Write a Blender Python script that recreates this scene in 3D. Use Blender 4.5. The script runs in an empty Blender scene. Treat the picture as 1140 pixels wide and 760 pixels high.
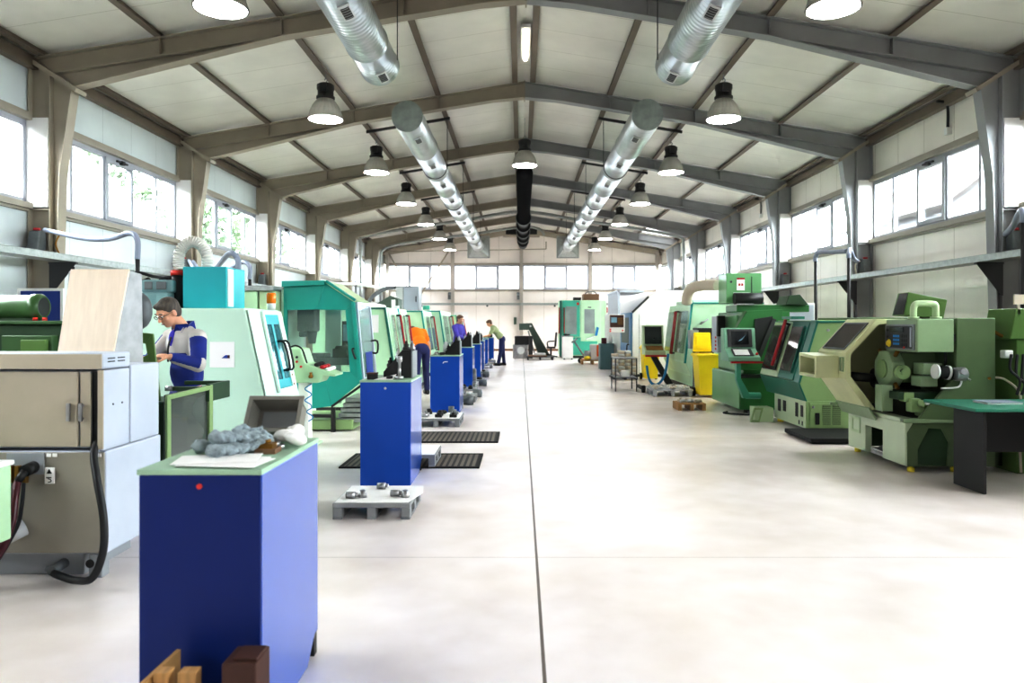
import bpy, bmesh, math, random
from mathutils import Vector, Matrix, Euler
random.seed(11)
C = bpy.context.scene.collection
PI = math.pi
FPX, VX, VY, EYE = 820.0, 580.0, 361.0, 1.5
def at(px, py, Y):
    """world point seen at a pixel when it stands Y metres down the hall"""
    return Vector(((px-VX)*Y/FPX, Y, EYE-(py-VY)*Y/FPX))
def xa(px, Y): return (px-VX)*Y/FPX
def za(py, Y): return EYE-(py-VY)*Y/FPX

# ------------------------------------------------------------------ materials
def lin(c):
    if isinstance(c, str):
        c = c.lstrip('#'); c = [int(c[i:i+2], 16)/255 for i in (0, 2, 4)]
    return tuple(v/12.92 if v <= .04045 else ((v+.055)/1.055)**2.4 for v in c)
MATS = {}
def newmat(name):
    m = bpy.data.materials.new(name); m.use_nodes = True
    nt = m.node_tree
    for n in list(nt.nodes): nt.nodes.remove(n)
    out = nt.nodes.new('ShaderNodeOutputMaterial')
    MATS[name] = m
    return m, nt, out
def paint(name, col, rough=.45, var=.06, scale=3.0, metal=0.0, bump=0.0, bscale=60, coat=0.0, coat_ior=1.5, spec=.5, stretch=(1,1,1)):
    """painted or plain surface with a little procedural wear in tone and gloss"""
    m, nt, out = newmat(name)
    b = nt.nodes.new('ShaderNodeBsdfPrincipled')
    tc = nt.nodes.new('ShaderNodeTexCoord')
    mp = nt.nodes.new('ShaderNodeMapping'); mp.inputs['Scale'].default_value = stretch
    nz = nt.nodes.new('ShaderNodeTexNoise'); nz.inputs['Scale'].default_value = scale; nz.inputs['Detail'].default_value = 5
    rp = nt.nodes.new('ShaderNodeValToRGB')
    c = lin(col)
    rp.color_ramp.elements[0].position = .3; rp.color_ramp.elements[1].position = .7
    rp.color_ramp.elements[0].color = (*[max(0, v*(1-var*2)) for v in c], 1)
    rp.color_ramp.elements[1].color = (*[min(1, v*(1+var)) for v in c], 1)
    L = nt.links.new
    L(tc.outputs['Object'], mp.inputs['Vector']); L(mp.outputs['Vector'], nz.inputs['Vector'])
    L(nz.outputs['Fac'], rp.inputs['Fac']); L(rp.outputs['Color'], b.inputs['Base Color'])
    b.inputs['Roughness'].default_value = rough; b.inputs['Metallic'].default_value = metal
    b.inputs['Specular IOR Level'].default_value = spec
    b.inputs['Coat Weight'].default_value = coat; b.inputs['Coat Roughness'].default_value = .15; b.inputs['Coat IOR'].default_value = coat_ior
    if bump:
        n2 = nt.nodes.new('ShaderNodeTexNoise'); n2.inputs['Scale'].default_value = bscale
        bp = nt.nodes.new('ShaderNodeBump'); bp.inputs['Strength'].default_value = bump; bp.inputs['Distance'].default_value = .01
        L(tc.outputs['Object'], n2.inputs['Vector']); L(n2.outputs['Fac'], bp.inputs['Height']); L(bp.outputs['Normal'], b.inputs['Normal'])
    L(b.outputs['BSDF'], out.inputs['Surface'])
    return m
def emit(name, col, strength, down=False):
    m, nt, out = newmat(name)
    e = nt.nodes.new('ShaderNodeEmission'); e.inputs['Color'].default_value = (*lin(col), 1); e.inputs['Strength'].default_value = strength
    if down:      # a reflector behind it: the lens shines downwards only
        g = nt.nodes.new('ShaderNodeNewGeometry'); sp = nt.nodes.new('ShaderNodeSeparateXYZ'); nt.links.new(g.outputs['Normal'], sp.inputs[0])
        lt = nt.nodes.new('ShaderNodeMath'); lt.operation = 'LESS_THAN'; lt.inputs[1].default_value = 0; nt.links.new(sp.outputs[2], lt.inputs[0])
        mu = nt.nodes.new('ShaderNodeMath'); mu.operation = 'MULTIPLY'; mu.inputs[1].default_value = strength; nt.links.new(lt.outputs[0], mu.inputs[0]); nt.links.new(mu.outputs[0], e.inputs['Strength'])
    nt.links.new(e.outputs[0], out.inputs['Surface']); return m
def clear(name, tint, refl=.08, haze=0.0, hazecol='#dfe6e6', rough=.05):
    """thin pane: straight-through transmission, a little mirror, a little haze"""
    m, nt, out = newmat(name)
    L = nt.links.new
    t = nt.nodes.new('ShaderNodeBsdfTransparent'); t.inputs['Color'].default_value = (*lin(tint), 1)
    g = nt.nodes.new('ShaderNodeBsdfGlossy'); g.inputs['Roughness'].default_value = rough
    lw = nt.nodes.new('ShaderNodeLayerWeight'); lw.inputs['Blend'].default_value = .15
    ad = nt.nodes.new('ShaderNodeMath'); ad.operation = 'MULTIPLY_ADD'; ad.inputs[1].default_value = .5; ad.inputs[2].default_value = refl
    ad.use_clamp = True
    L(lw.outputs['Fresnel'], ad.inputs[0])
    mx = nt.nodes.new('ShaderNodeMixShader'); L(ad.outputs[0], mx.inputs[0]); L(t.outputs[0], mx.inputs[1]); L(g.outputs[0], mx.inputs[2])
    last = mx
    if haze:
        d = nt.nodes.new('ShaderNodeBsdfDiffuse'); d.inputs['Color'].default_value = (*lin(hazecol), 1)
        nz = nt.nodes.new('ShaderNodeTexNoise'); nz.inputs['Scale'].default_value = 1.3; nz.inputs['Detail'].default_value = 2
        tc = nt.nodes.new('ShaderNodeTexCoord'); L(tc.outputs['Object'], nz.inputs['Vector'])
        mm = nt.nodes.new('ShaderNodeMath'); mm.operation = 'MULTIPLY'; mm.inputs[1].default_value = haze*2; mm.use_clamp = True
        L(nz.outputs['Fac'], mm.inputs[0])
        m2 = nt.nodes.new('ShaderNodeMixShader'); L(mm.outputs[0], m2.inputs[0]); L(mx.outputs[0], m2.inputs[1]); L(d.outputs[0], m2.inputs[2]); last = m2
    L(last.outputs[0], out.inputs['Surface']); return m
def lines(nt, coord, axis, period, offset, width):
    """1 on thin lines every period metres along one axis"""
    sp = nt.nodes.new('ShaderNodeSeparateXYZ'); nt.links.new(coord, sp.inputs[0])
    a = nt.nodes.new('ShaderNodeMath'); a.operation = 'SUBTRACT'; a.inputs[1].default_value = offset-period*100; nt.links.new(sp.outputs[axis], a.inputs[0])
    m = nt.nodes.new('ShaderNodeMath'); m.operation = 'MODULO'; m.inputs[1].default_value = period; nt.links.new(a.outputs[0], m.inputs[0])
    l = nt.nodes.new('ShaderNodeMath'); l.operation = 'LESS_THAN'; l.inputs[1].default_value = width; nt.links.new(m.outputs[0], l.inputs[0])
    return l.outputs[0]
def panel_mat(name, col, dark, axis, period, offset, width, rough=.4, rib=None, var=.03, ribstr=.15, blotch=1.2):
    m, nt, out = newmat(name); L = nt.links.new
    b = nt.nodes.new('ShaderNodeBsdfPrincipled'); b.inputs['Roughness'].default_value = rough
    tc = nt.nodes.new('ShaderNodeTexCoord'); co = tc.outputs['Object']
    nz = nt.nodes.new('ShaderNodeTexNoise'); nz.inputs['Scale'].default_value = blotch; nz.inputs['Detail'].default_value = 4; L(co, nz.inputs['Vector'])
    rp = nt.nodes.new('ShaderNodeValToRGB'); c = lin(col)
    rp.color_ramp.elements[0].position = .3; rp.color_ramp.elements[1].position = .7
    rp.color_ramp.elements[0].color = (*[v*(1-2*var) for v in c], 1); rp.color_ramp.elements[1].color = (*[min(1, v*(1+var)) for v in c], 1)
    L(nz.outputs['Fac'], rp.inputs['Fac'])
    ln = lines(nt, co, axis, period, offset, width)
    mx = nt.nodes.new('ShaderNodeMix'); mx.data_type = 'RGBA'
    L(ln, mx.inputs['Factor']); L(rp.outputs['Color'], mx.inputs['A']); mx.inputs['B'].default_value = (*lin(dark), 1)
    L(mx.outputs['Result'], b.inputs['Base Color'])
    if rib:
        w = nt.nodes.new('ShaderNodeTexWave'); w.wave_type = 'BANDS'; w.bands_direction = 'XYZ'[axis]; w.inputs['Scale'].default_value = rib
        L(co, w.inputs['Vector'])
        bp = nt.nodes.new('ShaderNodeBump'); bp.inputs['Strength'].default_value = ribstr; bp.inputs['Distance'].default_value = .01
        L(w.outputs['Fac'], bp.inputs['Height']); L(bp.outputs['Normal'], b.inputs['Normal'])
    L(b.outputs['BSDF'], out.inputs['Surface']); return m
def floor_mat():
    m, nt, out = newmat('polished_concrete'); L = nt.links.new
    b = nt.nodes.new('ShaderNodeBsdfPrincipled')
    tc = nt.nodes.new('ShaderNodeTexCoord'); co = tc.outputs['Object']
    n1 = nt.nodes.new('ShaderNodeTexNoise'); n1.inputs['Scale'].default_value = .5; n1.inputs['Detail'].default_value = 4; n1.inputs['Roughness'].default_value = .62; L(co, n1.inputs['Vector'])
    n2 = nt.nodes.new('ShaderNodeTexNoise'); n2.inputs['Scale'].default_value = 2.2; n2.inputs['Detail'].default_value = 6; L(co, n2.inputs['Vector'])
    r1 = nt.nodes.new('ShaderNodeValToRGB')
    r1.color_ramp.elements[0].position = .30; r1.color_ramp.elements[0].color = (*lin('#e0d5cd'), 1)
    r1.color_ramp.elements[1].position = .58; r1.color_ramp.elements[1].color = (*lin('#f2eae9'), 1)
    L(n1.outputs['Fac'], r1.inputs['Fac'])
    r2 = nt.nodes.new('ShaderNodeValToRGB')
    r2.color_ramp.elements[0].position = .2; r2.color_ramp.elements[0].color = (.78, .76, .74, 1)
    r2.color_ramp.elements[1].position = .75; r2.color_ramp.elements[1].color = (1, 1, 1, 1)
    L(n2.outputs['Fac'], r2.inputs['Fac'])
    mu = nt.nodes.new('ShaderNodeMix'); mu.data_type = 'RGBA'; mu.blend_type = 'MULTIPLY'; mu.inputs['Factor'].default_value = .8
    L(r1.outputs['Color'], mu.inputs['A']); L(r2.outputs['Color'], mu.inputs['B'])
    la = lines(nt, co, 0, 7.0, .092, .016); lb = lines(nt, co, 1, 5.0, 4.74, .012)
    hb = nt.nodes.new('ShaderNodeMath'); hb.operation = 'MULTIPLY'; hb.inputs[1].default_value = .35; L(lb, hb.inputs[0])
    mxx = nt.nodes.new('ShaderNodeMath'); mxx.operation = 'MAXIMUM'; L(la, mxx.inputs[0]); L(hb.outputs[0], mxx.inputs[1])
    mx = nt.nodes.new('ShaderNodeMix'); mx.data_type = 'RGBA'; L(mxx.outputs[0], mx.inputs['Factor']); L(mu.outputs['Result'], mx.inputs['A']); mx.inputs['B'].default_value = (*lin('#6d625a'), 1)
    L(mx.outputs['Result'], b.inputs['Base Color'])
    rr = nt.nodes.new('ShaderNodeMapRange'); rr.inputs['To Min'].default_value = .29; rr.inputs['To Max'].default_value = .40; L(n2.outputs['Fac'], rr.inputs['Value'])
    L(rr.outputs['Result'], b.inputs['Roughness'])
    b.inputs['Specular IOR Level'].default_value = .6
    L(b.outputs['BSDF'], out.inputs['Surface']); return m
def duct_mat(name, col, rough, rib=3.0, strength=.5):
    m, nt, out = newmat(name); L = nt.links.new
    b = nt.nodes.new('ShaderNodeBsdfPrincipled'); b.inputs['Metallic'].default_value = .85; b.inputs['Roughness'].default_value = rough
    tc = nt.nodes.new('ShaderNodeTexCoord'); co = tc.outputs['Object']
    nz = nt.nodes.new('ShaderNodeTexNoise'); nz.inputs['Scale'].default_value = 3; nz.inputs['Detail'].default_value = 5; L(co, nz.inputs['Vector'])
    rp = nt.nodes.new('ShaderNodeValToRGB'); c = lin(col)
    rp.color_ramp.elements[0].color = (*[v*.75 for v in c], 1); rp.color_ramp.elements[1].color = (*[min(1, v*1.15) for v in c], 1)
    L(nz.outputs['Fac'], rp.inputs['Fac']); L(rp.outputs['Color'], b.inputs['Base Color'])
    if rib:
        w = nt.nodes.new('ShaderNodeTexWave'); w.wave_type = 'BANDS'; w.bands_direction = 'Y'; w.wave_profile = 'SIN'
        w.inputs['Scale'].default_value = rib; L(co, w.inputs['Vector'])
        bp = nt.nodes.new('ShaderNodeBump'); bp.inputs['Strength'].default_value = strength; bp.inputs['Distance'].default_value = .02
        L(w.outputs['Fac'], bp.inputs['Height']); L(bp.outputs['Normal'], b.inputs['Normal'])
    L(b.outputs['BSDF'], out.inputs['Surface']); return m
def tile_mat():
    m, nt, out = newmat('clay_roof_tiles'); L = nt.links.new
    b = nt.nodes.new('ShaderNodeBsdfPrincipled'); b.inputs['Roughness'].default_value = .8
    tc = nt.nodes.new('ShaderNodeTexCoord'); co = tc.outputs['Object']
    br = nt.nodes.new('ShaderNodeTexBrick'); br.inputs['Scale'].default_value = 1.0
    br.inputs['Brick Width'].default_value = .34; br.inputs['Row Height'].default_value = .36; br.inputs['Mortar Size'].default_value = .022; br.inputs['Mortar Smooth'].default_value = .6
    br.inputs['Color1'].default_value = (.026, .023, .0215, 1); br.inputs['Color2'].default_value = (.023, .020, .0185, 1); br.inputs['Mortar'].default_value = (.013, .009, .008, 1)
    sp = nt.nodes.new('ShaderNodeSeparateXYZ'); L(co, sp.inputs[0])
    cb = nt.nodes.new('ShaderNodeCombineXYZ'); L(sp.outputs[1], cb.inputs[0]); L(sp.outputs[2], cb.inputs[1])
    L(cb.outputs[0], br.inputs['Vector']); L(br.outputs['Color'], b.inputs['Base Color'])
    L(b.outputs['BSDF'], out.inputs['Surface']); return m

# ------------------------------------------------------------------ mesh builder
class MB:
    def __init__(s): s.bm = bmesh.new(); s.mi = 0; s.sm = False
    def mat(s, i): s.mi = i; return s
    def face(s, vs):
        try: f = s.bm.faces.new(vs)
        except ValueError: return None
        f.material_index = s.mi; f.smooth = s.sm; return f
    def hexa(s, b, t):
        B = [s.bm.verts.new(p) for p in b]; T = [s.bm.verts.new(p) for p in t]
        s.face(B[::-1]); s.face(T)
        n = len(B)
        for i in range(n): s.face([B[i], B[(i+1) % n], T[(i+1) % n], T[i]])
        return s
    def box(s, x0, x1, y0, y1, z0, z1):
        return s.hexa([(x0,y0,z0),(x1,y0,z0),(x1,y1,z0),(x0,y1,z0)], [(x0,y0,z1),(x1,y0,z1),(x1,y1,z1),(x0,y1,z1)])
    def cbox(s, c, d): return s.box(c[0]-d[0]/2, c[0]+d[0]/2, c[1]-d[1]/2, c[1]+d[1]/2, c[2]-d[2]/2, c[2]+d[2]/2)
    def prism(s, pts, ax, a, b):
        f = {'x': lambda p, t: (t, p[0], p[1]), 'y': lambda p, t: (p[0], t, p[1]), 'z': lambda p, t: (p[0], p[1], t)}[ax]
        return s.hexa([f(p, a) for p in pts], [f(p, b) for p in pts])
    def ring(s, outer, inner, ax, a, b):
        """frame: polygon with a same-count polygon hole, extruded"""
        f = {'x': lambda p, t: (t, p[0], p[1]), 'y': lambda p, t: (p[0], t, p[1]), 'z': lambda p, t: (p[0], p[1], t)}[ax]
        n = len(outer)
        for i in range(n):
            j = (i+1) % n
            s.hexa([f(outer[i], a), f(outer[j], a), f(inner[j], a), f(inner[i], a)], [f(outer[i], b), f(outer[j], b), f(inner[j], b), f(inner[i], b)])
        return s
    def slab(s, pts, th):
        """flat plate through pts, thickness th along its normal"""
        P = [Vector(p) for p in pts]; n = (P[1]-P[0]).cross(P[2]-P[0]).normalized()*th
        return s.hexa([tuple(p) for p in P], [tuple(p+n) for p in P])
    def frame4(s, pts, w, th):
        """border strip of width w along the inside of a quad, thickness th"""
        P = [Vector(p) for p in pts]; c = sum(P, Vector())/4
        I = []
        for i in range(4):
            a = (P[(i+1) % 4]-P[i]).normalized(); b = (P[i-1]-P[i]).normalized()
            I.append(P[i]+(a+b)*w)
        for i in range(4):
            j = (i+1) % 4; s.slab([P[i], P[j], I[j], I[i]], th)
        return s
    def cyl(s, p0, p1, r0, r1=None, n=16):
        r1 = r0 if r1 is None else r1
        p0 = Vector(p0); p1 = Vector(p1); d = (p1-p0).normalized()
        u = d.orthogonal().normalized(); v = d.cross(u)
        A = [s.bm.verts.new(p0+(u*math.cos(2*PI*i/n)+v*math.sin(2*PI*i/n))*r0) for i in range(n)]
        B = [s.bm.verts.new(p1+(u*math.cos(2*PI*i/n)+v*math.sin(2*PI*i/n))*r1) for i in range(n)]
        s.face(A[::-1]); s.face(B)
        sm = s.sm; s.sm = True
        for i in range(n): s.face([A[i], A[(i+1) % n], B[(i+1) % n], B[i]])
        s.sm = sm; return s
    def tube(s, pts, r, n=8, smooth=6):
        P = [Vector(p) for p in pts]
        if smooth > 1 and len(P) > 2:
            Q = []
            for i in range(len(P)-1):
                a = P[max(i-1, 0)]; b = P[i]; c = P[i+1]; d = P[min(i+2, len(P)-1)]
                for k in range(smooth):
                    t = k/smooth
                    Q.append(.5*((2*b)+(c-a)*t+(2*a-5*b+4*c-d)*t*t+(3*b-a-3*c+d)*t**3))
            Q.append(P[-1]); P = Q
        rings = []; u = None
        for i, p in enumerate(P):
            d = (P[min(i+1, len(P)-1)]-P[max(i-1, 0)]).normalized()
            u = d.orthogonal().normalized() if u is None else (u-d*u.dot(d)).normalized()
            v = d.cross(u)
            rr = r(i/(len(P)-1)) if callable(r) else r
            rings.append([s.bm.verts.new(p+(u*math.cos(2*PI*k/n)+v*math.sin(2*PI*k/n))*rr) for k in range(n)])
        s.face(rings[0][::-1]); s.face(rings[-1])
        sm = s.sm; s.sm = True
        for a, b in zip(rings, rings[1:]):
            for k in range(n): s.face([a[k], a[(k+1) % n], b[(k+1) % n], b[k]])
        s.sm = sm; return s
    def lathe(s, prof, c=(0,0,0), n=24, ax='z', cap=True):
        c = Vector(c)
        def pt(r, h, t):
            a, b = r*math.cos(t), r*math.sin(t)
            return c+Vector({'z': (a, b, h), 'y': (a, h, b), 'x': (h, a, b)}[ax])
        rings = [[s.bm.verts.new(pt(r, h, 2*PI*k/n)) for k in range(n)] for r, h in prof]
        sm = s.sm; s.sm = True
        for a, b in zip(rings, rings[1:]):
            for k in range(n): s.face([a[k], a[(k+1) % n], b[(k+1) % n], b[k]])
        s.sm = sm
        if cap: s.face(rings[0][::-1]); s.face(rings[-1])
        return s
    def ell(s, c, r, nu=14, nv=9, M=None):
        c = Vector(c)
        def P(a, b):
            v = Vector((r[0]*math.cos(a)*math.cos(b), r[1]*math.sin(a)*math.cos(b), r[2]*math.sin(b)))
            return c+(M @ v if M else v)
        sm = s.sm; s.sm = True
        top = s.bm.verts.new(P(0, PI/2)); bot = s.bm.verts.new(P(0, -PI/2))
        R = [[s.bm.verts.new(P(2*PI*i/nu, -PI/2+PI*j/nv)) for i in range(nu)] for j in range(1, nv)]
        for i in range(nu):
            s.face([bot, R[0][(i+1) % nu], R[0][i]]); s.face([top, R[-1][i], R[-1][(i+1) % nu]])
            for a, b in zip(R, R[1:]): s.face([a[i], a[(i+1) % nu], b[(i+1) % nu], b[i]])
        s.sm = sm; return s
    def cap2(s, p0, p1, r0, r1, n=12):
        """tapered limb with round ends"""
        s.cyl(p0, p1, r0, r1, n); s.ell(p0, (r0,)*3, n, 7); s.ell(p1, (r1,)*3, n, 7); return s
    def xf(s, M): bmesh.ops.transform(s.bm, matrix=M, verts=s.bm.verts); return s
    def done(s, name, mats):
        bmesh.ops.recalc_face_normals(s.bm, faces=s.bm.faces)
        me = bpy.data.meshes.new(name); s.bm.to_mesh(me); s.bm.free()
        for m in (mats if isinstance(mats, (list, tuple)) else [mats]): me.materials.append(MATS[m] if isinstance(m, str) else m)
        return me
ORI = {}
def tag(o, label=None, cat=None, group=None, kind=None):
    if label: o['label'] = label
    if cat: o['category'] = cat
    if group: o['group'] = group
    if kind: o['kind'] = kind
    return o
def thing(name, label, cat, loc=(0,0,0), group=None, kind=None):
    """an Empty at the base of a thing; its parts are modelled in hall coordinates"""
    o = bpy.data.objects.new(name, None); C.objects.link(o); o.location = loc; o.empty_display_size = .1
    ORI[o.name] = Vector(loc); return tag(o, label, cat, group, kind)
def part(name, mb, mats, parent, bev=0, label=None, kind=None, seg=2):
    org = ORI[parent.name]
    mb.xf(Matrix.Translation(-org))
    o = bpy.data.objects.new(name, mb.done(name, mats)); C.objects.link(o); o.parent = parent; ORI[o.name] = org
    if bev: bevel(o, bev, seg)
    return tag(o, label, None, None, kind)
def bevel(o, w, seg=2):
    b = o.modifiers.new('edge', 'BEVEL'); b.width = w; b.segments = seg; b.limit_method = 'ANGLE'; b.angle_limit = math.radians(40)
    return o
def single(name, mb, mats, label=None, cat=None, loc=(0,0,0), group=None, kind=None, bev=0):
    mb.xf(Matrix.Translation(-Vector(loc)))
    o = bpy.data.objects.new(name, mb.done(name, mats)); C.objects.link(o); o.location = loc
    ORI[o.name] = Vector(loc)
    if bev: bevel(o, bev)
    return tag(o, label, cat, group, kind)
def copy_tree(o, parent=None):
    c = o.copy(); C.objects.link(c)
    if parent: c.parent = parent
    ORI[c.name] = ORI[o.name]
    for ch in KIDS.get(o.name) or [k for k in o.children]: copy_tree(ch, c)
    return c
KIDS = {}
def dup(o, dloc, label=None, rotz=None):
    """a copy of a thing with copies of its parts, moved by dloc"""
    c = copy_tree(o); c.location = o.location+Vector(dloc); ORI[c.name] = Vector(c.location)
    if label: c['label'] = label
    if rotz is not None: c.rotation_euler.z = rotz
    return c
def lettering(txt, size, loc, rot, mat, parent=None, name='lettering'):
    cu = bpy.data.curves.new(name, 'FONT'); cu.body = txt; cu.size = size; cu.align_x = 'CENTER'; cu.align_y = 'CENTER'; cu.extrude = .0006
    o = bpy.data.objects.new(name, cu); C.objects.link(o); o.rotation_euler = rot
    o.location = Vector(loc)-(ORI[parent.name] if parent else Vector()); cu.materials.append(MATS[mat])
    if parent: o.parent = parent
    return o
ORD = ['nearest', 'second', 'third', 'fourth', 'fifth', 'sixth', 'seventh', 'eighth', 'ninth', 'tenth', 'eleventh']
WORLD=24.0; VIEWT='Standard'; LOOK='None'; EXPO=0.86; GAMM=1.0; CURVE=((.06,.038),(.22,.20),(.55,.66))
# ------------------------------------------------------------------ materials in use
floor_mat(); tile_mat()
panel_mat('wall_panel_left', '#d6dcde', '#b3babc', 1, 1.0, .68, .010, .35, rib=9, ribstr=.10)  # same panel as the right wall; cooler light put into its colour
panel_mat('wall_panel_right', '#ece7e0', '#b0a99d', 1, 1.0, .48, .012, .35, rib=9, ribstr=.05)  # same panel as the left wall; warmer light put into its colour
panel_mat('wall_panel_end', '#f6efea', '#b9b0a6', 0, 1.28, .02, .012, .35)  # whiter panels: brightness and bloom of the far end put into the colour
panel_mat('ceiling_panel', '#ece9e2', '#c4c0b5', 1, 1.0, .7, .012, .3, var=.05, blotch=.9)
paint('steel_taupe', '#aaa192', .5, .05, 2); paint('steel_cool_light', '#9fa0a1', .5, .05, 2); paint('purlin_brown', '#7d7165', .5, .06, 2)
paint('end_frame', '#c4c6cf', .4, .03); paint('hazy_pane', '#9aa5a2', .15, .12, 2); paint('frame_grey', '#a9abb2', .4, .03); paint('end_steel', '#b9b2aa', .5, .05, 2); paint('aluminium_white', '#d2d4d4', .35, .02); paint('head_rail', '#a39c90', .4, .03); paint('boxing_white', '#e2e0de', .4, .02)
paint('galvanised', '#a9adab', .42, .10, 14, metal=.55); paint('galv_shadow', '#77797a', .5, .08, 10, metal=.4)
duct_mat('spiral_duct_metal', '#c6ccce', .30, 3.4, .45); duct_mat('far_duct_metal', '#ced2d4', .34, 1.6, .25); paint('duct_cap', '#9ea7a3', .45, .12, 6, metal=.3)
paint('black_plastic', '#1b1b1c', .45, .1); paint('black_steel', '#232324', .5, .1); paint('rubber', '#141414', .75, .1, 30); paint('charcoal', '#3a3a3b', .55, .08)
duct_mat('black_duct', '#1c1c1e', .5, 1.2, .2)
paint('lamp_housing', '#2a2a2b', .45, .08); emit('lamp_glow', '#fdfbfa', 24.0, True); emit('tube_glow', '#fff6e0', 3.0)
clear('acrylic_bell', '#dddcd8', .12, .60, '#e4e2dc', .15)
clear('window_glass', '#f7fafa', .04); clear('end_glass', '#b0b2b4', .04)
clear('guard_glass', '#eef5f3', .06, .03); clear('pale_guard_glass', '#e9f2f2', .10, .22, '#dfeaf0'); clear('teal_guard', '#9cd6da', .10, .25, '#7fc4cb'); clear('dark_glass', '#8f8a86', .12, .12, '#a9a19c')
paint('white_paint', '#e6e6e4', .4, .03); paint('paper', '#f2f0ee', .7, .02); paint('navy_blue', '#0a54b2', .30, .04, 2, coat=1.0, coat_ior=1.9); paint('navy_front', '#0a50ae', .36, .04, 2, spec=.35); paint('navy_shaded', '#032670', .40, .04, 2, spec=.3)
paint('beige_enamel', '#b3aa98', .42, .05, 2.5); paint('beige_lower', '#9d988c', .45, .06, 2.5); paint('grey_enamel', '#bec4ce', .38, .04, 2); paint('grey_mid', '#9b9fa2', .42, .05); paint('grey_hood', '#b3b5b6', .55, .08, 10)
paint('birch_ply', '#e9d8c6', .55, .035, 5, stretch=(6,1,1)); paint('pine', '#b08a58', .6, .15, 6, stretch=(8,1,1)); paint('dark_wood', '#4a2a1f', .6, .15, 6); paint('cardboard', '#8a6a52', .7, .08)
paint('mint', '#cfe6d6', .38, .03, 1.5); paint('mint_light', '#dcefe4', .35, .03, 1.5); paint('pale_green', '#b9d6b4', .4, .04, 2); paint('teal', '#149a8e', .35, .05, 2, coat=.3); paint('teal_bright', '#19b0b8', .38, .05, 2)
paint('teal_deep', '#1d6f60', .38, .05, 2, coat=.3); paint('lathe_green', '#5f7450', .4, .07, 3); paint('lathe_green_light', '#93a986', .36, .06, 3); paint('lathe_cream', '#cfd3a8', .38, .05, 3)
paint('sage', '#90aa78', .4, .05, 2); paint('sage_light', '#b8cba6', .38, .05, 2); paint('apron_highlight', '#c9d8bb', .32, .04, 2, coat=.6); paint('vivid_green', '#357a3f', .35, .08, 2, coat=.3); paint('vivid_green_light', '#6fa873', .35, .06, 2, coat=.2)
paint('dark_green', '#2b4a2c', .45, .08, 2); paint('moss_green', '#3d6133', .4, .08, 3, coat=.2); paint('olive_green', '#5c7d3f', .42, .05)
paint('far_teal', '#4fb79f', .4, .04); paint('far_mint', '#c4e2c4', .4, .04); paint('slate_green', '#5b6b60', .5, .08); paint('cabinet_teal', '#5d7f83', .45, .05); paint('door_blue', '#5f8fb5', .4, .05)
paint('yellow_plastic', '#ffe22c', .38, .05, 3); paint('red_paint', '#b3222c', .35, .05); paint('red_plastic', '#d4382c', .4, .05); paint('amber', '#f08a12', .25, .08)
paint('machined_steel', '#b2b2b4', .28, .12, 12, metal=.9); paint('dark_iron', '#2e2d2c', .5, .2, 12, metal=.4); paint('cast_grey', '#6f7476', .5, .1, 8, metal=.2); paint('slate_block', '#7b9a9c', .45, .06)
paint('brass', '#8f6a2c', .4, .1, 8, metal=.7); paint('hose_black', '#16171a', .5, .1); paint('hose_grey', '#8d93a3', .45, .05); paint('hose_red', '#4d1420', .4, .1); paint('hose_blue', '#1d7fb0', .4, .05); paint('flex_white', '#dad8d2', .45, .06); paint('tan_pipe', '#cfc5b4', .5, .05)
paint('screen_dark', '#1a1f22', .2, .1); paint('screen_glare', '#8fb4c6', .2, .1); paint('key_white', '#e8e8e6', .45, .03); paint('button_blue', '#2f8fd0', .4, .03); paint('button_yellow', '#fbe64a', .4, .03); paint('console_sage', '#84b096', .38, .05, 2); paint('arm_teal', '#4a9a80', .38, .05, 2); paint('pallet_light', '#b9bbc0', .55, .05, 6)
paint('bench_green', '#2f7f68', .4, .05); paint('mat_green', '#a7c4ac', .55, .08, 4); paint('pallet_grey', '#8e9092', .6, .08, 6); paint('board_blue', '#1b3f93', .5, .04)
paint('skin', '#d9a98c', .5, .05, 6); paint('hair_brown', '#6a5040', .6, .2, 60, stretch=(1,1,.3)); paint('hair_greying', '#5b524a', .6, .25, 50, stretch=(1,1,.3)); paint('jacket_blue', '#152f86', .75, .10, 6, bump=.3, bscale=14); paint('jacket_grey', '#c4bfba', .75, .06, 6, bump=.3, bscale=14)
paint('shirt_violet', '#4a3fc0', .75, .08, 6); paint('coverall_violet', '#5a4fb0', .75, .1, 6); paint('tee_orange', '#f58a12', .75, .05, 4); paint('tee_sage', '#a9b48c', .75, .06, 5); paint('trousers_navy', '#242b60', .75, .12, 5); paint('shoe_black', '#18181a', .5, .1); paint('glove_cloth', '#9fabb0', .85, .14, 14, bump=.5, bscale=30)
paint('house_white', '#6c6e73', .8, .04); paint('leaf_green', '#33472a', .7, .3, 3); paint('bark', '#2a231c', .8, .1); paint('ground', '#55534e', .9, .1, 1); paint('grille_dark', '#3a3c3e', .6, .1); paint('steel_pole', '#8c8e90', .35, .1, 8, metal=.6); paint('orange_paint', '#e86a1c', .4, .05)
panel_mat('grating', '#756c62', '#1a1816', 0, .062, 0, .028, .6, var=.15); panel_mat('vent_grey', '#7e9468', '#46583a', 2, .022, 0, .009, .5)
panel_mat('perforated', '#b5b9b6', '#6f7471', 1, .05, 0, .02, .4); panel_mat('corrugated_black', '#111112', '#2c2c2f', 1, .09, 0, .02, .7)

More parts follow.
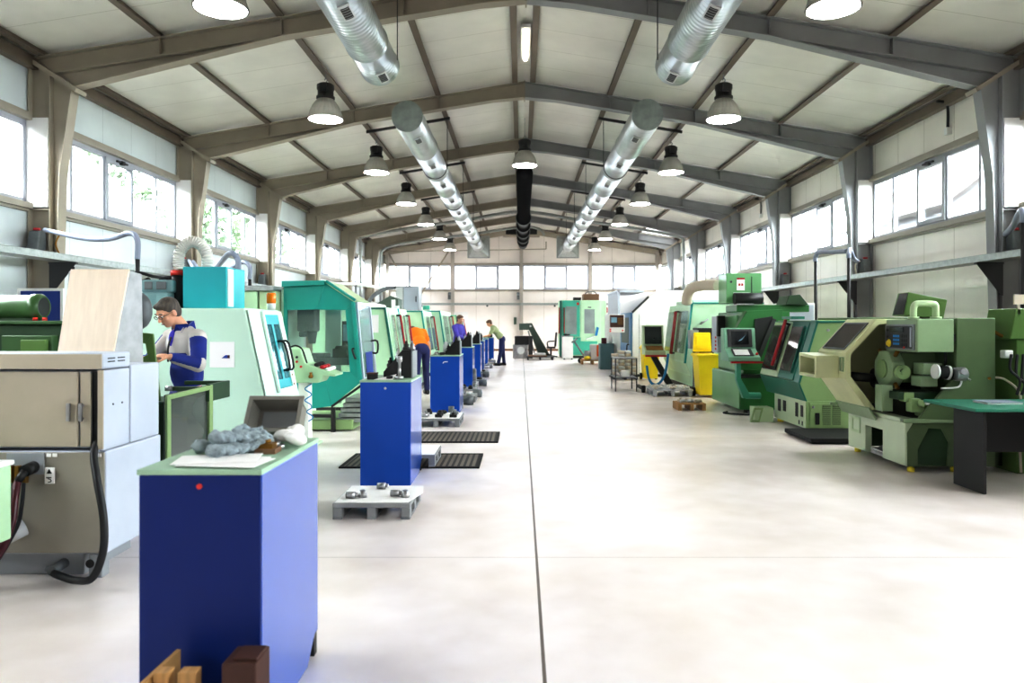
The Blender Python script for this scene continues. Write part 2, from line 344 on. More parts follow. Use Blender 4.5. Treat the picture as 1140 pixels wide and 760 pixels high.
# ------------------------------------------------------------------ the hall
X0, U = .08, 7.85            # centre line, half width to the wall face
BAY, F1 = 5.0, 11.67
FY = [F1+BAY*k for k in range(-3, 6)]      # steel frames, from behind the viewer to the last one
YE, YB = 41.67, -4.6
def ZT(u): return 6.97-.1636*u             # top of the rafters
def S(s, u): return X0+s*u
SIDE = [(-1, 'left'), (1, 'right')]
def struct(name, mb, mats, bev=0): return single(name, mb, mats, kind='structure', bev=bev)

struct('floor', MB().box(-8.1, 8.3, YB-.1, YE+.1, -.12, 0), 'polished_concrete')
struct('ground', MB().box(-60, 60, -40, 90, -.3, -.14), 'ground')
for s, nm in SIDE:
    m = MB(); a, b = sorted((S(s, U), S(s, U+.14)))
    m.box(a, b, YB-.1, YE+.1, 0, 3.36); m.box(a, b, YB-.1, YE+.1, 4.74, 5.95)
    for y in FY+[YE]: m.box(a, b, y-.13, y+.13, 3.36, 4.74)
    m.box(a, b, YB-.1, FY[0]-.13 if FY[0]-.13 > YB else YB, 3.36, 4.74)
    struct('wall_'+nm, m, 'wall_panel_'+nm)
m = MB()
for s in (-1, 1):
    m.slab([(X0, YB-.2, ZT(0)+.2), (S(s, U+.25), YB-.2, ZT(U+.25)+.2), (S(s, U+.25), YE+.2, ZT(U+.25)+.2), (X0, YE+.2, ZT(0)+.2)], .12*(-1 if s < 0 else 1)*-1)
struct('ceiling', m, 'ceiling_panel')
# end wall: panels below and above the window band, gable on top
EW = (3.46, 4.86)
m = MB()
m.box(-7.9, 8.1, YE, YE+.14, 0, EW[0])
m.prism([(-7.9, EW[1]), (8.1, EW[1]), (8.1, ZT(8)+.25), (X0, ZT(0)+.25), (-7.9, ZT(8)+.25)], 'y', YE, YE+.14)
struct('wall_end', m, 'wall_panel_end')
struct('wall_behind', MB().prism([(-7.9, 0), (8.1, 0), (8.1, ZT(8)+.25), (X0, ZT(0)+.25), (-7.9, ZT(8)+.25)], 'y', YB-.14, YB), 'wall_panel_end')
for s, nm in SIDE:
    a, b = sorted((S(s, U), S(s, U-.02))); struct('baseboard_'+nm, MB().box(a, b, YB, YE, 0, .10), 'steel_taupe')
struct('baseboard_end', MB().box(-7.7, 7.9, YE-.02, YE, 0, .12), 'cardboard')

# steel portal frames
fr = thing('portal_frame', 'grey steel portal frame spanning the hall', 'steel frame', (X0, 0, 0), kind='structure')
for s in (-1, 1):
    W, hw = .012, .105
    col = [(U-.02, 0), (U-.02, ZT(U)), (7.14, 5.21), (7.33, 3.85), (7.44, 0)]
    m = MB(); m.prism([(S(s, u), z) for u, z in col], 'y', -W/2, W/2)
    fl = lambda m, p, q, t=.016: m.prism([(S(s, p[0]), p[1]), (S(s, q[0]), q[1]), (S(s, q[0]+q[2]), q[1]+q[3]), (S(s, p[0]+q[2]), p[1]+q[3])], 'y', -hw, hw)
    fl(m, (U-.02, 0), (U-.02, ZT(U)-.02, -.016, 0)); fl(m, (7.48, 0), (7.48, ZT(7.48)-.34, .016, 0))
    fl(m, (7.14, 5.20), (7.33, 3.85, .016, 0)); fl(m, (7.33, 3.85), (7.44, 0, .016, 0))
    m.box(min(S(s, 7.5), S(s, U)), max(S(s, 7.5), S(s, U)), -hw, hw, 3.30, 3.315)
    m.box(min(S(s, 7.4), S(s, U)), max(S(s, 7.4), S(s, U)), -.14, .14, 0, .02)
    part('column', m, 'steel_taupe' if s < 0 else 'steel_cool_light', fr)  # right half of each frame cooler: tint of the light put into its colour
    zt = lambda u: ZT(u)
    raf = [(U, zt(U)), (0, zt(0)), (0, zt(0)-.36), (.72, zt(.72)-.31), (3.86, zt(3.86)-.31), (7.12, 5.23)]
    m = MB(); m.prism([(S(s, u), z) for u, z in raf], 'y', -W/2, W/2)
    fl(m, (U, zt(U)), (0, zt(0), 0, -.016)); fl(m, (.72, zt(.72)-.31), (3.86, zt(3.86)-.31, 0, .022)); fl(m, (3.86, zt(3.86)-.31), (7.12, 5.23, 0, .024))
    fl(m, (0, zt(0)-.36), (.72, zt(.72)-.31, 0, .014)); fl(m, (3.86, zt(3.86)-.31), (7.5, zt(7.5)-.31, 0, .022))
    for u in (1.93, 3.85, 5.77):
        a, b = sorted((S(s, u-.006), S(s, u+.006))); m.box(a, b, -hw+.01, hw-.01, zt(u)-.31, zt(u)-.01)
    if s < 0: m.box(X0-.012, X0+.012, -hw-.02, hw+.02, zt(0)-.40, zt(0)+.01)
    part('rafter', m, 'steel_taupe' if s < 0 else 'steel_cool_light', fr)
    m = MB(); d = Vector((7.10-U, 5.20-ZT(U))).normalized()
    p, q = (U+.0, ZT(U)+.0), (7.06, 5.175)
    m.prism([(S(s, p[0]), p[1]-.035), (S(s, q[0]), q[1]-.035), (S(s, q[0]-.02), q[1]+.03), (S(s, p[0]-.02), p[1]+.03)], 'y', -hw-.04, hw+.04)
    part('knee_plate', m, 'steel_taupe', fr)
    m = MB(); a, b = sorted((S(s, 7.5), S(s, U)))
    m.box(a, b, -.125, .125, 3.34, 4.74)
    part('window_boxing', m, 'boxing_white', fr)
for k, y in enumerate(FY):
    f = fr if k == 0 else dup(fr, (0, FY[k]-FY[0], 0))
    if k == 0: f.location.y = y; ORI[f.name] = Vector(f.location)
    vis = k-3+0
    f['label'] = ('grey steel portal frame overhead, %s one from the camera along the hall' % ORD[k-3]) if k >= 3 else 'grey steel portal frame standing behind the viewer of the hall, row %d' % (k+1)
# purlins sit on the rafters and run the length of the hall
for s in (-1, 1):
    for i, u in enumerate((.2, 1.93, 3.85, 5.77, 7.6)):
        m = MB(); z = ZT(u); x = S(s, u); w = .045
        m.box(x-.006, x+.006, YB, YE, z+.0, z+.2)
        m.box(x-.075, x+.045, YB, YE, z-.004, z+.010); m.box(x-.075, x-.066, YB, YE, z, z+.03)
        m.box(x-.05, x+.05, YB, YE, z+.18, z+.21)
        if i == 4: m.box(*sorted((S(s, 7.72), S(s, U))), YB, YE, z-.20, z-.02)
        struct('roof_purlin', m, 'purlin_brown')
# windows: one strip per bay and side
def strip_window(s):
    w = thing('window_1', None, None, (S(s, U), 0, 0), kind='structure')
    xo = S(s, U+.05); xi = S(s, U-.015); a, b = sorted((xo, xi))
    m = MB(); y0, y1 = .13, 4.87
    m.box(a, b, y0, y1, 3.40, 3.47); m.box(a, b, y0, y1, 4.62, 4.70)
    n = [y0+.03, 1.03, 2.03, 3.03, 4.0, y1-.03]
    for y in n: m.box(a, b, y-.036, y+.036, 3.40, 4.70)
    part('window_frame', m, 'frame_grey', w)
    m = MB(); a2, b2 = sorted((xo, S(s, U-.045)))
    m.ring([(2.05, 3.45), (3.01, 3.45), (3.01, 4.63), (2.05, 4.63)], [(2.13, 3.53), (2.93, 3.53), (2.93, 4.55), (2.13, 4.55)], 'x', a2, b2)
    sa = part('sash', m, 'frame_grey', w)
    m = MB(); m.box(*sorted((S(s, U-.04), S(s, U-.09))), 2.38, 2.74, 4.60, 4.63); m.box(*sorted((S(s, U-.04), S(s, U-.11))), 2.50, 2.60, 4.57, 4.64)
    part('opener_arm', m, 'black_plastic', sa)
    m = MB(); xm = S(s, U+.02); m.box(xm-.004, xm+.004, y0, y1, 3.42, 4.66)
    part('pane', m, 'window_glass', w)
    m = MB(); m.box(*sorted((S(s, U+.05), S(s, U-.12))), -.06, 5.06 if False else 4.88, 3.31, 3.40); m.box(*sorted((S(s, U), S(s, U-.06))), .0, 4.88, 3.27, 3.31)
    part('sill_rail', m, 'head_rail', w)
    m = MB(); m.box(*sorted((S(s, U+.05), S(s, U-.11))), -.06, 4.88, 4.70, 4.77); m.box(*sorted((S(s, U), S(s, U-.07))), 0, 4.88, 4.77, 4.83)
    part('head_rail', m, 'head_rail', w)
    return w
wn = 0
for s, nm in SIDE:
    w0 = strip_window(s)
    for k, y in enumerate(FY):
        if s > 0 and k == 8 and False: continue
        w = w0 if k == 0 else dup(w0, (0, y-FY[0], 0))
        if k == 0: w.location.y = y; ORI[w.name] = Vector(w.location)
        wn += 1; w.name = 'window_%d' % wn; ORI[w.name] = Vector(w.location)
# end wall windows, posts, rail, bracing
posts = [-7.6, -3.86, .02, 3.9, 7.75]
for i in range(4):
    x0, x1 = posts[i]+.09, posts[i+1]-.09
    wn += 1
    w = thing('window_%d' % wn, None, None, (x0, YE, 0), kind='structure')
    m = MB(); d = (x1-x0)/3
    m.box(x0, x1, YE-.02, YE+.06, EW[0], EW[0]+.07); m.box(x0, x1, YE-.02, YE+.06, EW[1]-.08, EW[1])
    for j in range(4): m.box(x0+d*j-.07, x0+d*j+.07, YE-.02, YE+.06, EW[0], EW[1])
    part('window_frame', m, 'end_frame', w)
    m = MB(); m.ring([(x0+d, EW[0]+.05), (x0+2*d, EW[0]+.05), (x0+2*d, EW[1]-.05), (x0+d, EW[1]-.05)], [(x0+d+.1, EW[0]+.15), (x0+2*d-.1, EW[0]+.15), (x0+2*d-.1, EW[1]-.15), (x0+d+.1, EW[1]-.15)], 'y', YE-.05, YE+.05)
    part('sash', m, 'end_frame', w)
    part('pane', MB().box(x0, x1, YE+.025, YE+.033, EW[0]+.02, EW[1]-.02), 'end_glass', w)
    part('sill_rail', MB().box(x0-.09, x1+.09, YE-.1, YE, EW[0]-.1, EW[0]), 'head_rail', w)
    part('head_rail', MB().box(x0-.09, x1+.09, YE-.1, YE, EW[1], EW[1]+.1), 'head_rail', w)
for x in posts[1:4]:
    m = MB(); m.box(x-.09, x+.09, YE-.24, YE-.224, 0, ZT(abs(x-X0))); m.box(x-.09, x+.09, YE-.016, YE, 0, ZT(abs(x-X0))); m.box(x-.006, x+.006, YE-.23, YE, 0, ZT(abs(x-X0)))
    struct('column', m, 'end_steel')
for s in (-1, 1):
    x = S(s, 7.62); m = MB(); m.box(x-.1, x+.1, YE-.25, YE-.01, 0, 5.55); struct('column', m, 'end_steel')
    m = MB(); m.prism([(S(s, U), ZT(U)-.02), (X0, ZT(0)-.02), (X0, ZT(0)-.3), (S(s, U), ZT(U)-.3)], 'y', YE-.22, YE-.05); struct('beam', m, 'steel_taupe')
m = MB()
for p, q in (((-7.42, 5.54), (-5.9, 2.72)), ((-4.04, 5.59), (-5.9, 2.72))): m.cyl((p[0], YE-.5, p[1]), (q[0], YE-.5, q[1]), .045, n=8)
m.cyl((-7.5, 39.6, 5.4), (1.35, 39.6, 5.55), .025, n=8); m.cyl((1.35, 39.6, 5.55), (1.35, 39.6, 5.95), .025, n=8)
struct('trim_1', m, 'steel_taupe')
# translucent skylight strip, its daylight added as emission, at the eave of the second last bay on the right
m = MB()
for k in range(5):
    y = 32.2+k*.86; m.slab([(S(1, 5.9), y, ZT(5.9)+.06), (S(1, 7.5), y, ZT(7.5)+.06), (S(1, 7.5), y+.74, ZT(7.5)+.06), (S(1, 5.9), y+.74, ZT(5.9)+.06)], .02)
struct('window_40', m, 'skylight_glow' if 'skylight_glow' in MATS else emit('skylight_glow', '#f4f7fa', 2.2))

# outside, seen washed out through the glass
h = thing('house', 'neighbouring house with red tiled roof outside the left windows', 'house', (-16, 10, 0))
part('wall', MB().box(-24, -13, -6, 30.5, -.14, 3.2), 'house_white', h)
m = MB(); m.slab([(-12.2, -7, 2.7), (-12.2, 31.2, 2.7), (-20.2, 31.2, 10.2), (-20.2, -7, 10.2)], .15); m.slab([(-20.2, -7, 10.2), (-20.2, 31.2, 10.2), (-26, 31.2, 4.7), (-26, -7, 4.7)], .15)
part('roof', m, 'clay_roof_tiles', h)
h = thing('house', 'pale gabled house outside the second right window', 'house', (17, 27, 0))
part('wall', MB().prism([(14, -.14), (22, -.14), (22, 5.6), (18, 8.4), (14, 5.6)], 'y', 24, 31), 'house_white', h)
m = MB(); m.slab([(13.6, 23.6, 5.4), (13.6, 31.4, 5.4), (18, 31.4, 8.7), (18, 23.6, 8.7)], .15); m.slab([(18, 23.6, 8.7), (18, 31.4, 8.7), (22.4, 31.4, 5.4), (22.4, 23.6, 5.4)], .15)
part('roof', m, 'clay_roof_tiles', h)
h = thing('garden_wall', 'low brick outbuilding outside the nearest right window', 'building', (14, 16, 0))
part('wall', MB().box(12.5, 17, 19.0, 30, -.14, 4.3), 'clay_roof_tiles', h)
def tree(x, y, zc, r, label):
    t = thing('tree', label, 'tree', (x, y, -.14), 'trees outside the hall windows')
    m = MB()
    for _ in range(1500):
        v = Vector((random.gauss(0, 1), random.gauss(0, 1), random.gauss(0, 1))).normalized()*r*random.random()**.4
        c = Vector((x, y, zc))+v; a = Vector((random.uniform(-1, 1), random.uniform(-1, 1), random.uniform(-1, 1))).normalized(); b = a.orthogonal().normalized(); z = random.uniform(.12, .26)
        m.face([m.bm.verts.new(c+a*z), m.bm.verts.new(c+b*z*.6), m.bm.verts.new(c-a*z), m.bm.verts.new(c-b*z*.6)])
    part('crown', m, 'leaf_green', t)
    part('trunk', MB().tube([(x, y, -.14), (x+.1, y, zc*.5), (x, y, zc)], .16, 8, 3), 'bark', t)
tree(-16.5, 37, 5.5, 3.6, 'leafy tree outside the second bay of left windows'); tree(-17, 47, 6, 3.8, 'leafy tree outside the third bay of left windows'); tree(-22.5, 37.5, 9, 3.2, 'tall tree behind the tiled roof outside the left windows')
tree(13.6, 17.0, 3.4, 1.5, 'leafy tree outside the nearest right window')

# cable trays with brackets
for s, nm in SIDE:
    t = thing('cable_tray', 'perforated galvanised cable tray along the %s wall below the windows' % nm, 'cable tray', (S(s, 7.2), FY[0], 2.47), kind=None)
    a, b = sorted((S(s, 7.02), S(s, 7.34)))
    m = MB(); m.box(a, b, YB+.2, 39.8, 2.47, 2.478)
    for x in (a, b): m.box(x-.004, x+.004, YB+.2, 39.8, 2.47, 2.57)
    m.box(a-.015, a+.015, YB+.2, 39.8, 2.558, 2.572); m.box(b-.015, b+.015, YB+.2, 39.8, 2.558, 2.572)
    part('tray', m, 'galvanised', t)
    m = MB(); m.box(a+.015, b-.015, YB+.2, 39.8, 2.535, 2.55); part('tray_cover', m, 'perforated', t)
    for y in FY:
        if y > 39.8: continue
        m = MB(); m.prism([(S(s, 7.0), 2.465), (S(s, 7.43), 2.465), (S(s, 7.43), 1.95), (S(s, 7.40), 1.95)], 'y', y-.2, y-.19); m.box(*sorted((S(s, 7.0), S(s, 7.43))), y-.22, y-.16, 2.44, 2.468)
        part('bracket', m, 'charcoal', t)
t = thing('service_rail', 'galvanised service rail across the end wall below the windows', 'rail', (0, YE-.3, 2.6))
part('rail', MB().box(-7.4, 7.5, YE-.45, YE-.26, 2.58, 2.70), 'galvanised', t)
for x in (-5.6, -1.9, 1.9, 5.6): part('bracket', MB().box(x-.04, x+.04, YE-.4, YE, 2.50, 2.58), 'charcoal', t)
# socket boxes on the columns above the tray
for s, nm in SIDE:
    for k, y in enumerate(FY[3:7]):
        x = S(s, 7.62)
        t = thing('socket_box', 'grey socket box with red cap on the %s %s column above the tray' % (ORD[k], nm), 'socket box', (x, y-.15, 2.6), 'socket boxes on the columns')
        part('housing', MB().prism([(y-.10, 2.66), (y-.32, 2.66), (y-.26, 2.95), (y-.10, 2.98)], 'x', x-.09, x+.09), 'cast_grey', t, .02)
        part('cap', MB().cyl((x, y-.2, 2.96), (x, y-.2, 3.0), .05), 'red_paint', t)
# ------------------------------------------------------------------ overhead: ducts, lamps
panel_mat('grille_slots', '#141414', '#8b8f90', 1, .06, 0, .016, .5)
def vent_patch(m, c, r, ang, y0, y1, half):
    """curved grille on a duct of radius r; ang measured from straight down towards the hall centre (+X)"""
    n = 6; out = []
    for rr in (r*.985, r+.012):
        out.append([[(c[0]+rr*math.sin(ang+half*(2*i/n-1)), y, c[1]-rr*math.cos(ang+half*(2*i/n-1))) for i in range(n+1)] for y in (y0, y1)])
    for i in range(n):
        m.hexa([out[0][0][i], out[0][0][i+1], out[0][1][i+1], out[0][1][i]], [out[1][0][i], out[1][0][i+1], out[1][1][i+1], out[1][1][i]])
def spiral_duct(label, x, z, y0, y1, r, vents, capped, hood=False):
    t = thing('spiral_duct', label, 'duct', (x, y0, z-r), 'spiral ducts')
    m = MB(); seg = []
    y = y0
    while y < y1-.01:
        e = min(y+2.4, y1); seg += [(r, y), (r, e-.03), (r+.012, e-.025), (r+.012, e-.001)]; y = e
    m.lathe([(a, h) for a, h in seg], (x, 0, z), 40, 'y', cap=False)
    part('duct_body', m, 'spiral_duct_metal' if y0 < 12 else 'far_duct_metal', t)
    m = MB(); m.cyl((x, y0-.012, z), (x, y0+.01, z), r+.004, n=40)
    part('end_cap', m, 'duct_cap', t)
    if not hood: part('end_cap', MB().cyl((x, y1-.01, z), (x, y1+.006, z), r-.002, n=40), 'duct_cap', t)
    ang = .38*(1 if x < 0 else -1)
    for v in vents:
        m = MB(); vent_patch(m, (x, z), r+.006, ang, v, v+.38, .24)
        f = part('vent', m, 'aluminium_white', t)
        m = MB(); vent_patch(m, (x, z), r+.012, ang, v+.05, v+.33, .17)
        part('grille', m, 'grille_slots', f)
    if hood:
        m = MB(); a = r; b = .52
        n = 24
        A = [(x+a*math.cos(2*PI*i/n), y1-.5, z+a*math.sin(2*PI*i/n)) for i in range(n)]
        def sq(i):
            t_ = 2*PI*i/n; c, s_ = math.cos(t_), math.sin(t_); k = max(abs(c), abs(s_)); return (x+b*c/k, y1, z+b*s_/k)
        m.hexa(A, [sq(i) for i in range(n)]); m.box(x-b-.04, x+b+.04, y1, y1+.06, z-b-.04, z+b+.04)
        part('hood', m, 'galvanised', t)
    # hanger rods and bands
    sg = -1 if x < X0 else 1
    for y in ([18.3, 23.3, 28.3, 33.3] if hood else [.9, 5.9, 10.9]):
        m = MB(); zr = lambda u: ZT(u)-.02
        if hood: m.prism([(S(sg, 1.85), zr(1.85)), (S(sg, 3.92), zr(3.92)), (S(sg, 3.92), zr(3.92)-.06), (S(sg, 1.85), zr(1.85)-.06)], 'y', y-.03, y+.03)
        for xx in ((x-r-.02, x+r+.02) if hood else (x-sg*(r+.02),)):
            m.cyl((xx, y, z), (xx, y, ZT(abs(xx-X0))-.03), .008, n=6)
        if hood: m.lathe([(r+.003, -.02), (r+.016, -.02), (r+.016, .02), (r+.003, .02)], (x, y, z), 32, 'y', cap=False)
        part('hanger', m, 'charcoal', t)
    return t
spiral_duct('big near spiral duct overhead on the left, ending before the first steel frame', -2.14, 5.41, -4.2, 11.15, .29, [8.4, 10.65], True)
spiral_duct('big near spiral duct overhead on the right, ending before the first steel frame', 2.33, 5.41, -4.2, 11.15, .29, [8.4, 10.65], True)
spiral_duct('long spiral duct on the left starting with a grey round end cap', -2.14, 5.41, 13.85, 37.2, .29, [14.4+2.4*k for k in range(9)], True, True)
spiral_duct('long spiral duct on the right starting with a grey round end cap', 2.36, 5.41, 13.75, 37.2, .29, [14.3+2.4*k for k in range(9)], True, True)
t = thing('black_duct', 'black round duct hanging along the ridge at the far end', 'duct', (.1, 20.8, 5.5))
seg = []; y = 20.6
for e in (29.2, 31.4, 33.6, 35.6, 37.4): seg += [(.235, y), (.235, e-.05), (.29, e-.045), (.29, e-.005)]; y = e
m = MB().lathe([(.05, 20.6)]+seg+[(.235, 37.4), (.235, 39.0)], (.1, 0, 5.72), 32, 'y'); part('duct_body', m, 'black_duct', t)
for k, e in enumerate((29.2, 31.4, 33.6, 35.6)):
    part('flange', MB().lathe([(.295, e-.06), (.32, e-.06), (.32, e-.02), (.295, e-.02)], (.1, 0, 5.72), 32, 'y', cap=False), 'steel_pole', t)
m = MB()
for y in (22, 26, 30, 34, 38): m.cyl((-.1, y, 5.8), (-.1, y, 7.0), .008, n=6); m.cyl((.3, y, 5.8), (.3, y, 7.0), .008, n=6)
part('hanger', m, 'charcoal', t)
t = thing('fan_unit', 'brown framed fan housing on the end wall under the ridge', 'fan', (0, YE-.5, 6.4))
part('housing', MB().ring([(-1.0, 6.42), (1.05, 6.42), (1.05, 7.02), (-1.0, 7.02)], [(-.85, 6.52), (.9, 6.52), (.9, 6.92), (-.85, 6.92)], 'y', YE-.6, YE), 'steel_taupe', t)
part('fan_panel', MB().box(-.85, .9, YE-.35, YE-.3, 6.52, 6.92), 'black_plastic', t)
# pipework arch along the last frames
t = thing('ventilation_pipe', 'bare metal pipe run arching under the roof before the last steel frames', 'pipe', (0, 33, 5.3))
m = MB().tube([(-7.0, 32.2, 2.7), (-7.0, 32.2, 4.9), (-6.6, 32.2, 5.4), (-2.5, 32.2, 6.05), (.05, 32.2, 6.42), (2.6, 32.2, 6.05), (6.6, 32.2, 5.4), (7.1, 32.2, 4.9), (7.1, 32.2, 2.7)], .07, 10, 5); part('pipe', m, 'galvanised', t)
m = MB().tube([(-6.95, 36.4, 2.7), (-6.95, 36.4, 4.7), (-6.3, 36.4, 5.4), (-2.5, 36.4, 5.95), (.05, 36.4, 6.3), (.9, 36.4, 6.2), (1.15, 36.4, 5.9)], .06, 10, 5); part('pipe', m, 'galvanised', t)
t = thing('tube_light', 'fluorescent tube light fitting along the ridge', 'lamp', (.1, 14.2, 6.9))
part('housing', MB().box(.0, .18, 13.4, 15.0, 6.90, 6.97), 'white_paint', t)
part('tube', MB().cyl((.09, 13.45, 6.88), (.09, 14.95, 6.88), .045, n=12), 'tube_glow', t)
part('bracket', MB().box(.03, .15, 13.6, 13.66, 6.95, 7.16).box(.03, .15, 14.7, 14.76, 6.95, 7.16), 'steel_taupe', t)

def high_bay(x, y, zb, top, label, k=1.0):
    """bell lamp: zb = rim height, top = purlin it hangs from"""
    t = thing('pendant_lamp', label, 'lamp', (x, y, zb), 'high bay lamps')
    prof = [(.335, 0), (.34, .02), (.325, .05), (.29, .16), (.235, .28), (.165, .37), (.15, .39)]
    m = MB(); n = 48
    rings = []
    for r, h in prof:
        rings.append([m.bm.verts.new((x+k*(r*(1+(.022 if i % 2 else -.0)*(1 if 0.05 < h < .38 else 0)))*math.cos(2*PI*i/n), y+k*(r*(1+(.022 if i % 2 else 0)*(1 if .05 < h < .38 else 0)))*math.sin(2*PI*i/n), zb+k*h)) for i in range(n)])
    for a, b in zip(rings, rings[1:]):
        for i in range(n): m.face([a[i], a[(i+1) % n], b[(i+1) % n], b[i]])
    part('bell', m, 'acrylic_bell', t)
    part('diffuser', MB().lathe([(.05, -.035*k), (.2, -.025*k), (.33*k, .005)], (x, y, zb), 32, 'z'), 'lamp_glow', t)
    part('knob', MB().ell((x, y, zb-.055), (.022, .022, .03)), 'steel_pole', t)
    m = MB().lathe([(.15*k, .38*k), (.175*k, .40*k), (.175*k, .44*k), (.15*k, .46*k), (.15*k, .56*k), (.165*k, .58*k), (.165*k, .66*k), (.12*k, .69*k), (.03, .70*k)], (x, y, zb), 24, 'z')
    m.box(x-.06, x+.06, y-.19*k, y-.14*k, zb+.5*k, zb+.64*k)
    part('ballast_housing', m, 'lamp_housing', t)
    m = MB().tube([(x, y, zb+.70*k), (x+.03, y, zb+.76*k), (x, y, zb+.80*k), (x-.02, y, zb+.76*k)], .009, 6); m.cyl((x, y, zb+.78*k), (x, y, top), .008, n=6)
    part('hook', m, 'steel_pole', t)
    return t
base = high_bay(-3.76, 9.25, 5.46, ZT(3.85)+.02, 'x')
for s, nm in SIDE:
    for k in range(7):
        o = base if (s < 0 and k == 0) else dup(base, (S(s, 3.85)-(-3.76)-(.0), 5*k, 0))
        if s < 0 and k == 0: o.location.x = S(-1, 3.85)
        o['label'] = 'bell shaped high bay lamp in the %s row, %s from the camera' % (nm, ORD[k])
high_bay(.1, 19.6, 5.72, ZT(0)+.02, 'bell shaped lamp hanging from the ridge in front of the black duct')

# small conduit drops on the upper right wall
for y, k in ((13.6, 0), (24.2, 1)):
    t = thing('conduit', ['black conduit with a small box high on the right wall, nearest one', 'thin dark conduit high on the right wall, far one'][k], 'conduit', (S(1, 7.8), y, 5.0))
    part('pipe', MB().tube([(S(1, 7.6), y, 5.62), (S(1, 7.74), y, 5.60), (S(1, 7.8), y, 5.5), (S(1, 7.8), y, 5.12)], .025, 8, 4), 'black_plastic', t)
    part('outlet_box', MB().box(S(1, 7.76), S(1, 7.85), y-.05, y+.05, 5.0, 5.13), 'white_paint', t)
# ------------------------------------------------------------------ left row: big grey cabinet machine in front
xr = -2.46
t = thing('control_cabinet_machine', 'large beige machine cabinet with sliding front door and pale grey side at the left edge', 'machine', (-3.6, 4.7, 0))
m = MB(); m.box(-4.7, xr+.003, 4.36, 5.03, .14, .752); part('lower_body', m, ['grey_enamel'], t, .012)
m = MB(); m.slab([(-4.7, 4.345, .15), (xr-.0, 4.345, .15), (xr-.0, 4.345, .745), (-4.7, 4.345, .745)], -.012); part('lower_panel', m, 'beige_lower', t, .004)
m = MB(); m.box(-4.65, -2.62, 4.42, 4.95, 0, .14); m.box(-2.56, xr-.02, 4.36, 4.44, 0, .14); part('plinth', m, 'grey_mid', t, .006)
m = MB(); m.box(-4.7, -2.51, 4.40, 4.625, .76, 1.225); m.box(-2.492, xr, 4.34, 4.63, .755, 1.23); part('upper_body', m, 'grey_enamel', t, .008)
m = MB(); m.box(-4.7, xr, 4.335, 4.64, 1.235, 1.332); top = part('top_cover', m, 'grey_enamel', t, .012)
m = MB(); m.box(-4.7, -2.465, 4.328, 4.336, 1.237, 1.325); part('front_lip', m, 'beige_enamel', t, .003)
m = MB()
for k in range(2):
    for j in range(2): m.box(xr-.002, xr+.003, 4.385+j*.11, 4.46+j*.11, 1.275+k*.02, 1.281+k*.02)
part('vent_slots', m, 'black_plastic', top, kind='stuff')
part('sliding_door', MB().box(-4.7, -2.622, 4.355, 4.375, .775, 1.222), 'beige_enamel', t, .006)
part('door_panel', MB().box(-2.614, -2.550, 4.365, 4.385, .775, 1.222), 'beige_enamel', t, .004)
part('door_gap', MB().box(-2.58, -2.495, 4.390, 4.40, .775, 1.222), 'black_plastic', t)
part('door_jamb', MB().box(-2.493, xr-.0, 4.334, 4.345, .765, 1.232), 'beige_enamel', t, .003)
for x in (-2.668, -2.596):
    m = MB(); m.box(x-.010, x+.010, 4.334, 4.346, .93, 1.035); m.box(x-.006, x+.006, 4.346, 4.37, .94, .95); m.box(x-.006, x+.006, 4.346, 4.37, 1.015, 1.025); part('handle', m, 'machined_steel', t)
part('side_panel', MB().box(xr-.3, xr+.004, 4.637, 5.0, .756, 1.245), 'grey_enamel', t, .008)
m = MB()
for y in (4.44, 4.54): m.cyl((xr, y, 1.02), (xr+.004, y, 1.02), .006)
part('screw', m, 'charcoal', t, kind='stuff')
m = MB(); m.box(-2.795, -2.74, 4.322, 4.331, .565, .66); part('warning_label', m, 'paper', t)
m = MB(); m.prism([(-2.783, .625), (-2.753, .625), (-2.768, .652)], 'y', 4.3195, 4.322); m.box(-2.785, -2.755, 4.3195, 4.322, .598, .604); m.tube([(-2.775, 4.321, .595), (-2.76, 4.321, .59), (-2.757, 4.321, .578), (-2.775, 4.321, .574)], .0025, 6, 3)
part('lettering', m, 'black_plastic', t, kind='stuff')
m = MB()
for x in (-2.775, -2.74, -2.48): m.box(x-.012, x+.012, 4.325, 4.332, .722, .742)
part('sticker', m, 'paper', t, kind='stuff')
m = MB(); m.box(-3.02, -2.80, 4.322, 4.334, .62, .745); part('connector_plate', m, 'grey_mid', t, .003)
for k in range(4):
    x = -3.0+k*.04
    m = MB().cyl((x, 4.32, .66), (x, 4.27, .66), .012); m.box(x-.012, x+.012, 4.262, 4.29, .58, .68); part('coupling', m, 'brass', t)
m = MB().cyl((-2.86, 4.33, .665), (-2.86, 4.25, .655), .035).cyl((-2.86, 4.25, .655), (-2.885, 4.22, .60), .022); part('coupling', m, 'black_plastic', t)
m = MB().cyl((-2.93, 4.34, .31), (-3.0, 4.25, .27), .055); part('hose_socket', m, 'aluminium_white', t)
m = MB().cyl((-2.74, 4.42, .07), (-2.74, 4.30, .06), .03).cyl((-2.80, 4.36, .055), (-2.72, 4.32, .055), .02); part('drain_valve', m, 'cast_grey', t)
part('drain_plug', MB().cyl((-2.55, 4.42, .085), (-2.55, 4.355, .085), .025), 'black_plastic', t)
def hose(label, pts, r, mat, name='hose', group=None, loc=None, cat='hose', sm=8):
    return single(name, MB().tube(pts, r, 10, sm), mat, label, cat, loc or pts[-1], group)
hose('thick black hose looping down the front corner of the beige machine cabinet', [(-2.51, 4.36, .80), (-2.50, 4.31, .74), (-2.44, 4.24, .60), (-2.375, 4.19, .40), (-2.36, 4.16, .22), (-2.42, 4.16, .07), (-2.55, 4.22, .034), (-2.68, 4.28, .04), (-2.73, 4.30, .05)], .021, 'hose_black')
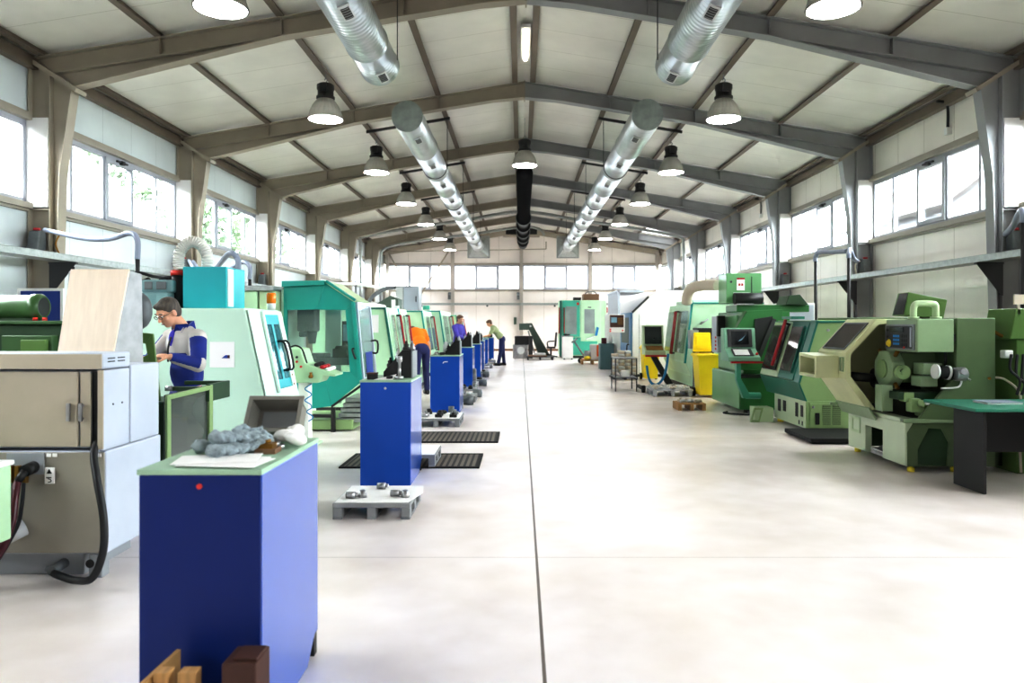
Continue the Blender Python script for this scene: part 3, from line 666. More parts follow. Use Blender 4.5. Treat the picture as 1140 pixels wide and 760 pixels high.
hose('dark red hose hanging from the beige machine down to the floor at the left', [(-2.885, 4.22, .60), (-2.865, 4.17, .52), (-2.85, 4.12, .38), (-2.88, 4.05, .22), (-2.98, 3.95, .07), (-3.15, 3.85, .03)], .020, 'hose_red')
hose('fat dark grey hose from the white socket of the beige machine to the floor', [(-2.99, 4.26, .275), (-3.04, 4.2, .22), (-3.08, 4.12, .10), (-3.2, 4.0, .05), (-3.4, 3.95, .05)], .045, 'charcoal')
for k in range(4):
    x = -3.0+k*.04
    hose('thin black hose hanging from the brass couplings, %s from the left' % ORD[k].replace('nearest', 'first'), [(x, 4.265, .585), (x-.005, 4.255, .45), (x-.03+.002*k, 4.24, .33), (x-.07, 4.2-.02*k, .16), (x-.12, 4.12-.02*k, .05), (x-.25, 4.03-.03*k, .02)], .011, 'hose_black', group='thin hoses on the beige machine')
t = thing('coolant_tank', 'pale green box cabinet at the left edge before the beige machine', 'tank', (-3.0, 3.9, 0))
part('tank', MB().box(-3.6, -2.71, 3.70, 3.92, .36, .755), 'pale_green', t, .01); part('lid', MB().box(-3.62, -2.70, 3.69, 3.93, .755, .78), 'white_paint', t, .006); part('foot', MB().box(-3.55, -3.3, 3.72, 3.9, 0, .36), 'charcoal', t)

# plywood faced grey hood standing behind it
t = thing('machine_hood', 'grey wedge hood with leaning birch plywood front on the beige machine', 'hood', (-2.95, 5.3, 1.1))
m = MB(); m.hexa([(-3.22, 5.14, 1.20), (-2.86, 5.14, 1.20), (-2.775, 5.42, 1.20), (-3.22, 5.42, 1.20)], [(-3.24, 5.27, 1.885), (-2.80, 5.27, 1.885), (-2.775, 5.40, 1.87), (-3.24, 5.40, 1.87)]); part('hood_body', m, 'grey_hood', t, .01)
m = MB(); m.slab([(-3.235, 5.13, 1.20), (-2.85, 5.13, 1.20), (-2.785, 5.25, 1.89), (-3.20, 5.25, 1.89)], .018); part('plywood_board', m, 'birch_ply', t, .003)
m = MB(); m.ell((-2.84, 5.47, 1.60), (.10, .07, .14)); part('motor_cover', m, 'cast_grey', t)
t = thing('stepped_housing', 'grey stepped housing under the plywood hood behind the beige cabinet', 'machine base', (-2.95, 5.3, 0))
part('base', MB().box(-3.5, -2.72, 5.06, 5.46, 0, 1.17), 'grey_enamel', t, .01); part('top_board', MB().box(-3.45, -2.72, 5.07, 5.46, 1.17, 1.20), 'birch_ply', t, .004)

# dark green lathe the worker tends: plate, tray and open glazed door
t = thing('green_lathe', 'dark green lathe with open glazed door and upright plate before the worker', 'lathe', (-2.75, 5.7, 0))
part('bed', MB().box(-3.5, -2.50, 5.52, 5.95, 0, .92), 'dark_green', t, .01)
m = MB(); P = [(-2.86, 1.44), (-2.745, 1.43), (-2.69, .93), (-2.86, .93)]
hole = [(-2.845+.0, 1.38), (-2.80, 1.36), (-2.79, 1.28), (-2.845, 1.24)]
m.ring(P, [(-2.855, 1.375), (-2.80, 1.355), (-2.785, 1.275), (-2.855, 1.235)], 'y', 5.49, 5.51); part('guard_plate', m, 'olive_green', t, .003)
m = MB(); m.box(-2.68, -2.36, 5.54, 5.60, 1.00, 1.03); m.box(-2.68, -2.36, 5.86, 5.90, 1.02, 1.05); m.box(-2.37, -2.34, 5.54, 5.92, .92, 1.05); m.box(-2.68, -2.36, 5.58, 5.9, .92, .94); m.box(-2.66, -2.38, 5.7, 5.74, .94, .99)
part('chip_tray', m, 'dark_green', t, .003)
m = MB().cyl((-2.66, 5.53, 1.02), (-2.62, 5.53, 1.02), .02).cyl((-2.43, 5.66, .95), (-2.39, 5.62, 1.03), .012); part('lever', m, 'machined_steel', t)
D = [(-2.515, 5.20, .42), (-2.35, 5.58, .42), (-2.35, 5.58, 1.045), (-2.515, 5.20, 1.0)]
d = part('door', MB().frame4(D, .035, .025), 'sage', t, .004)
part('door_glass', MB().slab([Vector(p)+Vector((-.008, .004, 0)) for p in D], .004), 'dark_clear' if clear('dark_clear', '#c2c8c4', .16, .4, '#8b938f') else '', d)  # pane lightened to grey, its reflection put into the colour
# green machine far left with a motor on top
t = thing('milling_machine', 'moss green machine with a ribbed motor lying on top at the left edge', 'milling machine', (-4.7, 7.2, 0))
part('body', MB().box(-5.6, -4.30, 6.9, 7.8, 0, 1.50), 'dark_green', t, .015)
part('top_plate', MB().box(-5.65, -4.28, 6.86, 7.84, 1.50, 1.535), 'moss_green', t, .006)
part('side_box', MB().box(-4.8, -4.33, 6.80, 6.9, .95, 1.40), 'moss_green', t, .01); part('side_box', MB().box(-4.6, -4.36, 6.76, 6.8, 1.0, 1.36), 'olive_green', t, .01)
m = MB().lathe([(.03, -4.98), (.10, -4.97), (.115, -4.92), (.115, -4.64), (.125, -4.63), (.125, -4.56), (.10, -4.53), (.09, -4.53), (.09, -4.60), (.02, -4.60)], (0, 7.0, 1.665), 28, 'x')
mo = part('motor', m, 'moss_green', t); part('terminal_box', MB().box(-5.25, -5.02, 6.88, 7.1, 1.57, 1.76), 'moss_green', mo, .012)
part('fan_cover', MB().cyl((-4.545, 7.0, 1.665), (-4.535, 7.0, 1.665), .088, n=24), 'black_steel', mo)
m = MB(); m.box(-4.95, -4.6, 6.93, 7.07, 1.535, 1.56); part('motor_foot', m, 'dark_green', t)
m = MB()
for x in (-4.55, -4.46): m.cyl((x, 6.9, 1.535), (x, 6.9, 1.565), .022)
part('cap', m, 'red_plastic', t, kind='stuff')
t = thing('notice_board', 'blue notice board with white frame behind the moss green machine', 'notice board', (-6.9, 10.6, 0))
part('board', MB().box(-7.2, -6.62, 10.60, 10.62, 1.3, 1.98), 'board_blue', t)
part('board_frame', MB().ring([(-7.24, 1.26), (-6.58, 1.26), (-6.58, 2.02), (-7.24, 2.02)], [(-7.2, 1.30), (-6.62, 1.30), (-6.62, 1.98), (-7.2, 1.98)], 'y', 10.58, 10.63), 'white_paint', t)
for x in (-7.15, -6.67): part('leg', MB().box(x-.02, x+.02, 10.63, 10.66, 0, 1.9).box(x-.02, x+.02, 10.45, 10.85, 0, .03), 'aluminium_white', t)
hose('grey sleeved cable from the nearest left column dropping behind the plywood hood', [(-7.3, 11.3, 2.95), (-6.2, 10.4, 2.72), (-5.6, 10.0, 2.66), (-5.15, 9.7, 2.70), (-5.0, 9.6, 2.60), (-5.0, 9.6, 2.35)], .035, 'hose_grey')
single('supply_pipe', MB().cyl((-5.0, 9.6, 0), (-5.0, 9.6, 2.4), .03), 'hose_black', 'black upright supply pipe behind the plywood hood', 'pipe', (-5.0, 9.6, 0))
hose('yellow thin cable hanging from the tray at the nearest left column', [(-7.1, 11.4, 2.95), (-7.2, 11.4, 2.75), (-7.12, 11.4, 2.55)], .012, 'brass')
hose('dark cable slung under the cable tray at the nearest left column', [(-7.05, 11.6, 2.4), (-6.9, 11.3, 1.9), (-7.2, 11.2, 1.55), (-7.5, 11.3, 1.5)], .02, 'hose_black')

# ------------------------------------------------------------------ mint lathe with teal door
t = thing('mint_lathe', 'mint green lathe with teal glazed sloping door behind the worker', 'lathe', (-4.2, 7.7, 0))
def mx(z): return -2.70+(1.66-z)*.215
ya, yb = 7.2, 8.22
m = MB(); m.prism([(-4.2, .12), (mx(.5)-.1, .12), (mx(.5), .5), (mx(1.66), 1.66), (-4.2, 1.66)], 'y', ya, yb); part('body', m, 'mint', t, .02)
part('base', MB().box(-4.15, -2.62, ya+.05, yb-.05, 0, .12), 'charcoal', t)
def on_slope(y, z, d): return (mx(z)+d, y, z)
m = MB(); m.slab([on_slope(ya+.01, .52, .012), on_slope(yb-.01, .52, .012), on_slope(yb-.01, 1.64, .012), on_slope(ya+.01, 1.64, .012)], .012); part('front_panel', m, 'mint_light', t, .004)
q = [on_slope(7.52, .80, .03), on_slope(8.0, .80, .03), on_slope(8.0, 1.63, .03), on_slope(7.52, 1.63, .03)]
d = part('door', MB().frame4(q, .035, .03), 'mint_light', t, .003)
m = MB(); m.slab([on_slope(7.54, .83, .04), on_slope(7.98, .83, .04), on_slope(7.98, 1.60, .04), on_slope(7.54, 1.60, .04)], .004); part('door_glass', m, 'teal_guard', d)
m = MB(); m.slab([on_slope(7.545, .84, .046), on_slope(7.975, .84, .046), on_slope(7.975, .93, .046), on_slope(7.545, .93, .046)], .003)
m.slab([on_slope(7.545, 1.5, .046), on_slope(7.975, 1.5, .046), on_slope(7.975, 1.6, .046), on_slope(7.545, 1.6, .046)], .003); m.slab([on_slope(7.73, .93, .046), on_slope(7.79, .93, .046), on_slope(7.79, 1.5, .046), on_slope(7.73, 1.5, .046)], .003); part('door_band', m, 'teal_bright', d)
for y in (7.80, 7.93):
    m = MB().tube([on_slope(y, 1.02, .05), on_slope(y, 1.04, .12), on_slope(y, 1.30, .12), on_slope(y, 1.32, .05)], .011, 8, 3); part('handle', m, 'black_plastic', d)
m = MB().box(-2.66, -2.64, 8.0, 8.01, 1.5, 1.51); m.mat(0)
for z in (1.05, .95, .85): m.cyl(on_slope(8.1, z, .01), on_slope(8.1, z, .035), .012, n=8)
part('hinge_screw', m, 'brass', t, kind='stuff')
part('drawing', MB().box(-3.04, -2.80, ya-.006, ya-.001, 1.08, 1.33), 'paper', t)
m = MB(); m.prism([(-2.925, 1.17), (-2.86, 1.17), (-2.865, 1.20), (-2.885, 1.20)], 'y', ya-.009, ya-.006); part('sketch', m, 'board_blue', t)
m = MB().box(-2.865, -2.845, ya-.0095, ya-.006, 1.17, 1.20); part('sketch', m, 'hose_red', t)
part('notice', MB().box(-3.4, -3.18, ya-.006, ya-.001, 1.30, 1.5), 'paper', t)
t = thing('beacon', 'amber warning beacon on the mint lathe', 'beacon', (-2.72, 8.05, 1.66))
part('base', MB().cyl((-2.73, 8.05, 1.66), (-2.73, 8.05, 1.73), .045), 'white_paint', t); part('lens', MB().lathe([(.045, 1.73), (.05, 1.75), (.05, 1.83), (.04, 1.845)], (-2.73, 8.05, 0), 16, 'z'), 'amber', t)
t = thing('switch_cabinet', 'turquoise switch cabinet standing on top of the mint lathe', 'cabinet', (-3.15, 7.6, 1.66))
part('cabinet', MB().box(-3.40, -2.96, 7.4, 7.9, 1.66, 2.08), 'teal_bright', t, .01); part('side_strip', MB().box(-2.96, -2.945, 7.42, 7.55, 1.68, 2.06), 'white_paint', t)
t = thing('hydraulic_unit', 'slate grey hydraulic pump unit on top of the mint lathe', 'pump', (-3.65, 7.5, 1.66))
part('block', MB().box(-3.95, -3.52, 7.35, 7.7, 1.66, 1.82), 'slate_block', t, .012); part('block', MB().box(-3.82, -3.50, 7.4, 7.65, 1.82, 1.95), 'slate_block', t, .02)
m = MB(); m.box(-3.78, -3.70, 7.385, 7.4, 1.85, 1.93); m.box(-3.66, -3.56, 7.385, 7.4, 1.85, 1.93); part('recess', m, 'cast_grey', t, .008, kind='stuff')
part('side_block', MB().box(-3.62, -3.50, 7.30, 7.36, 1.67, 1.80), 'slate_block', t, .01)
part('pump_body', MB().cyl((-3.50, 7.55, 1.66), (-3.50, 7.55, 2.0), .075).cyl((-3.7, 7.55, 1.97), (-3.52, 7.55, 1.97), .03).cyl((-3.95, 7.5, 1.87), (-3.78, 7.5, 1.95), .035), 'black_steel', t)
part('red_collar', MB().cyl((-3.50, 7.55, 2.0), (-3.50, 7.55, 2.05), .085), 'red_plastic', t)
m = MB(); pts = [(-3.50, 7.55, 2.05), (-3.51, 7.55, 2.15), (-3.48, 7.55, 2.27), (-3.39, 7.55, 2.345), (-3.29, 7.55, 2.32), (-3.22, 7.55, 2.22), (-3.21, 7.55, 2.08)]
m.tube(pts, lambda t_: .055+.007*math.sin(t_*190), 14, 24); single('flexible_duct', m, 'flex_white', 'white corrugated hose arching from the red collar to the turquoise cabinet', 'hose', (-3.5, 7.55, 2.05))
hose('small black cable lying on the slate pump unit', [(-4.0, 7.45, 1.90), (-3.9, 7.45, 2.02), (-3.75, 7.5, 1.99), (-3.62, 7.5, 1.97)], .015, 'hose_black')
for k, (x, y, xe, ye, z) in enumerate(((-4.0, 10.4, -7.3, 16.2, 2.5), (-4.9, 13.3, -7.3, 16.4, 2.62))):
    hose('grey sleeved cable arching from the second left column to the %s upright pipe' % ('near', 'far')[k], [(xe, ye, 2.9), (xe*.7+x*.3, ye*.7+y*.3, 2.45), (xe*.35+x*.65, ye*.35+y*.65, z-.05), (x-.2, y+.2, z+.02), (x, y, z-.08), (x, y, z-.3)], .04, 'hose_grey')
    single('supply_pipe', MB().cyl((x, y, 0), (x, y, z-.25), .03), 'hose_black', ('near', 'far')[k]+' black upright supply pipe behind the turquoise cabinet', 'pipe', (x, y, 0))

# ------------------------------------------------------------------ teal machining centre
t = thing('machining_centre', 'teal machining centre with large side window and clear front guard', 'machine', (-3.2, 10.9, 0))
A, B = 10.3, 11.25
ax = lambda px, Y=A: xa(px, Y); az = lambda py, Y=A: za(py, Y)
sil = [(ax(315.5), az(315.5)), (ax(362.5), az(314.8)), (ax(394), az(336)), (ax(402), az(425)), (ax(369), az(452)), (ax(347), az(459)), (ax(315.5), az(459))]
# side wall as a ring around the window
o4 = [sil[0], sil[1], sil[2], sil[3], sil[4], sil[6]]
win = [(ax(320), az(345)), (ax(352), az(344.5)), (ax(384.5), az(345)), (ax(389.5), az(414)), (ax(360), az(413)), (ax(320), az(412))]
m = MB(); m.ring(o4, win, 'y', A, A+.04); part('side_wall', m, 'teal', t, .004)
part('side_window', MB().prism(win, 'y', A+.012, A+.018), 'guard_glass', t)
m = MB(); e = .03
m.slab([(sil[0][0], A-.02, sil[0][1]), (sil[1][0], A-.02, sil[1][1]), (sil[1][0], B, sil[1][1]), (sil[0][0], B, sil[0][1])], .03)
part('roof', m, 'teal', t)
m = MB(); m.slab([(sil[1][0], A-.02, sil[1][1]), (sil[2][0], A-.02, sil[2][1]), (sil[2][0], B, sil[2][1]), (sil[1][0], B, sil[1][1])], .03); part('roof_slope', m, 'sage_light', t)
m = MB(); m.slab([(sil[1][0], A-.03, sil[1][1]+.01), (sil[2][0]+.01, A-.03, sil[2][1]+.01), (sil[2][0]+.01, A+.03, sil[2][1]+.01), (sil[1][0], A+.03, sil[1][1]+.01)], .035)
m.slab([(sil[2][0]-.04, A-.03, sil[2][1]), (sil[2][0]+.015, A-.03, sil[2][1]), (sil[3][0]+.015, A-.03, sil[3][1]), (sil[3][0]-.04, A-.03, sil[3][1])], .06); m.slab([(sil[0][0], A-.03, sil[0][1]-.05), (sil[1][0], A-.03, sil[1][1]-.03), (sil[1][0], A-.03, sil[1][1]+.03), (sil[0][0], A-.03, sil[0][1]+.03)], .05)
part('edge_frame', m, 'teal', t, .004)
F = [(sil[3][0]+.01, A+.03, sil[3][1]), (sil[3][0]+.01, B, sil[3][1]), (sil[2][0]+.01, B, sil[2][1]), (sil[2][0]+.01, A+.03, sil[2][1])]
fg = part('front_guard', MB().frame4(F, .05, .03), 'grey_enamel', t, .003)
part('front_glass', MB().slab([Vector(p)+Vector((.01, 0, 0)) for p in F], .005), 'pale_guard_glass', fg)
m = MB(); m.slab([(sil[3][0]+.03, A+.25, .78), (sil[3][0]+.03, B-.25, .78), (sil[3][0]+.01, B-.25, 1.10), (sil[3][0]+.01, A+.25, 1.10)], .004); part('instruction_plate', m, 'board_blue', fg)
m = MB().tube([(sil[3][0], 11.05, 1.08), (sil[3][0]+.08, 11.05, 1.08), (sil[3][0]+.08, 11.05, 1.25), (sil[3][0]-.02, 11.05, 1.25)], .014, 8, 3); part('handle', m, 'black_plastic', fg)
m = MB().tube([(ax(394), A-.01, az(388)), (ax(393), A-.05, az(389)), (ax(396), A-.05, az(398)), (ax(396.5), A-.01, az(398))], .013, 8, 3); part('handle', m, 'black_plastic', t)
m = MB(); m.box(ax(316), ax(392), A+.04, 11.5, .02, .16); part('base', m, 'sage', t, .01)
m = MB(); m.slab([(ax(369), A-.015, az(451)), (ax(403), A-.015, az(427)), (ax(403), A-.015, az(430)), (ax(369), A-.015, az(454))], .02); part('skirt_edge', m, 'black_plastic', t)
m = MB()
for k in range(5):
    z0 = .12+k*.07; m.box(ax(372)+.03*k, ax(402), A+.1+.012*k, B, z0, z0+.055)
part('way_cover', m, 'galvanised', t, .004, kind='stuff')
m = MB(); m.box(ax(345), ax(372), A-.02, A+.04, .20, .24); m.box(ax(369), ax(373), A-.03, A+.03, 0, .34); part('chip_trough', m, 'black_steel', t)
# inside: spindle head, table, back wall, small screen; walls painted pale to look lit
part('back_wall', MB().box(ax(343), ax(362), B-.04, B, .3, 1.95), 'mint_light', t)
part('rear_wall', MB().box(ax(316)-.05, ax(316), A+.04, B, .16, 2.0), 'mint_light', t)
m = MB(); m.box(ax(322), ax(342), A+.35, A+.65, 1.40, 1.85); m.box(ax(325), ax(332), A+.3, A+.6, 1.32, 1.4); part('spindle_head', m, 'cast_grey', t, .02)
m = MB().cyl((ax(336), A+.5, 1.40), (ax(336), A+.5, 1.22), .08, .05); part('spindle_nose', m, 'cast_grey', t)
part('work_table', MB().box(ax(322), ax(384), A+.2, A+.7, .92, 1.02).box(ax(330), ax(356), A+.25, A+.6, 1.02, 1.08), 'cast_grey', t, .008)
m = MB().cyl((ax(366), A+.4, 1.10), (ax(384), A+.4, 1.10), .09); m.box(ax(364), ax(380), A+.3, A+.5, .98, 1.15); part('vice', m, 'dark_iron', t, .01)
m = MB(); m.box(ax(366), ax(380), A+.75, A+.8, 1.12, 1.55); sc_ = part('monitor', m, 'black_plastic', t, .01); part('screen', MB().box(ax(366)+.02, ax(380)-.04, A+.74, A+.75, 1.25, 1.5), 'screen_glare', sc_)
# control console on its post
t = thing('control_console', 'pale green console with red and black buttons on a post before the teal machine', 'console', (-2.70, 9.2, 0))
cy0, cy1 = 9.0, 9.4; cx = lambda px: xa(px, 9.1); cz = lambda py: za(py, 9.1)
m = MB(); m.prism([(cx(321), cz(386)), (cx(337), cz(388)), (cx(342.5), cz(404)), (cx(376), cz(416)), (cx(375), cz(418.5)), (cx(362), cz(417)), (cx(357), cz(425.5)), (cx(330), cz(425.5))], 'y', cy0, cy1); part('housing', m, 'pale_green', t, .012)
m = MB().tube([(cx(325), cy0+.05, cz(386)), (cx(331), cy0+.05, cz(384.5)), (cx(338), cy0+.05, cz(389)), (cx(343), cy0+.05, cz(404))], .01, 8, 4); part('edge_seal', m, 'black_plastic', t)
for (px, py, mt) in ((333.5, 397, 'black_plastic'), (333.5, 402, 'red_plastic'), (338, 407.5, 'red_plastic')): part('button', MB().cyl((cx(px), cy0, cz(py)), (cx(px), cy0-.02, cz(py)), .014), mt, t)
m = MB(); m.box(-2.76, -2.63, 9.12, 9.28, .0, .79); part('post', m, 'white_paint', t, .008)
part('foot', MB().box(-2.86, -2.53, 9.0, 9.4, 0, .02), 'pale_green', t)
m = MB().lathe([(.02, 0), (.03, .02), (.012, .05), (.02, .07)], (cx(349), cy0-.02, cz(420)), 10, 'z'); part('air_valve', m, 'brass', t)
m = MB()
pts = [Vector((-2.60+.04*math.cos(k*.9)+(.02 if k > 14 else 0), 9.0-.02*math.sin(k*.9), .78-.02*k)) for k in range(24)]
m.tube(pts, .007, 6, 2); single('air_hose', m, 'hose_blue', 'blue coiled air hose hanging under the pale green console', 'hose', tuple(pts[-1]))
for k, (dx, dz, mt, lb) in enumerate(((.0, 0, 'dark_iron', 'dark steel parts lying on the sloping console top'), (.07, -.01, 'red_paint', 'red rag lying on the sloping console top'), (.14, -.02, 'paper', 'white cloth drooping over the console edge'))):
    m = MB(); x = cx(355)+dx; z = cz(408.5)-dx*.40+.03
    for j in range(3): m.ell((x+.02*j-.02, cy0+.08+.05*j, z+.006*j), (.035, .045, .026), 10, 6)
    single(('steel_part', 'rag', 'cloth')[k], m, mt, lb, ('part', 'rag', 'cloth')[k], (x, cy0+.1, z-.03))
t = thing('rear_cabinet', 'pale green cabinet row with grey top rail behind the mint lathe', 'cabinet', (-3.5, 10.2, 0))
part('cabinet', MB().box(-3.92, -3.62, 10.1, 10.8, 0, 1.96), 'pale_green', t, .01); part('cabinet', MB().box(-3.60, -3.38, 10.12, 10.8, 0, 1.96), 'sage_light', t, .01); part('top_rail', MB().box(-3.94, -3.38, 10.05, 10.85, 1.96, 2.03), 'galvanised', t, .01)
# ------------------------------------------------------------------ blue tool cabinets down the left of the aisle
CH = .98
def tool_cabinet(x0, x1, y0, y1, label, front='navy_front', mark='lock'):
    t = thing('tool_cabinet', label, 'cabinet', ((x0+x1)/2, (y0+y1)/2, 0), 'blue tool cabinets')
    m = MB(); m.box(x0, x1, y0+.012, y1, .0, CH-.02); 
    body = part('body', MB().prism([(y0+.012, 0), (y1-.16, 0), (y1-.05, .10), (y1, .10), (y1, CH-.02), (y0+.012, CH-.02)], 'x', x0, x1), 'navy_blue', t, .004)
    part('front_panel', MB().box(x0+.003, x1-.003, y0, y0+.015, .0, CH-.02), front, t, .003)
    part('foot', MB().box(x0+.02, x1-.004, y1-.05, y1-.005, 0, .10), 'black_plastic', t)
    part('worktop', MB().box(x0-.004, x1+.004, y0-.004, y1+.004, CH-.02, CH), 'mat_green', t, .003)
    xc = (x0+x1)/2
    if mark == 'lock': part('lock', MB().cyl((xc, y0, CH-.075), (xc, y0-.006, CH-.075), .012), 'machined_steel', t)
    elif mark == 'red': part('lock', MB().cyl((xc-.0, y0, CH-.06), (xc, y0-.006, CH-.06), .010), 'red_plastic', t)
    elif mark == 'emblem':
        m = MB(); m.tube([(xc-.03, y0-.003, CH-.135), (xc-.01, y0-.003, CH-.11), (xc+.05, y0-.003, CH-.108)], .008, 6, 3); part('emblem', m, 'paper', t)
    return t
tool_cabinet(-1.372, -.932, 2.64, 3.38, 'big dark blue tool cabinet in the near foreground with gloves on top', 'navy_shaded', 'red')  # front panel colour darkened to carry the shade on this side
tool_cabinet(-1.50, -1.027, 6.86, 7.62, 'blue tool cabinet standing behind the near grey pallet with the white sheet')
tool_cabinet(-1.53, -1.035, 12.4, 13.2, 'blue tool cabinet with white emblem near its top front edge', mark='emblem')
rows = [(-1.60, -1.12, 17.0), (-1.56, -1.09, 19.8), (-1.66, -1.19, 23.6), (-1.66, -1.2, 26.6), (-1.56, -1.10, 29.6)]
lab = ['blue tool cabinet right behind the one with the white emblem', 'blue tool cabinet carrying dark tool block before the woman in purple', 'blue tool cabinet beyond the woman in purple', 'blue tool cabinet the leaning man works on', 'farthest blue tool cabinet, beyond the leaning man']
for (a, b, y), l in zip(rows, lab): tool_cabinet(a, b, y, y+.8, l, mark=None)

# what lies on the foreground cabinet
def lump(name, label, cat, c, r, mat, seed, n=7, group=None):
    rnd = random.Random(seed); m = MB()
    for _ in range(n):
        m.ell((c[0]+rnd.uniform(-.7, .7)*r[0], c[1]+rnd.uniform(-.7, .7)*r[1], c[2]+r[2]*.8+rnd.uniform(-.1, .6)*r[2]), (r[0]*rnd.uniform(.35, .6), r[1]*rnd.uniform(.35, .6), r[2]*rnd.uniform(.6, .95)), 12, 8, Euler((rnd.uniform(-.3, .3), rnd.uniform(-.3, .3), rnd.uniform(0, 3))).to_matrix())
    o = single(name, m, mat, label, cat, c, group)
    rm = o.modifiers.new('merge', 'REMESH'); rm.mode = 'VOXEL'; rm.voxel_size = max(.004, r[0]*.06); sm = o.modifiers.new('soft', 'SMOOTH'); sm.iterations = 4; sm.factor = .6
    return o
def glove(label, c, yaw, seed, roll=0):
    rnd = random.Random(seed); m = MB(); M = Euler((roll, 0, yaw)).to_matrix()
    P = lambda x, y, z: Vector(c)+M @ Vector((x, y, z))
    m.ell(P(0, 0, .024), (.050, .046, .022), 14, 8, M); m.ell(P(-.06, 0, .026), (.050, .040, .024), 14, 8, M); m.ell(P(-.105, .004, .028), (.032, .046, .026), 14, 8, M)
    for k, l in enumerate((.075, .09, .085, .065)):
        y = -.036+.024*k; b = rnd.uniform(.0, .035); q = P(.04+l*.55, y*1.25, .022+b)
        m.cap2(P(.03, y*.9, .026), q, .0135, .0125, 10); m.cap2(q, P(.04+l*rnd.uniform(.7, 1), y*1.4, .014), .0125, .011, 10)
    q = P(.03, .075, .03); m.cap2(P(-.015, .035, .028), q, .0155, .014, 10); m.cap2(q, P(.065, .082, .016), .014, .012, 10)
    o = single('work_glove', m, 'glove_cloth', label, 'glove', c, 'grey work gloves on the foreground cabinet')
    rm = o.modifiers.new('merge', 'REMESH'); rm.mode = 'VOXEL'; rm.voxel_size = .004; sm = o.modifiers.new('soft', 'SMOOTH'); sm.iterations = 2
    tx = bpy.data.textures.new('creases', 'CLOUDS'); tx.noise_scale = .03
    dm = o.modifiers.new('crease', 'DISPLACE'); dm.texture = tx; dm.strength = .022; dm.mid_level = .5; dm.texture_coords = 'GLOBAL'
    return o
glove('grey work glove lying at the left on the foreground cabinet', (-1.20, 3.02, CH), .5, 1)
glove('grey work glove lying on the foreground cabinet nearer the papers', (-1.12, 2.93, CH), 1.0, 2)
glove('grey work glove heaped behind the other gloves on the foreground cabinet', (-1.15, 3.03, CH+.038), .8, 3, .3)
m = MB()
for k, (dx, dy, a) in enumerate(((0, 0, .05), (.02, -.03, -.12), (-.03, .02, .2))):
    M = Euler((0, 0, a)).to_matrix(); c = Vector((-1.12+dx, 2.78+dy, CH+.002+.003*k))
    m.hexa([tuple(c+M @ Vector(p)) for p in ((-.15, -.09, 0), (.15, -.09, 0), (.15, .09, 0), (-.15, .09, 0))], [tuple(c+M @ Vector(p)) for p in ((-.15, -.09, .002), (.15, -.09, .002), (.15, .09, .003), (-.15, .09, .003))])
single('paper_sheets', m, 'paper', 'white paper sheets spread over the foreground cabinet top', 'paper', (-1.12, 2.78, CH))
t = thing('storage_bin', 'grey plastic storage bin tipped up at the back of the foreground cabinet', 'bin', (-1.08, 3.28, CH))
m = MB(); m.box(-1.20, -.985, 3.22, 3.225, CH+.002, CH+.115); m.box(-1.20, -.985, 3.36, 3.365, CH+.002, CH+.115); m.box(-1.20, -1.195, 3.22, 3.365, CH+.002, CH+.115); m.box(-.99, -.985, 3.22, 3.365, CH+.002, CH+.08); m.box(-1.20, -.985, 3.22, 3.365, CH+.002, CH+.006)
part('tray', m, 'bin_grey' if paint('bin_grey', '#8d8a82', .55, .06, 6) else '', t); part('rim', MB().ring([(-1.215, 3.205), (-.97, 3.205), (-.97, 3.38), (-1.215, 3.38)], [(-1.195, 3.225), (-.99, 3.225), (-.99, 3.36), (-1.195, 3.36)], 'z', CH+.105, CH+.115), 'bin_grey', t, .002)
part('label_recess', MB().box(-1.175, -1.02, 3.236, 3.35, CH+.007, CH+.012), 'grey_mid', t, .004); t.rotation_euler.x = 1.0; t.location.y = 3.34; t.location.z = CH+.055
lump('cloth', 'crumpled white cloth at the back right corner of the foreground cabinet', 'cloth', (-.985, 3.17, CH), (.05, .09, .04), 'paper', 5)
t = thing('parts_box', 'small brown box of steel parts on the foreground cabinet', 'box', (-1.03, 2.98, CH))
part('box', MB().box(-1.07, -.985, 2.95, 3.03, CH, CH+.02), 'cardboard', t, .002); part('steel_part', MB().box(-1.06, -1.0, 2.96, 3.02, CH+.02, CH+.04).cyl((-1.03, 2.98, CH+.04), (-1.03, 2.98, CH+.055), .018), 'brass', t)
m = MB().cyl((-1.04, 3.1, CH), (-1.04, 3.1, CH+.03), .03).cyl((-1.01, 3.08, CH), (-1.01, 3.08, CH+.02), .022); single('steel_bush', m, 'machined_steel', 'small bright turned parts beside the brown box on the foreground cabinet', 'part', (-1.03, 3.1, CH))
# timber in front of it
t = thing('wooden_crate', 'open pine crate on the floor against the foreground cabinet', 'crate', (-1.15, 2.5, 0))
for x, hw in ((-1.185, .025), (-1.10, .03)): part('corner_post', MB().box(x-hw, x+hw, 2.42, 2.47, 0, .355), 'pine', t, .003)
part('side_board', MB().slab([(-1.245, 2.36, .02), (-1.22, 2.60, .02), (-1.215, 2.60, .355), (-1.24, 2.36, .335)], .015), 'pine', t); part('end_board', MB().box(-1.225, -1.06, 2.47, 2.485, .02, .28), 'pine', t); part('base', MB().box(-1.24, -1.06, 2.38, 2.60, 0, .02), 'pine', t)
t = thing('timber_block', 'dark red brown timber block standing before the foreground cabinet', 'timber', (-.93, 2.5, 0))
part('block', MB().box(-.985, -.872, 2.42, 2.56, 0, .385), 'dark_wood', t, .006); part('end_grain', MB().box(-.955, -.875, 2.44, 2.54, .385, .395), 'dark_wood', t, .003)

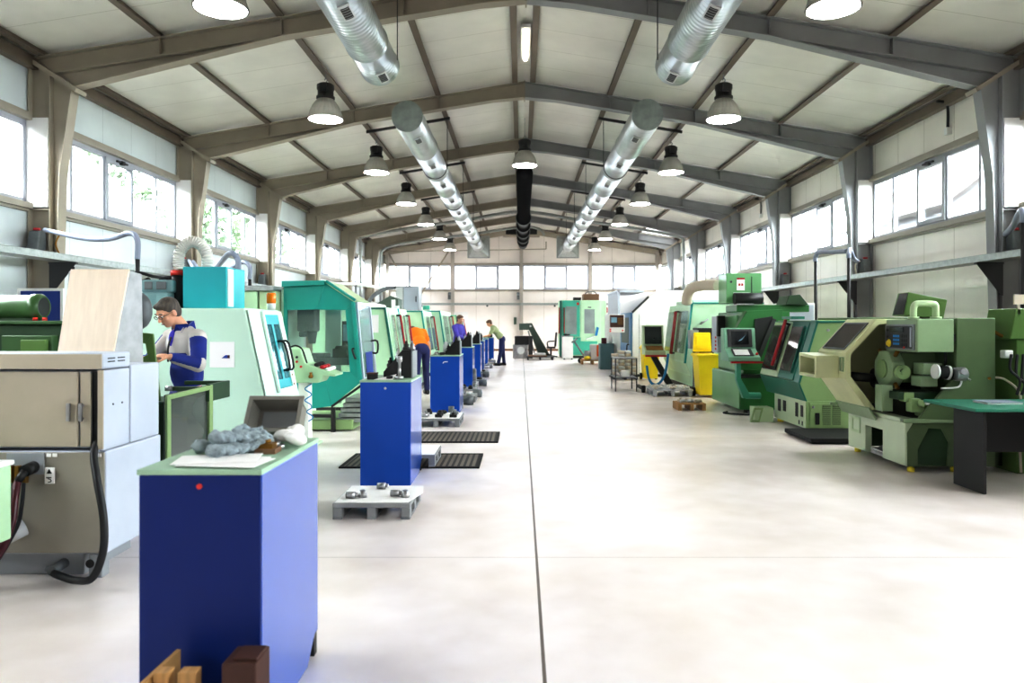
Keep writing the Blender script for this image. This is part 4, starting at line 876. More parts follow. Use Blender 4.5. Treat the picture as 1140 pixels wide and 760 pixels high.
# floor pallets and mats
def pallet(x0, x1, y0, y1, h, label, mat='pallet_grey', z=0, group='grey plastic pallets'):
    t = thing('pallet', label, 'pallet', ((x0+x1)/2, (y0+y1)/2, z), group)
    part('deck', MB().box(x0, x1, y0, y1, z+h-.035, z+h), mat, t, .006)
    w = (x1-x0)
    for i in range(3):
        xc = x0+w*(.06+.44*i)
        part('runner', MB().box(xc-.035, xc+.035, y0+.004, y1-.004, z, z+.018), mat, t, .003)
        for j in range(3):
            yc = y0+.05+(y1-y0-.1)*j/2; part('block', MB().box(xc-.035, xc+.035, yc-.045, yc+.045, z+.018, z+h-.035), mat, t, .005)
    return t
def bits(cx, cy, w, d, z, n, seed, label, grp, mats=('machined_steel', 'cast_grey', 'dark_iron')):
    rnd = random.Random(seed)
    cols = max(1, int(math.ceil(math.sqrt(n*w/d)))); rowsn = int(math.ceil(n/cols))
    for k in range(n):
        i, j = k % cols, k//cols
        x = cx-w/2+w*(i+.5)/cols+rnd.uniform(-.1, .1)*w/cols; y = cy-d/2+d*(j+.5)/rowsn+rnd.uniform(-.1, .1)*d/rowsn; s = min(.05, .36*w/cols, .36*d/rowsn)
        m = MB(); kind = rnd.randrange(3)
        if kind == 0: m.lathe([(s*.4, 0), (s, 0), (s, s*.9), (s*.7, s*1.0), (s*.7, s*1.5), (s*.3, s*1.5), (s*.3, s*.2)], (x, y, z), 14, 'z')
        elif kind == 1: m.cyl((x-s, y, z+s*.6), (x+s, y, z+s*.6), s*.6, n=12); m.cyl((x+s, y, z+s*.6), (x+s*1.5, y, z+s*.6), s*.35, n=10)
        else: m.prism([(x-s, y-s*.7), (x+s, y-s*.7), (x+s, y+s*.7), (x-s, y+s*.7)], 'z', z, z+s*.8); m.cyl((x, y, z+s*.8), (x, y, z+s*1.4), s*.4, n=10)
        single('machined_part', m, mats[rnd.randrange(len(mats))], label, 'part', (x, y, z), grp)
pallet(-1.45, -.853, 5.66, 6.27, .124, 'small grey pallet with a white sheet and steel parts, nearest on the floor')
m = MB(); m.hexa([(-1.44, 5.68, .125), (-.87, 5.68, .125), (-.80, 6.0, .125), (-.83, 6.27, .125), (-1.44, 6.27, .125)], [(-1.44, 5.68, .128), (-.87, 5.68, .128), (-.80, 6.0, .128), (-.83, 6.27, .128), (-1.44, 6.27, .128)]); single('paper_sheet', m, 'paper', 'white sheet covering the nearest small grey pallet', 'paper', (-1.15, 5.95, .125))
for k, (x, y) in enumerate(((-1.34, 5.82), (-1.26, 5.86), (-1.00, 5.88), (-.92, 5.86), (-1.16, 6.15))):
    m = MB(); m.lathe([(.015, 0), (.034, 0), (.034, .03), (.022, .034), (.022, .055), (.015, .055)], (x, y, .1285), 16, 'z') if k % 2 else m.cyl((x-.04, y, .1285+.026), (x+.03, y, .1285+.026), .026, n=14).cyl((x+.03, y, .1545), (x+.055, y, .1545), .016)
    single('machined_part', m, 'machined_steel', 'small bright machined part lying on the white sheet of the nearest pallet', 'part', (x, y, .1285), 'machined parts on the nearest pallet')
def mat_(label, x0, x1, y0, y1, dx=0):
    t = thing('floor_mat', label, 'mat', ((x0+x1)/2, (y0+y1)/2, 0), 'dark ribbed floor mats')
    part('mat', MB().box(x0, x1, y0, y1, 0, .014), 'grating', t, .004); part('border', MB().ring([(x0-.02, y0-.02), (x1+.02, y0-.02), (x1+.02, y1+.02), (x0-.02, y1+.02)], [(x0+.02, y0+.02), (x1-.02, y0+.02), (x1-.02, y1-.02), (x0+.02, y1-.02)], 'z', 0, .017), 'rubber', t)
mat_('dark slatted floor mat passing behind the blue cabinet with the pallet before it', -1.88, -.455, 7.69, 8.46)
mat_('dark slatted floor mat lying before the third blue cabinet', -1.75, -.31, 9.34, 10.18)
pallet(-1.5, -.895, 7.66, 8.28, .124, 'grey pallet with white sheet behind the second blue cabinet', z=.018)
single('paper_sheet', MB().box(-1.49, -.905, 7.67, 8.27, .143, .147), 'paper', 'white sheet covering the pallet on the slatted mat', 'paper', (-1.2, 7.97, .143))
pallet(-1.6, -.89, 10.75, 11.5, .124, 'grey pallet with dark parts before the cabinet with white emblem')
single('paper_sheet', MB().box(-1.59, -.90, 10.76, 11.49, .125, .128), 'paper', 'white sheet covering the pallet before the cabinet with white emblem', 'paper', (-1.2, 11.1, .125))
bits(-1.22, 11.1, .6, .6, .128, 9, 3, 'dark machined part on the pallet before the cabinet with white emblem', 'parts on the third pallet', ('dark_iron', 'cast_grey', 'machined_steel'))
m = MB().cyl((-1.16, 12.25, 0), (-1.16, 12.25, .14), .05); single('steel_sleeve', m, 'cast_grey', 'grey steel sleeve standing at the foot of the cabinet with white emblem', 'part', (-1.16, 12.25, 0))
for k, y in enumerate((14.2, 15.6, 18.3, 21.4, 22.4, 25.2, 28.2)):
    nm = ['right behind the cabinet with white emblem', 'before the fourth blue cabinet', 'between the fourth and fifth blue cabinets', 'behind the fifth blue cabinet', 'before the sixth blue cabinet', 'between the far blue cabinets', 'at the feet of the leaning man'][k]
    if k == 4: continue
    x1 = [-.88, -.95, -.93, -.98, 0, -1.0, -.98][k]
    pallet(x1-.6, x1, y, y+.7, .12, 'small grey pallet with parts '+nm)
    bits(x1-.3, y+.35, .5, .55, .12, 5, k+20, 'grey machined part lying on the pallet '+nm, 'parts on the pallet '+nm, ('dark_iron', 'cast_grey', 'machined_steel', 'white_paint'))
for k, (x, y, r) in enumerate(((-.98, 13.75, .085), (-.90, 15.2, .08), (-.93, 17.95, .08), (-1.0, 20.9, .08))):
    t = thing('steel_roll', 'dark round steel roll on the floor, %s along the row of cabinets' % ORD[k].replace('nearest', 'first'), 'roll', (x, y, 0), 'steel rolls by the blue cabinets')
    part('roll', MB().lathe([(r*.4, -.09), (r, -.09), (r, .09), (r*.4, .09)], (x, y, r), 20, 'x'), 'cast_grey', t); part('core', MB().cyl((x-.095, y, r), (x+.095, y, r), r*.4), 'dark_iron', t)
t = thing('steel_bar', 'pale steel bar leaning against the fourth blue cabinet', 'bar', (-1.0, 16.5, 0)); part('bar', MB().cyl((-1.02, 16.36, .05), (-1.07, 16.93, .46), .045), 'steel_pole', t); part('collar', MB().cyl((-1.03, 16.48, .137), (-1.037, 16.56, .195), .06), 'machined_steel', t)

# tools on the blue cabinets
def tool_block(x, y, z, k, label):
    t = thing('tool_block', label, 'tool holder', (x, y, z), 'black tool blocks on the cabinets')
    part('block', MB().prism([(x-.16*k, z), (x+.11*k, z), (x+.11*k, z+.27*k), (x+.02*k, z+.27*k), (x-.06*k, z+.17*k), (x-.16*k, z+.06*k)], 'y', y, y+.3*k), 'black_plastic', t, .004)
    part('side_plate', MB().box(x+.11*k, x+.125*k, y, y+.3*k, z, z+.26*k), 'grey_mid', t, .002)
    for i, (dx, dz) in enumerate(((-.11, .11), (-.04, .19), (.03, .27), (.08, .27))):
        p = Vector((x+dx*k, y+.1*k+.05*i*k, z+dz*k))
        m = MB().lathe([(.035*k, -.01*k), (.035*k, .02*k), (.022*k, .03*k), (.028*k, .05*k), (.012*k, .06*k), (.010*k, .085*k)], p, 12, 'z'); part('tool', m, 'machined_steel' if i % 2 else 'dark_iron', t)
    return t
tool_block(-1.175, 7.15, CH, 1.0, 'black tool block with tool holders on the second blue cabinet')
t = thing('dark_case', 'small dark case with brown edge on the second blue cabinet', 'case', (-1.41, 6.98, CH)); part('case', MB().box(-1.455, -1.37, 6.95, 7.05, CH, CH+.05), 'black_plastic', t, .004); part('lid', MB().box(-1.46, -1.365, 6.945, 7.055, CH+.05, CH+.062), 'dark_wood', t, .003)
single('paper_sheet', MB().slab([(-1.38, 6.9, CH+.002), (-1.2, 6.9, CH+.002), (-1.2, 7.1, CH+.04), (-1.3, 7.12, CH+.01)], .002), 'paper', 'white paper lying on the second blue cabinet', 'paper', (-1.3, 7.0, CH))
m = MB().lathe([(.04, 0), (.04, .03), (.015, .035), (.015, .16), (.028, .17), (.028, .22)], (-1.15, 6.97, CH), 14, 'z'); single('tool_holder', m, 'machined_steel', 'bright tool holder standing upright at the front of the second blue cabinet', 'tool holder', (-1.15, 6.97, CH))
m = MB().lathe([(.05, 0), (.055, .05), (.045, .085), (.02, .09)], (-1.30, 7.35, CH), 16, 'z'); single('chuck_jaw', m, 'charcoal', 'dark round chuck part on the second blue cabinet', 'part', (-1.30, 7.35, CH))
m = MB().cyl((-1.24, 6.95, CH), (-1.24, 6.95, CH+.035), .03); single('steel_disc', m, 'dark_iron', 'dark steel disc at the front edge of the second blue cabinet', 'part', (-1.24, 6.95, CH))
tool_block(-1.15, 12.6, CH, .9, 'black tool block on the cabinet with white emblem')
m = MB().lathe([(.05, 0), (.05, .16), (.03, .18), (.03, .22)], (-1.30, 12.75, CH), 14, 'z'); single('bottle', m, 'aluminium_white', 'white bottle on the cabinet with white emblem', 'bottle', (-1.30, 12.75, CH))
bits(-1.40, 12.65, .2, .3, CH, 4, 77, 'small steel part at the left on the cabinet with white emblem', 'steel parts on the emblem cabinet')
for (a, b, y), l in zip(rows, ['fourth', 'fifth', 'sixth', 'seventh', 'eighth']):
    if l == 'seventh': bits((a+b)/2-.1, y+.4, .2, .5, CH, 3, 91, 'small part in front of the leaning man on his cabinet', 'parts before the leaning man'); continue
    tool_block((a+b)/2+.09, y+.15, CH, 1.0 if l in ('fourth', 'fifth') else .7, 'black tool block on the %s blue cabinet from the camera' % l)

# ------------------------------------------------------------------ row of lathe enclosures behind, left side
def enclosure(label, s, y0, y1, ut, ub, uf, ur, zt, zb=.72, side='sage_light', front='pale_green', edge='teal_deep', win=False, panel=None, base='sage', name='cnc_lathe', handles=True, glass='guard_glass', cat='lathe', group=None):
    """sloping-front lathe cover: ut/ub/uf = distance of the front from the centre line at top, bulge and foot"""
    X = lambda u: S(s, u); sg = -s       # sg = direction the front faces
    t = thing(name, label, cat, (X((uf+ur)/2), (y0+y1)/2, 0), group)
    prof = [(X(ur), .10), (X(uf), .10), (X(uf), zb-.26), (X(ub), zb), (X(ut), zt), (X(ur), zt)]
    part('body', MB().prism(prof, 'y', y0+.02, y1), side, t, .015)
    part('base', MB().box(*sorted((X(uf+.05), X(ur-.05))), y0+.08, y1-.06, 0, .10), 'charcoal', t)
    F = lambda y, f, d: (X(ub+(ut-ub)*f)+sg*d, y, zb+(zt-zb)*f+abs(ut-ub)*.0)
    w = .09
    m = MB(); m.slab([F(y0, 0, 0), F(y0, 1, 0), F(y0+w, 1, 0), F(y0+w, 0, 0)], .035*(1)); m.slab([(X(ut), y0, zt-.005), (X(ur), y0, zt-.005), (X(ur), y0+.10, zt-.005), (X(ut), y0+.10, zt-.005)], .03)
    m.slab([(X(uf), y0, .12), (X(ub), y0, zb), (X(ub), y0+w, zb), (X(uf), y0+w, .12)], .02) if False else None
    part('edge_frame', m, edge, t, .004)
    L = y1-y0
    yd0, yd1 = y0+.13, y1-.05; ym = (yd0+yd1)/2
    for i, (a, b) in enumerate(((yd0, ym-.01), (ym+.01, yd1))):
        q = [F(a, .03, .012), F(b, .03, .012), F(b, .95, .012), F(a, .95, .012)]
        d = part('door', MB().slab(q, .022*s), front, t, .004)
        g = [F(a+.09, .16, .04), F(b-.09, .16, .04), F(b-.09, .88, .04), F(a+.09, .88, .04)]
        part('door_glass', MB().slab(g, .005*s), glass, d)
        if handles:
            if i == 0 and handles != 2: continue
            yy = b-.30 if handles != 2 else (b-.08 if i == 0 else a+.08)
            m = MB(); m.cyl(F(yy, .12, .09), F(yy, .88, .09), .018, n=10); hd = part('handle', m, 'red_paint', d)
            m = MB()
            for f in (.14, .88): m.cyl(F(yy, f, .02), F(yy, f, .10), .016, n=8)
            part('bracket', m, 'black_plastic', hd, kind='stuff')
    part('sump', MB().slab([(X(uf)+sg*.005, y0+.06, .14), (X(uf)+sg*.005, y1-.06, .14), (X(uf)+sg*.005, y1-.06, zb-.28), (X(uf)+sg*.005, y0+.06, zb-.28)], .01), front, t)
    if panel:
        a, b = panel; part('side_door', MB().ring([(X(a), .5), (X(b), .5), (X(b), 1.55), (X(a), 1.55)], [(X(a)+s*.012, .512), (X(b)-s*.012, .512), (X(b)-s*.012, 1.538), (X(a)+s*.012, 1.538)], 'y', y0+.012, y0+.02), 'sage', t)
    if win:
        a, b = win; part('side_window', MB().box(*sorted((X(a), X(b))), y0+.005, y0+.02, .95, zt-.25), 'pale_guard_glass', t)
    return t
e3 = enclosure('pale green lathe with a clear front door, first beyond the teal machine', -1, 12.4, 13.6, 2.36, 2.20, 2.45, 3.6, 1.79, panel=(2.75, 3.2), edge='teal_deep', side='far_mint')
single('notice_sheet', MB().box(S(-1, 2.64), S(-1, 2.48), 12.41, 12.418, 1.36, 1.66), 'paper', 'white notice sheet taped to the side of the first pale green lathe', 'paper', (S(-1, 2.56), 12.41, 1.36))
enclosure('pale green lathe with red handles, second beyond the teal machine', -1, 13.95, 14.9, 2.40, 2.27, 2.45, 3.6, 1.80, edge='teal_bright', panel=(2.6, 3.0), side='lathe_cream')
enclosure('pale green lathe beside the man in the orange shirt', -1, 17.0, 18.7, 2.36, 2.2, 2.45, 3.6, 1.82, edge='teal', side='far_mint')
enclosure('pale green lathe with a pale window in its end, farthest of the left row', -1, 21.3, 24.3, 2.42, 2.25, 2.5, 3.8, 1.90, edge='teal', win=(2.62, 3.05), front='far_mint', side='far_mint')
enclosure('low pale lathe beyond the woman at the end of the left row', -1, 27.5, 30.0, 2.5, 2.3, 2.6, 3.8, 1.85, edge='far_teal', front='far_mint')
# plant on top of the row
t = thing('electric_cabinet', 'tall grey electric cabinet standing behind the row of pale green lathes', 'cabinet', (-3.0, 21.0, 0))
part('body', MB().box(-3.35, -2.68, 20.6, 21.2, 1.905, 2.56) if False else MB().box(-3.33, -2.72, 19.6, 20.2, 0, 2.52), 'grey_mid', t, .008)
part('door', MB().box(-3.12, -2.735, 19.585, 19.6, .1, 2.49), 'grey_enamel', t, .003); part('handle', MB().box(-2.80, -2.78, 19.56, 19.585, 2.1, 2.25), 'black_plastic', t); part('side_door', MB().box(-3.32, -3.14, 19.588, 19.6, .1, 2.49), 'aluminium_white', t, .003)
hose('thick grey cable curving from the tall grey cabinet down to the lathes', [(-3.35, 19.8, 2.5), (-3.55, 19.2, 2.42), (-3.75, 18.6, 2.2), (-3.8, 18.2, 1.95)], .05, 'cast_grey')
t = thing('filter_unit', 'dark grey filter unit on top of the lathes beside the tall cabinet', 'filter', (-3.3, 18.2, 1.85))
part('housing', MB().prism([(-3.55, 1.82), (-3.0, 1.82), (-3.0, 2.12), (-3.2, 2.2), (-3.55, 2.0)], 'y', 18.0, 18.6), 'slate_green', t, .01); part('pipe', MB().cyl((-3.1, 17.9, 1.82), (-3.1, 17.9, 2.1), .05), 'white_paint', t); part('cap', MB().cyl((-2.99, 17.7, 1.82), (-2.99, 17.7, 1.95), .07), 'aluminium_white', t)
hose('white pipe lying along the tops of the pale green lathes', [(-3.6, 13.0, 1.95), (-3.4, 14.5, 1.93), (-3.3, 16.4, 1.92), (-3.2, 17.2, 1.90)], .06, 'white_paint', 'pipe', cat='pipe')
hose('white pipe rail carried above the left lathes under the windows', [(-5.2, 19.0, 2.55), (-4.6, 20.5, 2.62), (-4.2, 22.0, 2.6), (-3.9, 23, 2.66)], .04, 'white_paint', 'pipe', cat='pipe')
for k, (x, y) in enumerate(((-5.2, 19.0), (-4.6, 20.5), (-4.2, 22.0))): single('supply_pipe', MB().cyl((x, y, 0), (x, y, 2.6), .03), 'steel_pole', 'thin upright supply pipe behind the left lathes, %s from the camera' % ORD[k], 'pipe', (x, y, 0))
t = thing('beacon', 'green signal lamp on top of the far lathe beside the tall cabinet', 'beacon', (-2.75, 22, 1.9)); part('lens', MB().cyl((-2.78, 21.6, 1.93), (-2.78, 21.6, 2.05), .10), 'far_teal', t); part('base', MB().box(-2.95, -2.65, 21.5, 21.7, 1.90, 1.93), 'white_paint', t)
# ------------------------------------------------------------------ right row: nearest green lathe, open towards the aisle
t = thing('turning_lathe', 'open green turning lathe with sloping cream hood, nearest on the right', 'lathe', (4.2, 8.1, 0))
m = MB(); m.prism([(7.48, .06), (7.95, .06), (7.95, .36), (8.35, .36), (8.35, .06), (8.78, .06), (8.78, .52), (7.48, .52)], 'x', 3.90, 3.98); part('apron', m, 'apron_highlight', t, .008)  # aisle face painted paler, its highlight put into the colour
part('recess_back', MB().box(4.15, 4.17, 7.95, 8.35, .06, .36), 'lathe_green', t)
m = MB(); m.box(3.94, 4.14, 8.0, 8.3, .06, .12); m.slab([(3.93, 8.0, .10), (3.93, 8.25, .10), (4.12, 8.25, .18), (4.12, 8.0, .18)], .01); part('chip_pan', m, 'machined_steel', t)
hx = [(xa(1020, 7.5), za(500, 7.5)), (xa(1020, 7.5), za(517, 7.5)), (xa(1053, 7.5), za(518, 7.5)), (xa(1055, 7.5), za(492, 7.5)), (xa(1047, 7.5), za(477, 7.5)), (xa(1032, 7.5), za(476, 7.5))]
c0 = [(3.92, .40), (3.92, .06), (4.46, .06), (4.46, .40), (4.40, .53), (4.0, .53)]
part('end_plate', MB().ring(c0, hx, 'y', 7.47, 7.50), 'lathe_green', t, .004)
m = MB(); m.box(3.98, 4.9, 7.5, 7.52, .06, .5); m.box(3.98, 4.9, 8.74, 8.78, .06, .5); m.box(4.86, 4.9, 7.5, 8.78, .06, .5); m.box(4.1, 4.35, 7.52, 7.7, .08, .22); part('base', m, 'dark_green', t)
part('opening_shade', MB().box(4.02, 4.44, 7.6, 7.62, .07, .5), 'black_plastic', t)  # black sheet behind the end opening stands for the shade inside
part('tray_lip', MB().box(3.87, 4.0, 7.46, 8.80, .50, .545), 'apron_highlight', t, .01)
part('tray_lip', MB().box(3.87, 4.48, 7.45, 7.53, .50, .545), 'lathe_green_light', t, .01)
m = MB()
for (x, y) in ((3.98, 7.52), (4.42, 7.52), (3.98, 8.7)): part('levelling_foot', MB().cyl((x, y, 0), (x, y, .04), .035).cyl((x, y, .03), (x, y, .08), .02), 'button_yellow', t)
part('side_plate', MB().ring([(8.46, .25), (8.68, .25), (8.68, .43), (8.46, .43)], [(8.49, .28), (8.65, .28), (8.65, .40), (8.49, .40)], 'x', 3.89, 3.90), 'sage_light', t)
# tall headstock cabinet with the sloping wing
m = MB(); m.prism([(4.80, .06), (4.80, 1.565), (4.41, 1.565), (4.40, .98), (4.02, .545), (4.46, .52), (4.46, .06)], 'y', 7.45, 7.49); m.box(4.45, 4.80, 7.49, 8.2, .06, 1.565); part('headstock_cabinet', m, 'lathe_green', t, .008)
part('rear_wall', MB().box(4.50, 4.56, 8.2, 8.85, .4, 1.56), 'dark_green', t, .01)
m = MB(); m.slab([(3.98, 7.52, .50), (4.50, 7.52, .62), (4.50, 8.74, .62), (3.98, 8.74, .50)], .02); part('swarf_floor', m, 'black_steel', t)
part('inner_back', MB().box(4.47, 4.50, 7.5, 8.8, .5, 1.5), 'black_steel', t)
# sloping hood
H = [(4.45, 1.56), (3.90, 1.56), (3.56, 1.19), (3.56, .90), (3.80, .56), (3.9, .56), (3.62, .93), (3.62, 1.17), (3.93, 1.50), (4.45, 1.50)]
m = MB(); m.prism(H, 'y', 8.08, 8.80); part('hood', m, 'lathe_cream', t, .006)
part('hood_end', MB().prism([(4.45, 1.56), (3.90, 1.56), (3.56, 1.19), (3.56, .90), (3.80, .56), (4.45, .56)], 'y', 8.78, 8.81), 'lathe_cream', t)
sl = lambda y, f, d: (3.90+(3.56-3.90)*f-.74*d, y, 1.56+(1.19-1.56)*f+.68*d)
w_ = part('hood_window', MB().slab([sl(8.18, .16, .004), sl(8.18, .90, .004), sl(8.72, .90, .004), sl(8.72, .16, .004)], -.006), 'dark_glass', t)
part('window_seal', MB().frame4([sl(8.16, .13, .003), sl(8.16, .93, .003), sl(8.74, .93, .003), sl(8.74, .13, .003)], .02, -.01), 'cast_grey', w_)
m = MB(); m.ring([(8.25, .90), (8.75, .90), (8.75, 1.17), (8.25, 1.15)], [(8.29, .94), (8.71, .94), (8.71, 1.13), (8.29, 1.11)], 'x', 3.30, 3.56); m.box(3.31, 3.56, 8.28, 8.72, .90, .93); po = part('pocket', m, 'lathe_cream', t, .008)
part('pocket_back', MB().box(3.52, 3.55, 8.28, 8.72, .93, 1.13), 'dark_green', po)
part('hood_latch', MB().ring([(8.12, .98), (8.20, .98), (8.20, 1.14), (8.12, 1.14)], [(8.13, .99), (8.19, .99), (8.19, 1.13), (8.13, 1.13)], 'x', 3.545, 3.56), 'lathe_green_light', t)
m = MB().slab([(3.78, 7.98, .60), (3.78, 8.82, .60), (3.86, 8.82, .47), (3.86, 7.98, .47)], .02); m.cyl((3.78, 8.80, .55), (3.70, 8.82, .56), .02); part('front_flap', m, 'lathe_green_light', t, .004)
# control box on top
m = MB(); m.box(3.96, 4.33, 7.36, 7.99, 1.22, 1.555); cb = part('control_box', m, 'lathe_green_light', t, .012)
part('panel_face', MB().box(3.950, 3.962, 7.41, 7.97, 1.25, 1.49), 'charcoal', cb, .002)
part('panel_trim', MB().ring([(7.40, 1.24), (7.98, 1.24), (7.98, 1.50), (7.40, 1.50)], [(7.43, 1.255), (7.965, 1.255), (7.965, 1.485), (7.43, 1.485)], 'x', 3.946, 3.96), 'steel_pole', cb)
part('display', MB().box(3.944, 3.951, 7.60, 7.88, 1.42, 1.47), 'screen_dark', cb)
part('emergency_stop', MB().cyl((3.95, 7.90, 1.30), (3.944, 7.90, 1.30), .042).cyl((3.944, 7.90, 1.30), (3.925, 7.90, 1.30), .025), 'button_yellow', cb)
m = MB()
for i in range(3):
    for j in range(3): m.box(3.944, 3.951, 7.69+i*.045, 7.72+i*.045, 1.285+j*.04, 1.31+j*.04)
part('button', m, 'button_blue', cb, kind='stuff')
m = MB()
for i in range(3):
    for j in range(3): m.box(3.944, 3.951, 7.54+i*.04, 7.565+i*.04, 1.275+j*.045, 1.305+j*.045)
for z in (1.28, 1.35, 1.42): m.cyl((3.95, 7.93, z+.02), (3.935, 7.93, z+.02), .014, n=10)
part('key', m, 'black_plastic', cb, kind='stuff')
part('indicator_strip', MB().box(3.944, 3.951, 7.45, 7.475, 1.27, 1.47), 'grey_enamel', cb)
part('red_button', MB().cyl((3.95, 7.585, 1.262), (3.938, 7.585, 1.262), .012), 'red_plastic', cb)
m = MB().tube([(4.05, 7.6, 1.555), (4.05, 7.6, 1.66), (4.07, 7.6, 1.705), (4.12, 7.6, 1.715), (4.22, 7.6, 1.715), (4.27, 7.6, 1.70), (4.28, 7.6, 1.66), (4.28, 7.6, 1.555)], .034, 12, 5); m.cyl((4.05, 7.6, 1.555), (4.05, 7.6, 1.58), .055); m.cyl((4.28, 7.6, 1.555), (4.28, 7.6, 1.58), .055); part('lifting_handle', m, 'sage_light', cb)
# tilted monitor behind the control box
m = MB(); m.hexa([(4.24, 8.15, 1.60), (4.62, 8.05, 1.56), (4.66, 8.4, 1.56), (4.28, 8.5, 1.60)], [(4.31, 8.20, 1.86), (4.69, 8.10, 1.77), (4.71, 8.4, 1.77), (4.35, 8.5, 1.86)]); mo = part('monitor', m, 'olive_green', t, .008)
part('screen', MB().slab([(4.24, 8.18, 1.61), (4.28, 8.48, 1.61), (4.345, 8.48, 1.85), (4.305, 8.2, 1.85)], .008), 'screen_dark', mo)
part('monitor_arm', MB().cyl((4.45, 8.3, 1.5), (4.45, 8.3, 1.6), .04), 'dark_green', t)
# workings in the open side
m = MB()
ang = [PI/8+k*PI/4 for k in range(8)]
m.prism([(7.98+.21*math.cos(a), 1.02+.21*math.sin(a)) for a in ang], 'x', 3.92, 4.06); tu = part('tool_turret', m, 'lathe_green_light', t, .012)
part('turret_hub', MB().cyl((3.92, 7.98, 1.02), (3.895, 7.98, 1.02), .10, n=20), 'sage', tu)
part('end_disc', MB().cyl((4.0, 7.76, 1.0), (4.0, 7.70, 1.0), .075, n=20).cyl((4.0, 7.70, 1.0), (4.0, 7.69, 1.0), .03), 'sage', tu)
for k in range(8):
    a = k*PI/4; p = Vector((3.98, 7.98+.21*math.cos(a), 1.02+.21*math.sin(a))); q = p+Vector((0, .07*math.cos(a), .07*math.sin(a)))
    part('tool_bit', MB().cyl(p, q, .022, n=8), 'brass' if k % 2 else 'dark_iron', tu)
m = MB(); m.box(4.06, 4.42, 7.85, 8.15, .88, 1.2); part('turret_slide', m, 'lathe_green', t, .012)
m = MB(); m.box(3.82, 3.94, 7.80, 7.95, .58, .86); part('slide_cover', m, 'lathe_green_light', t, .006); part('carriage', MB().box(3.9, 4.35, 7.62, 8.0, .72, .80), 'dark_green', t, .01)
m = MB().cyl((3.70, 8.25, .92), (3.95, 8.25, .90), .05).cyl((3.95, 8.25, .90), (4.4, 8.25, .90), .11); part('chuck', m, 'dark_iron', t)
m = MB(); m.box(4.14, 4.34, 7.58, 7.78, .98, 1.10); m.box(4.10, 4.28, 7.56, 7.75, .86, .97); part('tailstock', m, 'lathe_green_light', t, .01)
m = MB().cyl((4.22, 7.50, 1.02), (4.42, 7.50, 1.0), .068, n=20); mt_ = part('spindle_motor', m, 'black_plastic', t)
part('motor_collar', MB().cyl((4.21, 7.50, 1.021), (4.235, 7.50, 1.02), .075, n=20), 'white_paint', mt_)
part('motor_collar', MB().cyl((4.33, 7.5, 1.011), (4.355, 7.5, 1.008), .075, n=20), 'white_paint', mt_)
part('end_knob', MB().lathe([(.066, 4.37), (.07, 4.39), (.07, 4.47), (.05, 4.485), (.03, 4.49)], (0, 7.42, 1.0), 16, 'x').cyl((4.40, 7.38, 1.02), (4.41, 7.33, 1.03), .03).cyl((4.46, 7.44, .98), (4.52, 7.4, .94), .01), 'machined_steel', mt_)
part('supply_hose', MB().tube([(4.44, 7.42, .94), (4.42, 7.42, .88), (4.36, 7.42, .86), (4.24, 7.44, .855)], .010, 8, 5), 'white_paint', t)
m = MB(); m.box(4.0, 4.10, 7.54, 7.66, .60, .74); m.box(3.96, 4.06, 7.6, 7.72, .70, .80); m.cyl((4.06, 7.52, .70), (4.10, 7.48, .69), .035); m.box(4.08, 4.16, 7.54, 7.64, .56, .70); part('coolant_valve', m, 'sage', t, .008)
part('valve_cap', MB().ell((4.13, 7.50, .70), (.04, .03, .022)), 'white_paint', t)
m = MB().box(4.36, 4.40, 7.46, 7.5, 1.33, 1.40); part('latch', m, 'black_plastic', t)
m = MB().cyl((4.38, 7.6, 1.22), (4.38, 7.6, 1.04), .015); part('steel_rod', m, 'black_steel', t)
part('cabinet_knob', MB().cyl((4.73, 7.45, .955), (4.73, 7.43, .955), .014), 'brass', t)

# second lathe: pale green with teal slanted doors
t = thing('slant_lathe', 'pale green lathe with teal slanted doors and a red bar, second on the right', 'lathe', (4.5, 11, 0))
XT, XB, XF = 4.12, 3.86, 3.97
part('body', MB().prism([(5.25, .42), (XF, .42), (XB+.02, .69), (XT+.02, 1.56), (5.25, 1.56)], 'y', 10.27, 11.88), 'sage', t, .012)
part('base', MB().box(XF, 5.2, 10.25, 11.5, .05, .43), 'sage', t, .008)
part('base_front', MB().box(XF-.012, XF, 10.26, 11.5, .05, .43), 'apron_highlight', t, .004)  # thin facing painted paler for the light this side catches
m = MB()
for (a, b, z0, z1) in ((10.33, 10.42, .20, .36), (10.52, 10.62, .18, .38), (11.0, 11.12, .20, .36), (11.22, 11.34, .18, .36), (10.34, 10.38, .08, .14), (10.46, 10.5, .08, .14)): m.box(XF-.016, XF-.008, a, b, z0, z1)
part('slot', m, 'black_plastic', t, kind='stuff')
F = lambda y, f, d: (XB+(XT-XB)*f-.96*d, y, .69+.87*f+.28*d)
part('lower_slope', MB().slab([(XB, 10.26, .69), (XB, 11.9, .69), (XF, 11.9, .42), (XF, 10.26, .42)], -.02), 'teal_deep', t, .004)
part('edge_frame', MB().slab([F(10.25, 0, 0), F(10.46, 0, 0), F(10.46, 1, 0), F(10.25, 1, 0)], .03), 'teal_deep', t, .004)
part('top_frame', MB().slab([(XT-.02, 10.25, 1.55), (XT-.02, 11.9, 1.55), (XT+.5, 11.9, 1.55), (XT+.5, 10.25, 1.55)], .03), 'teal_deep', t, .004)
